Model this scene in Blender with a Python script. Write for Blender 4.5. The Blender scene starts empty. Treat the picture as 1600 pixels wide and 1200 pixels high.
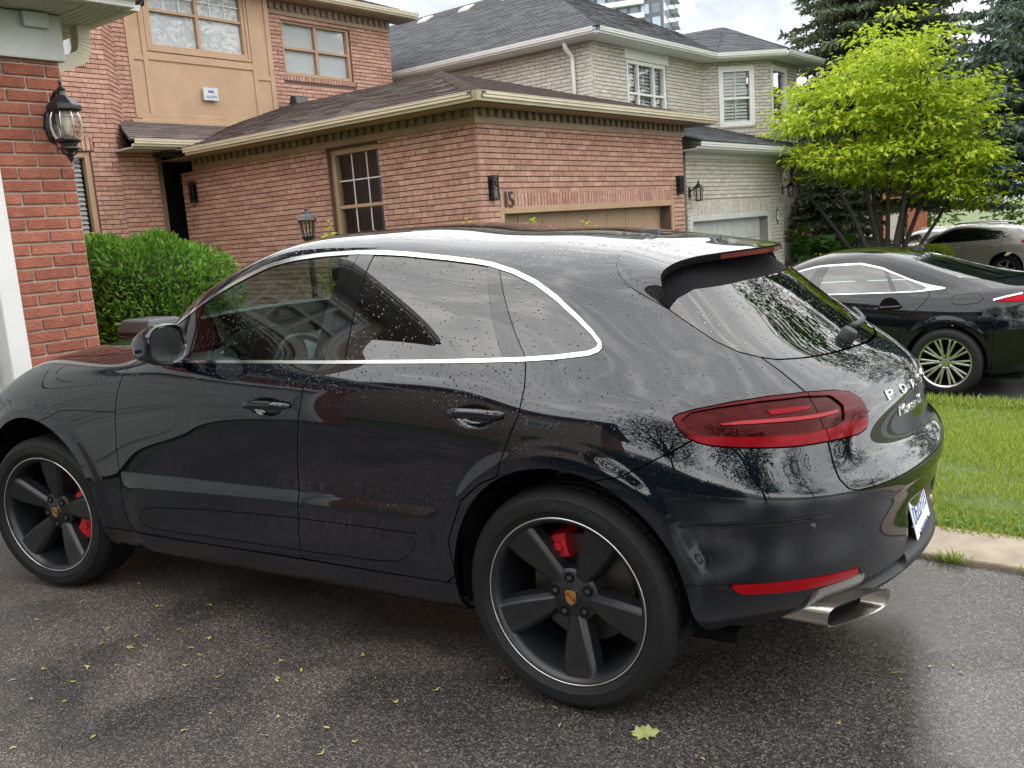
import bpy, bmesh, math, random
import numpy as np
from mathutils import Vector, Matrix
random.seed(7); rng = np.random.default_rng(11)
scene = bpy.context.scene
COL = scene.collection
# ------------------------------------------------------------------ camera
YAW, PITCH, ROLL = 0.5555, -0.1672, -0.0734
CAM = Vector((4.153, -3.316, 1.546))
FPX = 1425.8                                    # focal length for a 1600 px wide picture
def cam_axes():
    cy, sy, cp, sp = math.cos(YAW), math.sin(YAW), math.cos(PITCH), math.sin(PITCH)
    f = Vector((-sy*cp, cy*cp, sp)); r = Vector((cy, sy, 0)); u = r.cross(f)
    c, s = math.cos(ROLL), math.sin(ROLL)
    return c*r + s*u, -s*r + c*u, f
R_, U_, F_ = cam_axes()
cam = bpy.data.cameras.new('camera'); camo = bpy.data.objects.new('camera', cam); COL.objects.link(camo)
camo.matrix_world = Matrix(((R_.x, U_.x, -F_.x, CAM.x), (R_.y, U_.y, -F_.y, CAM.y), (R_.z, U_.z, -F_.z, CAM.z), (0, 0, 0, 1)))
cam.sensor_width = 36; cam.lens = FPX/1600*36; cam.clip_end = 3000; cam.clip_start = .05
scene.camera = camo
# ------------------------------------------------------------------ world: bright broken overcast
world = bpy.data.worlds.new('World'); scene.world = world; world.use_nodes = True
SUN_EL, SUN_AZ = math.radians(80), math.radians(35)     # azimuth measured from +Y towards +X
def build_world():
    nt = world.node_tree; nt.nodes.clear(); L = nt.links.new
    def N(t, **k):
        n = nt.nodes.new(t)
        for a, b in k.items(): setattr(n, a, b)
        return n
    out = N('ShaderNodeOutputWorld'); bg = N('ShaderNodeBackground'); bg.inputs['Strength'].default_value = 0.1
    sky = N('ShaderNodeTexSky', sky_type='NISHITA', sun_disc=False)
    sky.sun_elevation = SUN_EL; sky.sun_rotation = SUN_AZ; sky.air_density = 1.3; sky.dust_density = 2.0
    tc = N('ShaderNodeTexCoord'); mp = N('ShaderNodeMapping'); mp.inputs['Scale'].default_value = (1, 1, 2.2)
    L(tc.outputs['Generated'], mp.inputs['Vector'])
    n1 = N('ShaderNodeTexNoise'); n1.inputs['Scale'].default_value = 2.3; n1.inputs['Detail'].default_value = 7; n1.inputs['Roughness'].default_value = .58; n1.inputs['Distortion'].default_value = .35
    n2 = N('ShaderNodeTexNoise'); n2.inputs['Scale'].default_value = 5.5; n2.inputs['Detail'].default_value = 8; n2.inputs['Roughness'].default_value = .6; n2.inputs['Distortion'].default_value = .5
    L(mp.outputs['Vector'], n1.inputs['Vector']); L(mp.outputs['Vector'], n2.inputs['Vector'])
    cov = N('ShaderNodeValToRGB'); cov.color_ramp.elements[0].position = .30; cov.color_ramp.elements[1].position = .47     # cloud cover
    cov.color_ramp.elements[0].color = (.8, .8, .8, 1); cov.color_ramp.elements[1].color = (1, 1, 1, 1)
    L(n1.outputs['Fac'], cov.inputs['Fac'])
    cr = N('ShaderNodeValToRGB'); e = cr.color_ramp.elements                                                                # cloud brightness (x0.1 strength)
    e[0].position = .30; e[0].color = (2.1, 2.4, 3.0, 1); e[1].position = .70; e[1].color = (9.0, 9.0, 9.0, 1)
    m = e.new(.50); m.color = (3.9, 4.15, 4.6, 1)
    L(n2.outputs['Fac'], cr.inputs['Fac'])
    mix = N('ShaderNodeMixRGB'); L(cov.outputs['Color'], mix.inputs['Fac']); L(sky.outputs['Color'], mix.inputs['Color1']); L(cr.outputs['Color'], mix.inputs['Color2'])
    L(mix.outputs['Color'], bg.inputs['Color']); L(bg.outputs['Background'], out.inputs['Surface'])
build_world()
# ------------------------------------------------------------------ sun behind thin cloud
sun = bpy.data.lights.new('sun', 'SUN'); sun.energy = 2.3; sun.angle = math.radians(180); sun.color = (1, .96, .9)
suno = bpy.data.objects.new('sun', sun); COL.objects.link(suno)
sd = Vector((math.sin(SUN_AZ)*math.cos(SUN_EL), math.cos(SUN_AZ)*math.cos(SUN_EL), math.sin(SUN_EL)))
suno.rotation_euler = sd.to_track_quat('Z', 'Y').to_euler(); suno.location = (0, 0, 30)
# ------------------------------------------------------------------ view
vs_ = scene.view_settings; scene.display_settings.display_device = 'sRGB'
vs_.view_transform = 'Standard'; vs_.look = 'None'; vs_.exposure = 1.4; vs_.gamma = 1.0; vs_.use_curve_mapping = False
scene.cycles.max_bounces = 10; scene.cycles.transparent_max_bounces = 24; scene.cycles.caustics_reflective = False; scene.cycles.caustics_refractive = False
# ------------------------------------------------------------------ helpers
BA = -0.1201                                     # the houses stand turned by this angle against the parked car
CB, SB = math.cos(BA), math.sin(BA)
def bw(x, y, z=0.0): return Vector((CB*x - SB*y, SB*x + CB*y, z))           # house frame -> world
def tag(o, label=None, cat=None, group=None, kind=None):
    if label: o['label'] = label
    if cat: o['category'] = cat
    if group: o['group'] = group
    if kind: o['kind'] = kind
    return o
def empty(name, loc=(0, 0, 0), rz=0.0):
    o = bpy.data.objects.new(name, None); COL.objects.link(o); o.location = loc; o.rotation_euler = (0, 0, rz); o.empty_display_size = .1
    return o
class MB:
    """collects geometry, build() links it as ONE mesh object"""
    def __init__(s): s.v = []; s.f = []; s.m = []; s.cm = 0
    def add(s, v, f):
        b = len(s.v); s.v += [tuple(a) for a in v]; s.f += [tuple(b+i for i in q) for q in f]; s.m += [s.cm]*len(f); return s
    def box(s, x0, x1, y0, y1, z0, z1):
        v = [(x0,y0,z0),(x1,y0,z0),(x1,y1,z0),(x0,y1,z0),(x0,y0,z1),(x1,y0,z1),(x1,y1,z1),(x0,y1,z1)]
        return s.add(v, [(0,3,2,1),(4,5,6,7),(0,1,5,4),(1,2,6,5),(2,3,7,6),(3,0,4,7)])
    def bar(s, a, b, w, h, up=(0,0,1)):
        a = Vector(a); b = Vector(b); d = (b-a).normalized(); up = Vector(up); sd_ = d.cross(up)
        if sd_.length < 1e-5: sd_ = d.cross(Vector((1,0,0)))
        sd_.normalize(); up = sd_.cross(d)
        v = []
        for p in (a, b):
            for i, j in ((-1,-1),(1,-1),(1,1),(-1,1)): v.append(p + sd_*(i*w/2) + up*(j*h/2))
        return s.add(v, [(0,3,2,1),(4,5,6,7),(0,1,5,4),(1,2,6,5),(2,3,7,6),(3,0,4,7)])
    def tube(s, pts, rad, n=8, cap=True):
        pts = [Vector(p) for p in pts]; rad = rad if hasattr(rad, '__len__') else [rad]*len(pts)
        b = len(s.v); t0 = (pts[1]-pts[0]).normalized(); a = t0.orthogonal().normalized()
        for i, p in enumerate(pts):
            t = (pts[min(i+1, len(pts)-1)]-pts[max(i-1, 0)]).normalized()
            a = (a - t*a.dot(t)); a = a.normalized() if a.length > 1e-6 else t.orthogonal().normalized()
            c = t.cross(a)
            for k in range(n):
                th = 2*math.pi*k/n; s.v.append(tuple(p + (a*math.cos(th) + c*math.sin(th))*rad[i]))
        for i in range(len(pts)-1):
            for k in range(n):
                s.f.append((b+i*n+k, b+i*n+(k+1) % n, b+(i+1)*n+(k+1) % n, b+(i+1)*n+k)); s.m.append(s.cm)
        if cap:
            s.f.append(tuple(b+k for k in range(n))[::-1]); s.f.append(tuple(b+(len(pts)-1)*n+k for k in range(n))); s.m += [s.cm]*2
        return s
    def lathe(s, prof, n=24, ax='z', c=(0,0,0), closed=False, a0=0., a1=2*math.pi):
        """profile (r, h) turned about an axis through c"""
        b = len(s.v); full = abs(a1-a0-2*math.pi) < 1e-6; cols = n if full else n+1
        for k in range(cols):
            th = a0 + (a1-a0)*k/n; ct, st = math.cos(th), math.sin(th)
            for r, h in prof:
                if ax == 'z': q = (r*ct, r*st, h)
                elif ax == 'y': q = (r*ct, h, r*st)
                else: q = (h, r*ct, r*st)
                s.v.append((q[0]+c[0], q[1]+c[1], q[2]+c[2]))
        m = len(prof); rng_ = m if closed else m-1
        for k in range(n):
            k2 = (k+1) % cols
            for i in range(rng_):
                j = (i+1) % m
                q = (b+k*m+i, b+k2*m+i, b+k2*m+j, b+k*m+j)
                s.f.append(q if ax != 'y' else q[::-1]); s.m.append(s.cm)
        return s
    def prism(s, poly, d):
        """planar polygon (3D points) extruded by vector d"""
        n = len(poly); d = Vector(d); v = [Vector(p) for p in poly]; v += [p+d for p in v]
        return s.add(v, [tuple(range(n))[::-1], tuple(range(n, 2*n))] + [(i, (i+1) % n, n+(i+1) % n, n+i) for i in range(n)])
    def build(s, name, mat, parent=None, origin=(0,0,0), smooth=False, bevel=0., auto=None, flipfix=True):
        me = bpy.data.meshes.new(name); o3 = Vector(origin)
        me.from_pydata([tuple(Vector(p)-o3) for p in s.v], [], s.f)
        mats = mat if isinstance(mat, (list, tuple)) else [mat]
        for m in mats: me.materials.append(m)
        if len(mats) > 1: me.polygons.foreach_set('material_index', s.m)
        if flipfix:
            bm = bmesh.new(); bm.from_mesh(me); bmesh.ops.recalc_face_normals(bm, faces=bm.faces); bm.to_mesh(me); bm.free()
        o = bpy.data.objects.new(name, me); COL.objects.link(o)
        if parent: o.parent = parent
        else: o.location = o3
        if smooth: me.polygons.foreach_set('use_smooth', [True]*len(me.polygons))
        if auto is not None: me.polygons.foreach_set('use_smooth', [True]*len(me.polygons)); me.set_sharp_from_angle(angle=math.radians(auto))
        if bevel:
            b = o.modifiers.new('bevel', 'BEVEL'); b.width = bevel; b.segments = 2; b.limit_method = 'ANGLE'
        return o
def copy_tree(o, parent=None):
    c = o.copy(); COL.objects.link(c); c.parent = parent
    for ch in list(o.children): copy_tree(ch, c)
    return c
def text_mesh(txt, size, extrude=.002, name='text'):
    cu = bpy.data.curves.new(name, 'FONT'); cu.body = txt; cu.size = size; cu.extrude = extrude; cu.align_x = 'CENTER'; cu.align_y = 'CENTER'; cu.resolution_u = 3
    ob = bpy.data.objects.new(name, cu); COL.objects.link(ob)
    bpy.context.view_layer.update()
    me = bpy.data.meshes.new_from_object(ob.evaluated_get(bpy.context.evaluated_depsgraph_get()))
    v = [tuple(q.co) for q in me.vertices]; f = [tuple(q.vertices) for q in me.polygons]
    bpy.data.objects.remove(ob); bpy.data.curves.remove(cu); bpy.data.meshes.remove(me)
    return v, f
# ------------------------------------------------------------------ materials
def material(name):
    m = bpy.data.materials.new(name); m.use_nodes = True; nt = m.node_tree; b = nt.nodes['Principled BSDF']
    def N(t, **k):
        n = nt.nodes.new(t)
        for a, v in k.items(): setattr(n, a, v)
        return n
    return m, nt, b, N, nt.links.new
def plain(name, col, rough=.5, metal=0., spec=.5, coat=0., bump=0., bscale=60., var=0., vscale=4., emit=0.):
    m, nt, b, N, L = material(name)
    b.inputs['Base Color'].default_value = (*col, 1); b.inputs['Roughness'].default_value = rough; b.inputs['Metallic'].default_value = metal
    b.inputs['Specular IOR Level'].default_value = spec; b.inputs['Coat Weight'].default_value = coat; b.inputs['Coat Roughness'].default_value = .03
    tc = N('ShaderNodeTexCoord')
    if var:
        n = N('ShaderNodeTexNoise'); n.inputs['Scale'].default_value = vscale; n.inputs['Detail'].default_value = 6; L(tc.outputs['Object'], n.inputs['Vector'])
        r = N('ShaderNodeValToRGB'); r.color_ramp.elements[0].position = .3; r.color_ramp.elements[1].position = .7
        r.color_ramp.elements[0].color = (*[c*(1-var) for c in col], 1); r.color_ramp.elements[1].color = (*[min(1, c*(1+var)) for c in col], 1)
        L(n.outputs['Fac'], r.inputs['Fac']); L(r.outputs['Color'], b.inputs['Base Color'])
    if bump:
        n = N('ShaderNodeTexNoise'); n.inputs['Scale'].default_value = bscale; n.inputs['Detail'].default_value = 4; L(tc.outputs['Object'], n.inputs['Vector'])
        bp = N('ShaderNodeBump'); bp.inputs['Strength'].default_value = bump; bp.inputs['Distance'].default_value = .01
        L(n.outputs['Fac'], bp.inputs['Height']); L(bp.outputs['Normal'], b.inputs['Normal'])
    if emit: b.inputs['Emission Color'].default_value = (*col, 1); b.inputs['Emission Strength'].default_value = emit
    return m
def island_mat(name, cols, rough=.8, per_object=False, bump=.4, bscale=40., bdist=.006, grain=.25, gscale=14., spec=.3, patch=0., patchcol=(0,0,0)):
    """colour picked per loose piece (or per object), with grain and relief on top"""
    m, nt, b, N, L = material(name)
    if per_object: rnd = N('ShaderNodeObjectInfo').outputs['Random']
    else: rnd = N('ShaderNodeNewGeometry').outputs['Random Per Island']
    r = N('ShaderNodeValToRGB'); e = r.color_ramp.elements; e[0].color = (*cols[0], 1); e[1].color = (*cols[-1], 1)
    for i, c in enumerate(cols[1:-1]): q = e.new((i+1)/(len(cols)-1)); q.color = (*c, 1)
    L(rnd, r.inputs['Fac'])
    geo = N('ShaderNodeNewGeometry')
    n = N('ShaderNodeTexNoise'); n.inputs['Scale'].default_value = gscale; n.inputs['Detail'].default_value = 8; n.inputs['Roughness'].default_value = .65; L(geo.outputs['Position'], n.inputs['Vector'])
    mr = N('ShaderNodeMapRange'); mr.inputs['From Min'].default_value = .3; mr.inputs['From Max'].default_value = .7; mr.inputs['To Min'].default_value = 1-grain; mr.inputs['To Max'].default_value = 1+grain
    L(n.outputs['Fac'], mr.inputs['Value'])
    mx = N('ShaderNodeMixRGB', blend_type='MULTIPLY'); mx.inputs['Fac'].default_value = 1; L(r.outputs['Color'], mx.inputs['Color1']); L(mr.outputs['Result'], mx.inputs['Color2'])
    src = mx.outputs['Color']
    if patch:
        n3 = N('ShaderNodeTexNoise'); n3.inputs['Scale'].default_value = 22; n3.inputs['Detail'].default_value = 5; L(geo.outputs['Position'], n3.inputs['Vector'])
        m3 = N('ShaderNodeMapRange'); m3.inputs['From Min'].default_value = .58; m3.inputs['From Max'].default_value = .66; m3.inputs['To Max'].default_value = patch; L(n3.outputs['Fac'], m3.inputs['Value'])
        x3 = N('ShaderNodeMixRGB'); L(m3.outputs['Result'], x3.inputs['Fac']); L(src, x3.inputs['Color1']); x3.inputs['Color2'].default_value = (*patchcol, 1); src = x3.outputs['Color']
    L(src, b.inputs['Base Color']); b.inputs['Roughness'].default_value = rough; b.inputs['Specular IOR Level'].default_value = spec
    n2 = N('ShaderNodeTexNoise'); n2.inputs['Scale'].default_value = bscale; n2.inputs['Detail'].default_value = 5; L(geo.outputs['Position'], n2.inputs['Vector'])
    bp = N('ShaderNodeBump'); bp.inputs['Strength'].default_value = bump; bp.inputs['Distance'].default_value = bdist
    L(n2.outputs['Fac'], bp.inputs['Height']); L(bp.outputs['Normal'], b.inputs['Normal'])
    return m
def droplets(nt, N, L, tc_out, scale, dist, thr=.5, strength=1.0, height_mask=None, rmax=.46):
    """rain beads: spherical caps in voronoi cells, returns a bump node"""
    v = N('ShaderNodeTexVoronoi'); v.inputs['Scale'].default_value = scale; v.inputs['Randomness'].default_value = 1; L(tc_out, v.inputs['Vector'])
    sep = N('ShaderNodeSeparateColor'); L(v.outputs['Color'], sep.inputs['Color'])
    rad = N('ShaderNodeMapRange'); rad.inputs['From Min'].default_value = thr; rad.inputs['From Max'].default_value = 1; rad.inputs['To Min'].default_value = 0; rad.inputs['To Max'].default_value = rmax
    L(sep.outputs['Red'], rad.inputs['Value'])
    r_out = rad.outputs['Result']
    if height_mask is not None:
        mm = N('ShaderNodeMath', operation='MULTIPLY'); L(r_out, mm.inputs[0]); L(height_mask, mm.inputs[1]); r_out = mm.outputs[0]
    s = N('ShaderNodeMath', operation='SUBTRACT'); L(r_out, s.inputs[0]); L(v.outputs['Distance'], s.inputs[1])
    mx = N('ShaderNodeMath', operation='MAXIMUM'); L(s.outputs[0], mx.inputs[0]); mx.inputs[1].default_value = 0
    pw = N('ShaderNodeMath', operation='POWER'); L(mx.outputs[0], pw.inputs[0]); pw.inputs[1].default_value = .6
    bp = N('ShaderNodeBump'); bp.inputs['Strength'].default_value = strength; bp.inputs['Distance'].default_value = dist
    L(pw.outputs[0], bp.inputs['Height'])
    return bp, pw.outputs[0]
def car_paint(name, col, flake=.3, drops=True, cior=2.3, spec=.0):
    m, nt, b, N, L = material(name)
    tc = N('ShaderNodeTexCoord'); geo = N('ShaderNodeNewGeometry')
    b.inputs['Base Color'].default_value = (*col, 1); b.inputs['Metallic'].default_value = 0.; b.inputs['Roughness'].default_value = .35
    b.inputs['Specular IOR Level'].default_value = spec; b.inputs['Coat Weight'].default_value = 1; b.inputs['Coat Roughness'].default_value = .012; b.inputs['Coat IOR'].default_value = cior
    if drops:
        sp = N('ShaderNodeSeparateXYZ'); L(geo.outputs['Normal'], sp.inputs['Vector'])
        mk = N('ShaderNodeMapRange'); mk.inputs['From Min'].default_value = .0; mk.inputs['From Max'].default_value = .30; mk.inputs['To Min'].default_value = .0; mk.inputs['To Max'].default_value = 1; L(sp.outputs['Z'], mk.inputs['Value'])
        nz = N('ShaderNodeTexNoise'); nz.inputs['Scale'].default_value = 3.; nz.inputs['Detail'].default_value = 3; L(tc.outputs['Object'], nz.inputs['Vector'])
        mk2 = N('ShaderNodeMapRange'); mk2.inputs['From Min'].default_value = .3; mk2.inputs['From Max'].default_value = .65; mk2.inputs['To Min'].default_value = .6; mk2.inputs['To Max'].default_value = 1.05; L(nz.outputs['Fac'], mk2.inputs['Value'])
        mm = N('ShaderNodeMath', operation='MULTIPLY'); L(mk.outputs['Result'], mm.inputs[0]); L(mk2.outputs['Result'], mm.inputs[1])
        b1, h1 = droplets(nt, N, L, tc.outputs['Object'], 58, .0090, -.35, 1.0, mm.outputs[0], .30)
        b2, h2 = droplets(nt, N, L, tc.outputs['Object'], 112, .0048, .0, 1.0, mm.outputs[0], .36)
        L(b1.outputs['Normal'], b2.inputs['Normal'])
        L(b2.outputs['Normal'], b.inputs['Coat Normal']); L(b2.outputs['Normal'], b.inputs['Normal'])
        # road film low on the flanks: a little dust in the clear coat
        sz = N('ShaderNodeSeparateXYZ'); L(tc.outputs['Object'], sz.inputs['Vector'])
        mz = N('ShaderNodeMapRange'); mz.inputs['From Min'].default_value = .3; mz.inputs['From Max'].default_value = .9; mz.inputs['To Min'].default_value = .55; mz.inputs['To Max'].default_value = 0.12; L(sz.outputs['Z'], mz.inputs['Value'])
        st = N('ShaderNodeTexNoise'); st.inputs['Scale'].default_value = 1; st.inputs['Detail'].default_value = 8
        mpg = N('ShaderNodeMapping'); mpg.inputs['Scale'].default_value = (9, 9, 5); L(tc.outputs['Object'], mpg.inputs['Vector']); L(mpg.outputs['Vector'], st.inputs['Vector'])
        ms = N('ShaderNodeMath', operation='MULTIPLY'); L(mz.outputs['Result'], ms.inputs[0]); L(st.outputs['Fac'], ms.inputs[1])
        mxd = N('ShaderNodeMixRGB'); mxd.inputs['Color1'].default_value = (*col, 1); mxd.inputs['Color2'].default_value = (*[min(1, c*.8+.0035) for c in col], 1); L(ms.outputs[0], mxd.inputs['Fac']); L(mxd.outputs['Color'], b.inputs['Base Color'])
        cr_ = N('ShaderNodeMapRange'); cr_.inputs['To Min'].default_value = .01; cr_.inputs['To Max'].default_value = .03; L(ms.outputs[0], cr_.inputs['Value']); L(cr_.outputs['Result'], b.inputs['Coat Roughness'])
    return m
def glass_mat(name, tint, drops=True, rough=0.0, f0=1.5):
    """pane: tinted see-through plus Fresnel mirror"""
    m, nt, b, N, L = material(name); nt.nodes.remove(b); out = nt.nodes['Material Output']
    tr = N('ShaderNodeBsdfTransparent'); tr.inputs['Color'].default_value = (*tint, 1)
    gl = N('ShaderNodeBsdfGlossy'); gl.inputs['Roughness'].default_value = rough; gl.inputs['Color'].default_value = (1, 1, 1, 1)
    geo = N('ShaderNodeNewGeometry'); r0 = ((f0-1)/(f0+1))**2
    dt = N('ShaderNodeVectorMath', operation='DOT_PRODUCT'); L(geo.outputs['Incoming'], dt.inputs[0]); L(geo.outputs['Normal'], dt.inputs[1])
    ab = N('ShaderNodeMath', operation='ABSOLUTE'); L(dt.outputs['Value'], ab.inputs[0]); om = N('ShaderNodeMath', operation='SUBTRACT'); om.inputs[0].default_value = 1; L(ab.outputs[0], om.inputs[1])
    p5 = N('ShaderNodeMath', operation='POWER'); L(om.outputs[0], p5.inputs[0]); p5.inputs[1].default_value = 5
    fr = N('ShaderNodeMath', operation='MULTIPLY_ADD', use_clamp=True); L(p5.outputs[0], fr.inputs[0]); fr.inputs[1].default_value = 1-r0; fr.inputs[2].default_value = r0
    mx = N('ShaderNodeMixShader'); L(tr.outputs[0], mx.inputs[1]); L(gl.outputs[0], mx.inputs[2]); L(fr.outputs[0], mx.inputs[0])
    if drops:
        tc = N('ShaderNodeTexCoord')
        b1, h = droplets(nt, N, L, tc.outputs['Object'], 75, .005, .0, 1.0, None, .32)
        L(b1.outputs['Normal'], gl.inputs['Normal']); L(b1.outputs['Normal'], dt.inputs[1])
    L(mx.outputs[0], out.inputs['Surface'])
    return m
def leaf_mat(name, cols, trans=.35, rough=.45, spec=.35):
    m, nt, b, N, L = material(name); out = nt.nodes['Material Output']
    rnd = N('ShaderNodeNewGeometry').outputs['Random Per Island']
    r = N('ShaderNodeValToRGB'); e = r.color_ramp.elements; e[0].color = (*cols[0], 1); e[1].color = (*cols[-1], 1)
    for i, c in enumerate(cols[1:-1]): q = e.new((i+1)/(len(cols)-1)); q.color = (*c, 1)
    L(rnd, r.inputs['Fac']); L(r.outputs['Color'], b.inputs['Base Color']); b.inputs['Roughness'].default_value = rough; b.inputs['Specular IOR Level'].default_value = spec
    t = N('ShaderNodeBsdfTranslucent'); L(r.outputs['Color'], t.inputs['Color'])
    mx = N('ShaderNodeMixShader'); mx.inputs[0].default_value = trans; L(b.outputs[0], mx.inputs[1]); L(t.outputs[0], mx.inputs[2]); L(mx.outputs[0], out.inputs['Surface'])
    return m
M = {}
M['paint'] = car_paint('black_paint', (.0026, .0041, .0082), cior=1.72)
M['sedan_paint'] = car_paint('dark_sedan_paint', (.003, .004, .006), cior=1.5)
M['silver_paint'] = car_paint('champagne_paint', (.36, .34, .31), drops=False, cior=1.5)
M['white_paint'] = car_paint('white_car_paint', (.62, .63, .64), drops=False, cior=1.5)
M['trim_black'] = plain('gloss_black_trim', (.004, .0045, .006), .03, spec=1.)
M['plastic'] = plain('dark_plastic', (.018, .019, .021), .55, bump=.15, bscale=300)
M['shell'] = plain('inner_black', (.006, .006, .007), .9, spec=.1)
M['chrome'] = plain('polished_trim', (.78, .79, .80), .16, metal=1.)
M['steel'] = plain('brushed_exhaust_steel', (.55, .51, .46), .27, metal=1., bump=.08, bscale=120)
M['gl_front'] = glass_mat('side_glass', (.42, .52, .49), f0=1.65)
M['gl_rear'] = glass_mat('privacy_glass', (.03, .033, .038), f0=1.95)
M['gl_ws'] = glass_mat('windscreen_glass', (.72, .82, .78), drops=False)
M['gl_far'] = glass_mat('pale_car_glass', (.45, .60, .56), drops=False, f0=2.1)
M['gl_house'] = glass_mat('house_glass', (.90, .92, .93), drops=False, f0=1.42)
M['rubber'] = plain('tyre_rubber', (.010, .010, .011), .6, spec=.3, bump=.25, bscale=220, var=.25, vscale=8)
M['rim'] = plain('satin_black_wheel', (.0125, .013, .015), .33, spec=.5, coat=.05, var=.2, vscale=30)
M['barrel'] = plain('dark_wheel_barrel', (.03, .03, .032), .45)
M['disc'] = plain('brake_disc', (.16, .15, .14), .38, metal=.9)
M['caliper'] = plain('red_caliper', (.50, .012, .022), .3, coat=.5)
M['red_lens'] = plain('red_lens', (.15, .002, .006), .08, spec=.35)
M['dark_lens'] = plain('smoked_lens', (.009, .0008, .0014), .05, spec=.4)
M['red_lens_deep'] = plain('deep_red_lens', (.045, .001, .003), .06, spec=.4)
M['red_lens_deep'].node_tree.nodes['Principled BSDF'].inputs['Specular Tint'].default_value = (1, .3, .3, 1)
M['led'] = plain('led_bar', (.30, .006, .010), .2, spec=.3)
M['refl'] = plain('red_reflector', (.30, .004, .009), .12, spec=.3, bump=.2, bscale=500)
M['brake'] = plain('dark_brake_lens', (.09, .004, .007), .1, spec=.3)
M['clear'] = plain('clear_lamp', (.5, .5, .5), .1, coat=1.)
M['spoiler_shade'] = plain('matt_black', (.004, .004, .005), .85, spec=.15)  # this black carries the shade of the cavity under the spoiler
M['leather'] = plain('grey_leather', (.045, .047, .05), .55, bump=.1, bscale=200)
M['dash'] = plain('dashboard', (.05, .055, .055), .6, bump=.1, bscale=300)
M['gold'] = plain('gold_crest', (.55, .36, .10), .35, metal=.8)
M['crest_red'] = plain('crest_red', (.25, .03, .02), .4)
M['plate'] = plain('plate_white', (.78, .80, .80), .45)
M['plate_blue'] = plain('plate_blue', (.035, .10, .42), .5)
M['sticker'] = plain('grey_sticker', (.25, .26, .27), .5)
M['alloy'] = plain('bright_alloy', (.62, .62, .62), .28, metal=1.)
M['alloy_dark'] = plain('grey_alloy', (.05, .05, .055), .4, metal=.6)

for k_ in ('red_lens', 'dark_lens', 'refl'): M[k_].node_tree.nodes['Principled BSDF'].inputs['Specular Tint'].default_value = (1, .22, .22, 1)
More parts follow.
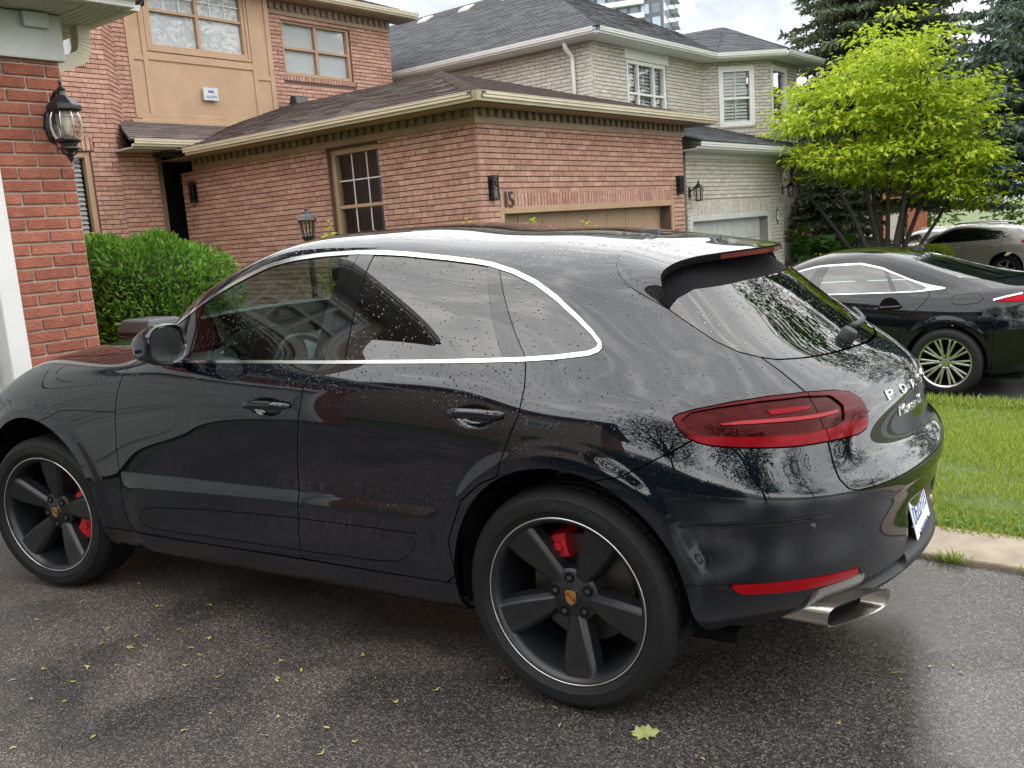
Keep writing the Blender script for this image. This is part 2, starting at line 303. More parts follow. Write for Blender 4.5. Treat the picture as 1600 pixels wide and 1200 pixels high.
# ------------------------------------------------------------------ ground (house frame: x towards the street, y away from the camera)
def hz(y):
    if y <= 1.66: return 0.0
    if y < 6.3: t = (y-1.66)/4.64; return -.36*(t*t*(3-2*t)*.6+.4*t)
    if y < 13: return -.36
    if y < 34: return -.36-.84*(y-13)/21
    return -1.2
def asphalt_mat(name, base, wet):
    m, nt, b, N, L = material(name)
    geo = N('ShaderNodeNewGeometry'); pos = geo.outputs['Position']
    v = N('ShaderNodeTexVoronoi'); v.inputs['Scale'].default_value = 190; L(pos, v.inputs['Vector'])
    sp = N('ShaderNodeSeparateColor'); L(v.outputs['Color'], sp.inputs['Color'])
    r = N('ShaderNodeValToRGB'); e = r.color_ramp.elements; e[0].color = (*[c*.35 for c in base], 1); e[1].color = (*[c*3.6 for c in base], 1)
    q = e.new(.45); q.color = (*[c*.8 for c in base], 1); q = e.new(.86); q.color = (*[c*1.5 for c in base], 1)
    L(sp.outputs['Red'], r.inputs['Fac'])
    n = N('ShaderNodeTexNoise'); n.inputs['Scale'].default_value = .9; n.inputs['Detail'].default_value = 6; L(pos, n.inputs['Vector'])
    mr = N('ShaderNodeMapRange'); mr.inputs['From Min'].default_value = .36; mr.inputs['From Max'].default_value = .64; mr.inputs['To Min'].default_value = .72; mr.inputs['To Max'].default_value = 1.25; L(n.outputs['Fac'], mr.inputs['Value'])
    mx = N('ShaderNodeMixRGB', blend_type='MULTIPLY'); mx.inputs['Fac'].default_value = 1; L(r.outputs['Color'], mx.inputs['Color1']); L(mr.outputs['Result'], mx.inputs['Color2'])
    base_out = mx.outputs['Color']
    n2 = N('ShaderNodeTexNoise'); n2.inputs['Scale'].default_value = 1.6; n2.inputs['Detail'].default_value = 7; n2.inputs['Distortion'].default_value = .6; L(pos, n2.inputs['Vector'])
    # the pavement is soaked towards the street end, drying near the garage
    sx = N('ShaderNodeSeparateXYZ'); L(pos, sx.inputs['Vector'])
    dr = N('ShaderNodeMapRange'); dr.inputs['From Min'].default_value = 1.6; dr.inputs['From Max'].default_value = 3.6; dr.inputs['To Min'].default_value = 0; dr.inputs['To Max'].default_value = .30; L(sx.outputs['X'], dr.inputs['Value'])
    ad = N('ShaderNodeMath', operation='ADD'); L(n2.outputs['Fac'], ad.inputs[0]); L(dr.outputs['Result'], ad.inputs[1])
    rr = N('ShaderNodeMapRange'); rr.inputs['From Min'].default_value = .42; rr.inputs['From Max'].default_value = .74; rr.inputs['To Min'].default_value = .62; rr.inputs['To Max'].default_value = wet; L(ad.outputs[0], rr.inputs['Value'])
    dv = N('ShaderNodeMapRange'); dv.inputs['From Min'].default_value = .40; dv.inputs['From Max'].default_value = .62; dv.inputs['To Min'].default_value = 1; dv.inputs['To Max'].default_value = 0; L(ad.outputs[0], dv.inputs['Value'])
    dc = N('ShaderNodeMixRGB', blend_type='MULTIPLY'); L(dv.outputs['Result'], dc.inputs['Fac']); L(base_out, dc.inputs['Color1']); dc.inputs['Color2'].default_value = (1.75, 1.6, 1.5, 1); L(dc.outputs['Color'], b.inputs['Base Color'])      # dry pavement is paler
    L(rr.outputs['Result'], b.inputs['Roughness']); b.inputs['Specular IOR Level'].default_value = .55
    n3 = N('ShaderNodeTexNoise'); n3.inputs['Scale'].default_value = 260; n3.inputs['Detail'].default_value = 3; L(pos, n3.inputs['Vector'])
    mxh = N('ShaderNodeMixRGB'); mxh.inputs['Fac'].default_value = .4; L(v.outputs['Distance'], mxh.inputs['Color1']); L(n3.outputs['Fac'], mxh.inputs['Color2'])
    bp = N('ShaderNodeBump'); bp.inputs['Strength'].default_value = .75; bp.inputs['Distance'].default_value = .004; bp.invert = True; bs_ = N('ShaderNodeMapRange'); bs_.inputs['From Min'].default_value = .42; bs_.inputs['From Max'].default_value = .78; bs_.inputs['To Min'].default_value = .8; bs_.inputs['To Max'].default_value = .22; L(ad.outputs[0], bs_.inputs['Value']); L(bs_.outputs['Result'], bp.inputs['Strength']); L(mxh.outputs['Color'], bp.inputs['Height']); L(bp.outputs['Normal'], b.inputs['Normal'])
    return m
M['asphalt'] = asphalt_mat('driveway_asphalt', (.052, .047, .044), .10)
M['road'] = asphalt_mat('road_asphalt', (.05, .05, .05), .4)
M['earth'] = plain('turf', (.085, .115, .030), .9, bump=.6, bscale=40, var=.35, vscale=3)
M['concrete'] = plain('concrete', (.30, .25, .19), .85, bump=.5, bscale=90, var=.22, vscale=9)
M['soil'] = plain('soil', (.045, .032, .022), .95, bump=.8, bscale=30, var=.3, vscale=12)
def sheet(name, xs, ys, dz, mat, smooth=True):
    v = [bw(x, y, hz(y)+dz) for x in xs for y in ys]; n = len(ys)
    f = [(i*n+j, (i+1)*n+j, (i+1)*n+j+1, i*n+j+1) for i in range(len(xs)-1) for j in range(n-1)]
    o = MB().add(v, f).build(name, mat, smooth=smooth); tag(o, kind='structure'); return o
ys_all = [-320, -100, -30, -10, 0, 1.0, 1.66]+[1.66+.232*i for i in range(1, 21)]+[8, 13, 18, 24, 30, 34, 60, 120, 400]
sheet('ground', [-400, -120, -40, -15, -5, 0, 5, 15, 40, 120, 400], ys_all, -.014, M['earth'])
sheet('driveway', [-1.42, 0, 2, 4, 6, 9.5], [-8.2, -5.6, -3, -1, 0, 1.0, 1.245], 0, M['asphalt'])
sheet('neighbour_driveway', [-3.5, 0, 4, 9.5], [6.55, 8, 10, 12.4], -.004, M['road'])
sheet('grey_house_driveway', [-3.7, 0, 4, 9.5], [12.7, 15, 17.7], -.004, M['road'])
sheet('road', [11.5, 14, 19.5], [-120, -60, -20, 0, 1.66, 3, 4.5, 6.3, 13, 34, 60, 150], -.008, M['road'])
# concrete edging along the driveway: cast slabs with joints
edg = empty('concrete_edging', bw(4, 1.45, 0), BA); tag(edg, kind='structure')
x = -1.2
while x < 9.4:
    l = 1.78
    s = MB().box(x+.006, x+l-.006, 1.262, 1.652, -.12, .022+random.uniform(-.004, .004)).build('slab', M['concrete'], edg, origin=(4, 1.45, 0), bevel=.012); x += l
# ------------------------------------------------------------------ house building kit
M['brick15o'] = island_mat('rose_brick_single', [(.41,.235,.178), (.47,.285,.22), (.35,.188,.142), (.44,.25,.192)], per_object=True, bump=.5, bscale=55, patch=.4, patchcol=(.56,.40,.33))
M['brick15'] = island_mat('rose_brick', [(.41,.235,.178), (.47,.285,.22), (.35,.188,.142), (.44,.25,.192)], bump=.5, bscale=55, patch=.4, patchcol=(.56,.40,.33))
M['brick_own_o'] = island_mat('red_rug_brick_single', [(.33,.115,.075), (.38,.14,.092), (.29,.095,.062), (.36,.125,.082)], per_object=True, bump=.9, bscale=70, bdist=.012)
M['brick_own'] = island_mat('red_rug_brick', [(.33,.115,.075), (.38,.14,.092), (.29,.095,.062), (.36,.125,.082)], bump=.9, bscale=70, bdist=.012)
M['brick_grey'] = island_mat('grey_brick', [(.50,.47,.42), (.56,.53,.47), (.46,.43,.38), (.54,.51,.45)], bump=.4, bscale=50, patch=.3, patchcol=(.32,.30,.265))
M['brick_grey_o'] = island_mat('grey_brick_single', [(.50,.47,.42), (.56,.53,.47), (.46,.43,.38), (.54,.51,.45)], per_object=True, bump=.4, bscale=50, patch=.3, patchcol=(.32,.30,.265))
M['brick_orange'] = island_mat('orange_brick', [(.34,.105,.05), (.38,.13,.065), (.29,.085,.04)], bump=.4)
M['brick_orange_o'] = island_mat('orange_brick_single', [(.34,.105,.05), (.38,.13,.065), (.29,.085,.04)], per_object=True, bump=.4)
M['mortar'] = plain('mortar_rose_shadowed', (.115, .078, .062), .95, bump=.4, bscale=80)  # darkened: the shadow in the bed joints is put into this colour
M['mortar_own'] = plain('mortar_pale', (.44, .36, .30), .95, bump=.6, bscale=60, var=.25, vscale=6)
M['mortar_grey'] = plain('mortar_grey', (.36, .34, .30), .95, bump=.3, bscale=80)
M['tan'] = plain('tan_paint', (.40, .265, .165), .6, bump=.12, bscale=30, var=.10, vscale=2.5)
M['tan_door'] = plain('tan_door_paint', (.36, .25, .155), .55, bump=.08, bscale=40, var=.06)
M['cream'] = plain('cream_gutter', (.62, .56, .42), .4, var=.08, vscale=3)
M['frieze'] = plain('frieze_board', (.30, .225, .15), .65, bump=.2, bscale=25, var=.12, vscale=3)
M['dentil'] = plain('dentil_block', (.22, .165, .12), .8, bump=.4, bscale=30, var=.2)
M['white_trim'] = plain('white_trim', (.72, .72, .70), .45, var=.05)
M['greywhite'] = plain('aged_white_board', (.50, .52, .50), .55, bump=.1, bscale=30, var=.10)
M['soffit'] = plain('soffit', (.42, .40, .36), .7)
M['shingle_brown'] = island_mat('brown_shingle', [(.105,.084,.078), (.135,.108,.10), (.09,.072,.068), (.15,.122,.114)], rough=.9, bump=.7, bscale=160, bdist=.004, grain=.3, gscale=40)
M['shingle_grey'] = island_mat('grey_shingle', [(.065,.068,.078), (.09,.094,.105), (.055,.058,.066), (.10,.103,.112)], rough=.9, bump=.7, bscale=160, bdist=.004, grain=.3, gscale=40)
M['blind'] = plain('window_blind', (.66, .65, .63), .8)
M['dark_room'] = plain('dark_room', (.012, .012, .014), .9)
M['shutter'] = plain('white_shutter', (.60, .60, .57), .5)
M['black_iron'] = plain('black_iron', (.012, .012, .014), .42, bump=.15, bscale=80, coat=.2)
M['lamp_glass'] = glass_mat('lantern_glass', (.80, .80, .76), drops=False)
M['seeded'] = glass_mat('seeded_glass', (.35, .38, .38), drops=False)
M['bronze'] = plain('dark_numeral', (.05, .038, .028), .5)
M['hinge'] = plain('sign_face', (.55, .56, .62), .5)
BRICK_ME = None
UB_V = np.array([(-.475,-1,-.43),(.475,-1,-.43),(.475,-1,.43),(-.475,-1,.43),(-.5,-.78,-.5),(.5,-.78,-.5),(.5,-.78,.5),(-.5,-.78,.5),(-.5,0,-.5),(.5,0,-.5),(.5,0,.5),(-.5,0,.5)])
UB_F = [(0,1,2,3),(0,4,5,1),(1,5,6,2),(2,6,7,3),(3,7,4,0),(4,8,9,5),(5,9,10,6),(6,10,11,7),(7,11,8,4)]
class House:
    def __init__(s, name, label, base):
        s.base = Vector(base); s.root = empty(name, bw(*base), BA); tag(s.root, label, 'house'); s.bricks = []; s.gap = (.006, .011)
    def build(s, mb, name, mat, parent=None, **k): return mb.build(name, mat, parent or s.root, origin=s.base, **k)
    def wall(s, o, th, L, z0, z1, open_=(), course=.0785, bl=.262, mortar='mortar', thick=.20, bricks=True, soldier=(), skip_below=None):
        """o: (x, y) of the left end seen from outside, th: direction of the wall, openings (s0, s1, z0, z1)"""
        c, sn = math.cos(th), math.sin(th); n = (sn, -c)
        def P(sx, off, z): return (o[0]+c*sx+n[0]*off, o[1]+sn*sx+n[1]*off, z)
        # backing wall, pieced round the openings
        zs = sorted({z0, z1, *[min(max(q, z0), z1) for w in open_ for q in w[2:4]]}); mb = MB()
        for za, zb in zip(zs[:-1], zs[1:]):
            segs = [(0, L)]
            for a, b, c0, c1 in open_:
                if c0 < (za+zb)/2 < c1: segs = [q for x0, x1 in segs for q in ((x0, min(x1, a)), (max(x0, b), x1)) if q[1]-q[0] > 1e-3]
            for x0, x1 in segs:
                v = [P(x0, -.012, za), P(x1, -.012, za), P(x1, -thick, za), P(x0, -thick, za), P(x0, -.012, zb), P(x1, -.012, zb), P(x1, -thick, zb), P(x0, -thick, zb)]
                mb.add(v, [(0,3,2,1),(4,5,6,7),(0,1,5,4),(1,2,6,5),(2,3,7,6),(3,0,4,7)])
        s.build(mb, 'wall', M[mortar])
        if not bricks: return
        k = 0; z = z0
        while z < z1-.01:
            h = min(course, z1-z); zm = z+h/2; k += 1
            segs = [(0, L)]
            for a, b, c0, c1 in list(open_)+[q[:4] for q in soldier]:
                if c0-.02 < zm < c1+.0: segs = [q for x0, x1 in segs for q in ((x0, min(x1, a)), (max(x0, b), x1)) if q[1]-q[0] > .02]
            for x0, x1 in segs:
                x = x0-(.5*bl if k % 2 else 0)
                x = math.floor(x0/bl)*bl-(.5*bl if k % 2 else 0)
                while x < x1:
                    a, b = max(x, x0), min(x+bl, x1); x += bl
                    if b-a > .03:
                        q = P((a+b)/2, -.016+random.uniform(0, .003), zm)
                        s.bricks.append((q, th, b-a-s.gap[0], h-s.gap[1], 0))
            z += course
        for a, b, c0, c1 in soldier:
            x = a
            while x < b-.02:
                w = min(.0785, b-x); s.bricks.append((P(x+w/2, -.015+random.uniform(0, .003), (c0+c1)/2), th, w-.016, c1-c0-.030, 0)); x += .0785
    def lay(s, mat_single, mat_joined, limit=300, depth=.018, vis=None):
        """the bricks that show largest become parts of their own, the rest one joined part"""
        def key(b):
            w = bw(*b[0][:2], b[0][2]); d = w-CAM; zz = d.dot(F_)
            px, py = 800+FPX*d.dot(R_)/zz, 600-FPX*d.dot(U_)/zz
            ok = zz > 0 and -20 < px < 1620 and -20 < py < 1220 and (vis is None or vis(px, py))
            n = Vector((math.sin(b[1]+BA), -math.cos(b[1]+BA), 0)); fac = -d.normalized().dot(n)
            return -(b[2]*b[3]*max(fac, .01)/max(zz, .1)**2) if ok else 1
        bs = sorted(s.bricks, key=key); me = bpy.data.meshes.new('brick'); me.from_pydata(UB_V.tolist(), [], UB_F); me.materials.append(mat_single)
        par = s.root
        for (q, th, l, h, _) in bs[:limit]:
            o = bpy.data.objects.new('brick', me); COL.objects.link(o); o.parent = par
            o.location = Vector(q)-s.base+Vector((math.sin(th), -math.cos(th), 0))*0; o.rotation_euler = (0, 0, th); o.scale = (l, depth+.008, h)
        rest = bs[limit:]
        if rest:
            A = np.array([[*b[0], b[1], b[2], b[3]] for b in rest]); n = len(A)
            loc = UB_V[None]*np.stack([A[:, 4], np.full(n, depth+.008), A[:, 5]], 1)[:, None, :]
            c, sn = np.cos(A[:, 3])[:, None], np.sin(A[:, 3])[:, None]
            X = c*loc[..., 0]-sn*loc[..., 1]+A[:, 0:1]-s.base.x; Y = sn*loc[..., 0]+c*loc[..., 1]+A[:, 1:2]-s.base.y; Z = loc[..., 2]+A[:, 2:3]-s.base.z
            V = np.stack([X, Y, Z], -1).reshape(-1, 3); F = (np.array(UB_F)[None]+12*np.arange(n)[:, None, None]).reshape(-1, 4)
            me2 = bpy.data.meshes.new('brickwork'); me2.from_pydata(V.tolist(), [], F.tolist()); me2.materials.append(mat_joined)
            o = bpy.data.objects.new('brickwork', me2); COL.objects.link(o); o.parent = s.root; o['kind'] = 'stuff'
    def roof(s, A, B_, C, D, mat, course=.145, tab=.33, thick=.014, name='roof_shingles'):
        """roof plane: eave A-B, top D-C; laid in lapped shingle courses"""
        A, B_, C, D = map(Vector, (A, B_, C, D)); n = (B_-A).cross(D-A).normalized()
        if n.z < 0: n = -n
        s.build(MB().add([A-n*.02, B_-n*.02, C-n*.02, D-n*.02] if (C-D).length > 1e-4 else [A-n*.02, B_-n*.02, C-n*.02], [(0,1,2,3)] if (C-D).length > 1e-4 else [(0,1,2)]), 'roof_deck', mat)
        Ls = max((D-A).length, (C-B_).length); nC = max(2, int(Ls/course)); mb = MB()
        for k in range(nC):
            t0, t1 = k/nC, min(1, (k+1.25)/nC)
            a, b = A.lerp(D, t0), B_.lerp(C, t0); c, d = B_.lerp(C, t1), A.lerp(D, t1)
            W = (b-a).length
            if W < .03: continue
            m = max(1, int(W/tab)); off = random.random()*.6
            cuts = [0]+[min(1, max(0, (i+off+random.uniform(-.12, .12))/m)) for i in range(0, m)]+[1]; cuts = sorted(set(cuts))
            for q0, q1 in zip(cuts[:-1], cuts[1:]):
                if (q1-q0)*W < .02: continue
                g = .004/W; h = thick+random.uniform(-.004, .004)
                e0, e1 = a.lerp(b, q0+g), a.lerp(b, q1-g); f0, f1 = d.lerp(c, q0+g), d.lerp(c, q1-g)
                mb.add([e0, e1, e1+n*h, e0+n*h, f0+n*.002, f1+n*.002], [(0,1,2,3), (3,2,5,4), (0,3,4), (1,5,2)])
        o = s.build(mb, name, mat, flipfix=False); o['kind'] = 'stuff'
    def gutter(s, a, b, mat, h=.115, d=.12, out=(0,-1), name='gutter'):
        """K-profile gutter from a to b hung on the eave; out: horizontal direction it faces"""
        a, b = Vector(a), Vector(b); o = Vector((out[0], out[1], 0)); up = Vector((0, 0, 1))
        prof = [(0, 0), (.55*d, 0), (.62*d, .25*h), (.85*d, .55*h), (1.0*d, .70*h), (1.0*d, .92*h), (1.06*d, .95*h), (1.06*d, h), (.9*d, h), (.88*d, .35*h), (0, .3*h)]
        v = [p+o*x+up*z for p in (a, b) for x, z in prof]; k = len(prof)
        f = [(j, (j+1) % k, k+(j+1) % k, k+j) for j in range(k)]+[tuple(range(k)), tuple(range(k, 2*k))]
        return s.build(MB().add(v, f), name, M[mat], auto=30)
    def window(s, o, th, s0, s1, z0, z1, frame='tan', fw=.06, recess=.09, rails=(.5,), mull=(), grid=None, behind='blind', glass='gl_house', sill=None, slats=0, trim=0.):
        """a window in a wall opening: frame, sash rails, panes and what hangs behind them"""
        c, sn = math.cos(th), math.sin(th); n = Vector((sn, -c, 0)); d = Vector((c, sn, 0)); O = Vector((o[0], o[1], 0))
        def P(x, off, z): return O+d*x+n*off+Vector((0, 0, z))
        def bx(mb, x0, x1, o0, o1, za, zb):
            v = [P(x0,o1,za), P(x1,o1,za), P(x1,o0,za), P(x0,o0,za), P(x0,o1,zb), P(x1,o1,zb), P(x1,o0,zb), P(x0,o0,zb)]
            mb.add(v, [(0,3,2,1),(4,5,6,7),(0,1,5,4),(1,2,6,5),(2,3,7,6),(3,0,4,7)])
        win = empty('window', Vector((*P((s0+s1)/2, 0, z0)[:2], z0))-s.base); win.parent = s.root; org = Vector((*P((s0+s1)/2, 0, z0)[:2], z0))
        def put(mb, name, mat, par=win, **k): return mb.build(name, M[mat], par, origin=org, **k)
        fo = -recess+.05
        mb = MB(); bx(mb, s0, s0+fw, -recess-.06, fo, z0, z1); bx(mb, s1-fw, s1, -recess-.06, fo, z0, z1); bx(mb, s0+fw, s1-fw, -recess-.06, fo-.002, z0, z0+fw); bx(mb, s0+fw, s1-fw, -recess-.06, fo-.002, z1-fw, z1)
        fr = put(mb, 'frame', frame, bevel=.006)
        xs = [s0+fw]+[s0+(s1-s0)*m for m in mull]+[s1-fw]; zs = [z0+fw]+[z0+(z1-z0)*r for r in rails]+[z1-fw]
        mb = MB()
        for m in xs[1:-1]: bx(mb, m-.03, m+.03, -recess-.05, fo-.012, z0+fw, z1-fw)
        for r in zs[1:-1]:
            for xa, xb in zip(xs[:-1], xs[1:]): bx(mb, xa, xb, -recess-.045, fo-.02, r-.025, r+.025)
        if mb.v: mb.build('sash_rail', M[frame], fr, origin=org, bevel=.004)
        for xa, xb in zip(xs[:-1], xs[1:]):
            for k, (za, zb) in enumerate(zip(zs[:-1], zs[1:])):
                g = MB(); bx(g, xa, xb, -recess-.016, -recess-.010, za, zb); put(g, 'pane', glass)
                gd = grid if not isinstance(grid, dict) else grid.get(k)
                if gd:
                    nx, nz = gd; q = MB()
                    for i in range(1, nx): x = xa+(xb-xa)*i/nx; bx(q, x-.009, x+.009, -recess-.009, -recess-.001, za, zb)
                    for i in range(1, nz): z = za+(zb-za)*i/nz; bx(q, xa, xb, -recess-.0085, -recess-.002, z-.009, z+.009)
                    if q.v: q.build('muntins', M['white_trim'], fr, origin=org)
        if slats:
            q = MB(); nn = int((z1-z0-2*fw)/.075)
            for i in range(nn):
                z = z0+fw+(i+.5)*(z1-z0-2*fw)/nn
                for xa, xb in zip(xs[:-1], xs[1:]):
                    for ya, yb in ((xa+.03, (xa+xb)/2-.02), ((xa+xb)/2+.02, xb-.03)):
                        v = [P(ya, -recess-.06, z-.032), P(yb, -recess-.06, z-.032), P(yb, -recess-.11, z+.03), P(ya, -recess-.11, z+.03)]; v += [w+Vector((0, 0, .008)) for w in v]
                        q.add(v, [(0,3,2,1),(4,5,6,7),(0,1,5,4),(1,2,6,5),(2,3,7,6),(3,0,4,7)])
            put(q, 'shutter_slats', 'shutter'); 
            q = MB()
            for xa, xb in zip(xs[:-1], xs[1:]): bx(q, (xa+xb)/2-.02, (xa+xb)/2+.02, -recess-.10, -recess-.05, z0+fw, z1-fw)
            put(q, 'shutter_stile', 'shutter')
        q = MB(); bx(q, s0+.01, s1-.01, -recess-.30, -recess-.29 if behind != 'blind' else -recess-.05, z0, z1); put(q, 'backing' if behind != 'blind' else 'blind', behind)
        if sill: q = MB(); bx(q, s0-.06, s1+.06, -recess, .05, z0-.06, z0); put(q, 'sill', sill, bevel=.006)
        if trim:
            q = MB(); bx(q, s0-trim, s0, -.02, .02, z0-trim, z1+trim); bx(q, s1, s1+trim, -.02, .02, z0-trim, z1+trim); bx(q, s0, s1, -.02, .018, z1, z1+trim); bx(q, s0, s1, -.02, .018, z0-trim, z0)
            put(q, 'casing', frame, bevel=.006)
        return win
H90 = math.pi/2
# ------------------------------------------------------------------ number 15: rose brick house with projecting garage
def house15():
    H = House('rose_brick_house', 'rose brick house numbered 15 with tan bay and a projecting garage', (-6.5, 8.5, -.32))
    gx, gy = -3.424, 6.745
    # garage side wall with a tall window
    so = (-10.3, gy); H.wall(so, 0, 10.3+gx, -.4, 2.96, open_=[(3.90, 5.03, .85, 2.93)])
    H.window(so, 0, 3.90, 5.03, .85, 2.93, fw=.085, recess=.13, rails=(.585,), grid=(3, 2), behind='dark_room')
    # garage front with the wide door
    fo = (gx, gy); Lf = 12.52-gy
    H.wall(fo, H90, Lf, -.4, 2.96, open_=[(.468, 5.255, -.5, 1.79)], soldier=[(.40, 5.35, 1.79, 2.06)])
    dm = empty('garage_door', Vector((gx-.22, gy+2.86, -.32))-H.base); dm.parent = H.root
    w = 5.255-.468; nP = 8; seams = [.468+w*i/nP for i in range(nP+1)]
    for a, b in zip(seams[:-1], seams[1:]): MB().box(gx-.26, gx-.225+random.uniform(-.002, .002), gy+a+.006, gy+b-.006, -.30, 1.76).build('door_plank', M['tan_door'], dm, origin=(gx-.22, gy+2.86, -.32), bevel=.005)
    MB().box(gx-.30, gx-.262, gy+.468, gy+5.255, -.30, 1.78).build('door_backing', M['tan'], dm, origin=(gx-.22, gy+2.86, -.32))
    for a, b in ((.372, .466), (5.257, 5.35)): H.build(MB().box(gx-.21, gx+.018, gy+a, gy+b, -.3, 1.86), 'door_jamb', M['tan'], bevel=.006)
    H.build(MB().box(gx-.21, gx+.016, gy+.466, gy+5.257, 1.765, 1.86), 'door_head', M['tan'], bevel=.006)
    # frieze, dentils, soffit, gutter
    mb = MB(); mb.box(-9.9, gx+.03, gy-.03, gy+.02, 2.955, 3.14); H.build(mb, 'frieze_board', M['frieze'], bevel=.004)
    H.build(MB().box(gx-.02, gx+.03, gy+.02, 12.55, 2.957, 3.14), 'frieze_board', M['frieze'], bevel=.004)
    mb = MB(); x = -9.8
    while x < gx: mb.box(x, x+.085, gy-.085, gy-.031, 3.05, 3.15); x += .17
    y = gy+.05
    while y < 12.5: mb.box(gx+.031, gx+.085, y, y+.085, 3.05, 3.15); y += .17
    H.build(mb, 'dentil_course', M['dentil'])['kind'] = 'stuff'
    ex_, ey_ = -3.0, 6.30
    H.build(MB().add([(-10.3, ey_, 3.152), (ex_, ey_, 3.152), (ex_, 12.95, 3.152), (gx-.1, 12.95, 3.152), (gx-.1, gy+.1, 3.152), (-10.3, gy+.1, 3.152)], [(0,1,2,3,4,5)]), 'soffit', M['frieze'])
    H.gutter((-9.35, ey_+.02, 3.16), (ex_-.02, ey_+.02, 3.16), 'cream', out=(0, -1)); H.gutter((ex_-.02, ey_+.02, 3.16), (ex_-.02, 12.97, 3.16), 'cream', out=(1, 0))
    H.build(MB().add([(ex_-.02, ey_+.02, 3.16), (ex_+.045, ey_+.02, 3.16), (ex_+.045, ey_-.045, 3.16), (ex_-.02, ey_-.045, 3.16), (ex_-.02, ey_+.02, 3.272), (ex_+.104, ey_+.02, 3.272), (ex_+.104, ey_-.104, 3.272), (ex_-.02, ey_-.104, 3.272)], [(0,3,2,1), (4,5,6,7), (0,1,5,4), (1,2,6,5), (2,3,7,6), (3,0,4,7)]), 'gutter_corner', M['cream'])
    # garage roof: hip with a short ridge running back to the bay
    pk = (-6.5, 9.6, 4.33); bk = (-10.95, 9.6, 4.33); sb = M['shingle_brown']
    H.roof((-10.95, ey_-.06, 3.255), (ex_+.06, ey_-.06, 3.255), pk, bk, sb); H.roof((ex_+.06, ey_-.06, 3.255), (ex_+.06, 12.98, 3.255), pk, pk, sb); H.roof((ex_+.06, 12.98, 3.255), (-10.95, 12.98, 3.255), bk, pk, sb)
    hb = MB(); a, b = Vector((ex_+.05, ey_-.05, 3.27)), Vector(pk)
    for i in range(26):
        p, q = a.lerp(b, i/26), a.lerp(b, (i+1.15)/26); up = Vector((0, 0, .022)); sd_ = Vector((.7, .7, 0)).cross(Vector((0,0,1)))*.13
        sd_ = Vector((-(b-a).y, (b-a).x, 0)).normalized()*.12; dn = Vector((0, 0, -.035))
        hb.add([p+sd_+dn+up, p+up, p-sd_+dn+up, q+sd_+dn, q, q-sd_+dn, p+sd_+dn, p, p-sd_+dn], [(0,1,4,3), (1,2,5,4), (6,7,1,0), (7,8,2,1)])
    H.build(hb, 'hip_shingles', sb)['kind'] = 'stuff'
    # porch roof between the brick wing and the garage
    H.roof((-9.70, 5.50, 3.44), (-9.70, 7.62, 3.44), (-10.85, 8.6, 3.93), (-10.85, 5.95, 3.93), sb)
    H.gutter((-9.70, 5.52, 3.33), (-9.70, 7.35, 3.33), 'cream', out=(1, 0)); H.gutter((-9.70, 7.35, 3.33), (-9.30, 6.32, 3.16), 'cream', out=(.3, -1))
    H.build(MB().box(-10.9, -9.70, 5.54, 7.6, 3.30, 3.328), 'porch_soffit', M['soffit'])
    H.build(MB().box(-12.0, -11.95, 5.6, 6.85, -.3, 3.3), 'porch_back_wall', M['mortar'])
    # entrance: brick jamb, dark doorway, tan jamb
    H.wall((-10.35, 5.62), H90+.0, .70, -.3, 3.30)
    dr = H.build(MB().box(-10.96, -10.90, 6.30, 6.62, -.3, 2.98), 'front_door', plain('dark_front_door', (.02, .023, .026), .4)); 
    H.build(MB().box(-10.96, -10.86, 6.64, 6.74, -.3, 3.28), 'door_jamb', M['tan'], bevel=.006)
    H.build(MB().box(-10.98, -10.80, 6.28, 6.70, 2.98, 3.28), 'transom_board', M['tan'])
    # brick wing on the left with two windows, its angled return, the tan bay and the brick bay on the right
    wo = (-10.3, 2.2); Lw = 5.60-2.2
    H.wall(wo, H90, Lw, -.4, 6.3, open_=[(2.0, 3.02, 4.74, 6.0), (2.0, 2.93, .9, 3.30)], soldier=[(2.0, 3.06, 4.62, 4.74), (2.0, 2.99, 3.30, 3.56)])
    H.window(wo, H90, 2.0, 3.02, 4.74, 6.0, fw=.08, rails=(.5,)); H.window(wo, H90, 2.0, 2.93, .9, 3.30, fw=.09, rails=(.45,), slats=1, behind='dark_room')
    H.wall((-10.3, 5.60), math.radians(135), .66, 3.3, 6.3); H.wall((-10.77, 6.06), H90, .26, 3.8, 6.3)
    bo = (-10.75, 6.30); Lb = 3.10
    H.wall(bo, H90, Lb, 3.7, 6.5, open_=[(.44, 2.52, 5.18, 6.45)], bricks=False, mortar='tan', thick=.12)
    H.window(bo, H90, .44, 2.52, 5.18, 6.45, fw=.07, recess=.05, rails=(.52,), mull=(.5,), grid={1: (3, 2)}, trim=.06)
    bb = MB()
    def bat(y0, y1, z0, z1, o_=0): bb.box(-10.775, -10.735+o_, 6.30+y0, 6.30+y1, z0, z1)
    for y0, y1, z0, z1 in ((.0, .10, 3.95, 6.4), (.28, .375, 4.0, 6.4), (2.60, 2.70, 4.0, 6.4), (3.0, 3.11, 3.95, 6.4)): bat(y0, y1, z0, z1)
    for y0, y1, z0, z1 in ((.10, .28, 4.95, 5.03), (.375, 2.60, 4.97, 5.10), (2.70, 3.0, 4.80, 4.88), (.10, 3.0, 3.92, 4.04)): bat(y0, y1, z0, z1, -.003)
    H.build(bb, 'batten_trim', M['tan'], bevel=.006)
    H.build(MB().box(-10.82, -10.70, 6.2, 9.46, 3.78, 3.93), 'flashing_board', M['tan'], bevel=.01)
    ro = (-10.9, 9.40); Lr = 12.88-9.40
    H.wall(ro, H90, Lr, 3.4, 6.15, open_=[(.42, 2.28, 4.99, 6.10)], soldier=[(.36, 2.34, 4.87, 4.99)])
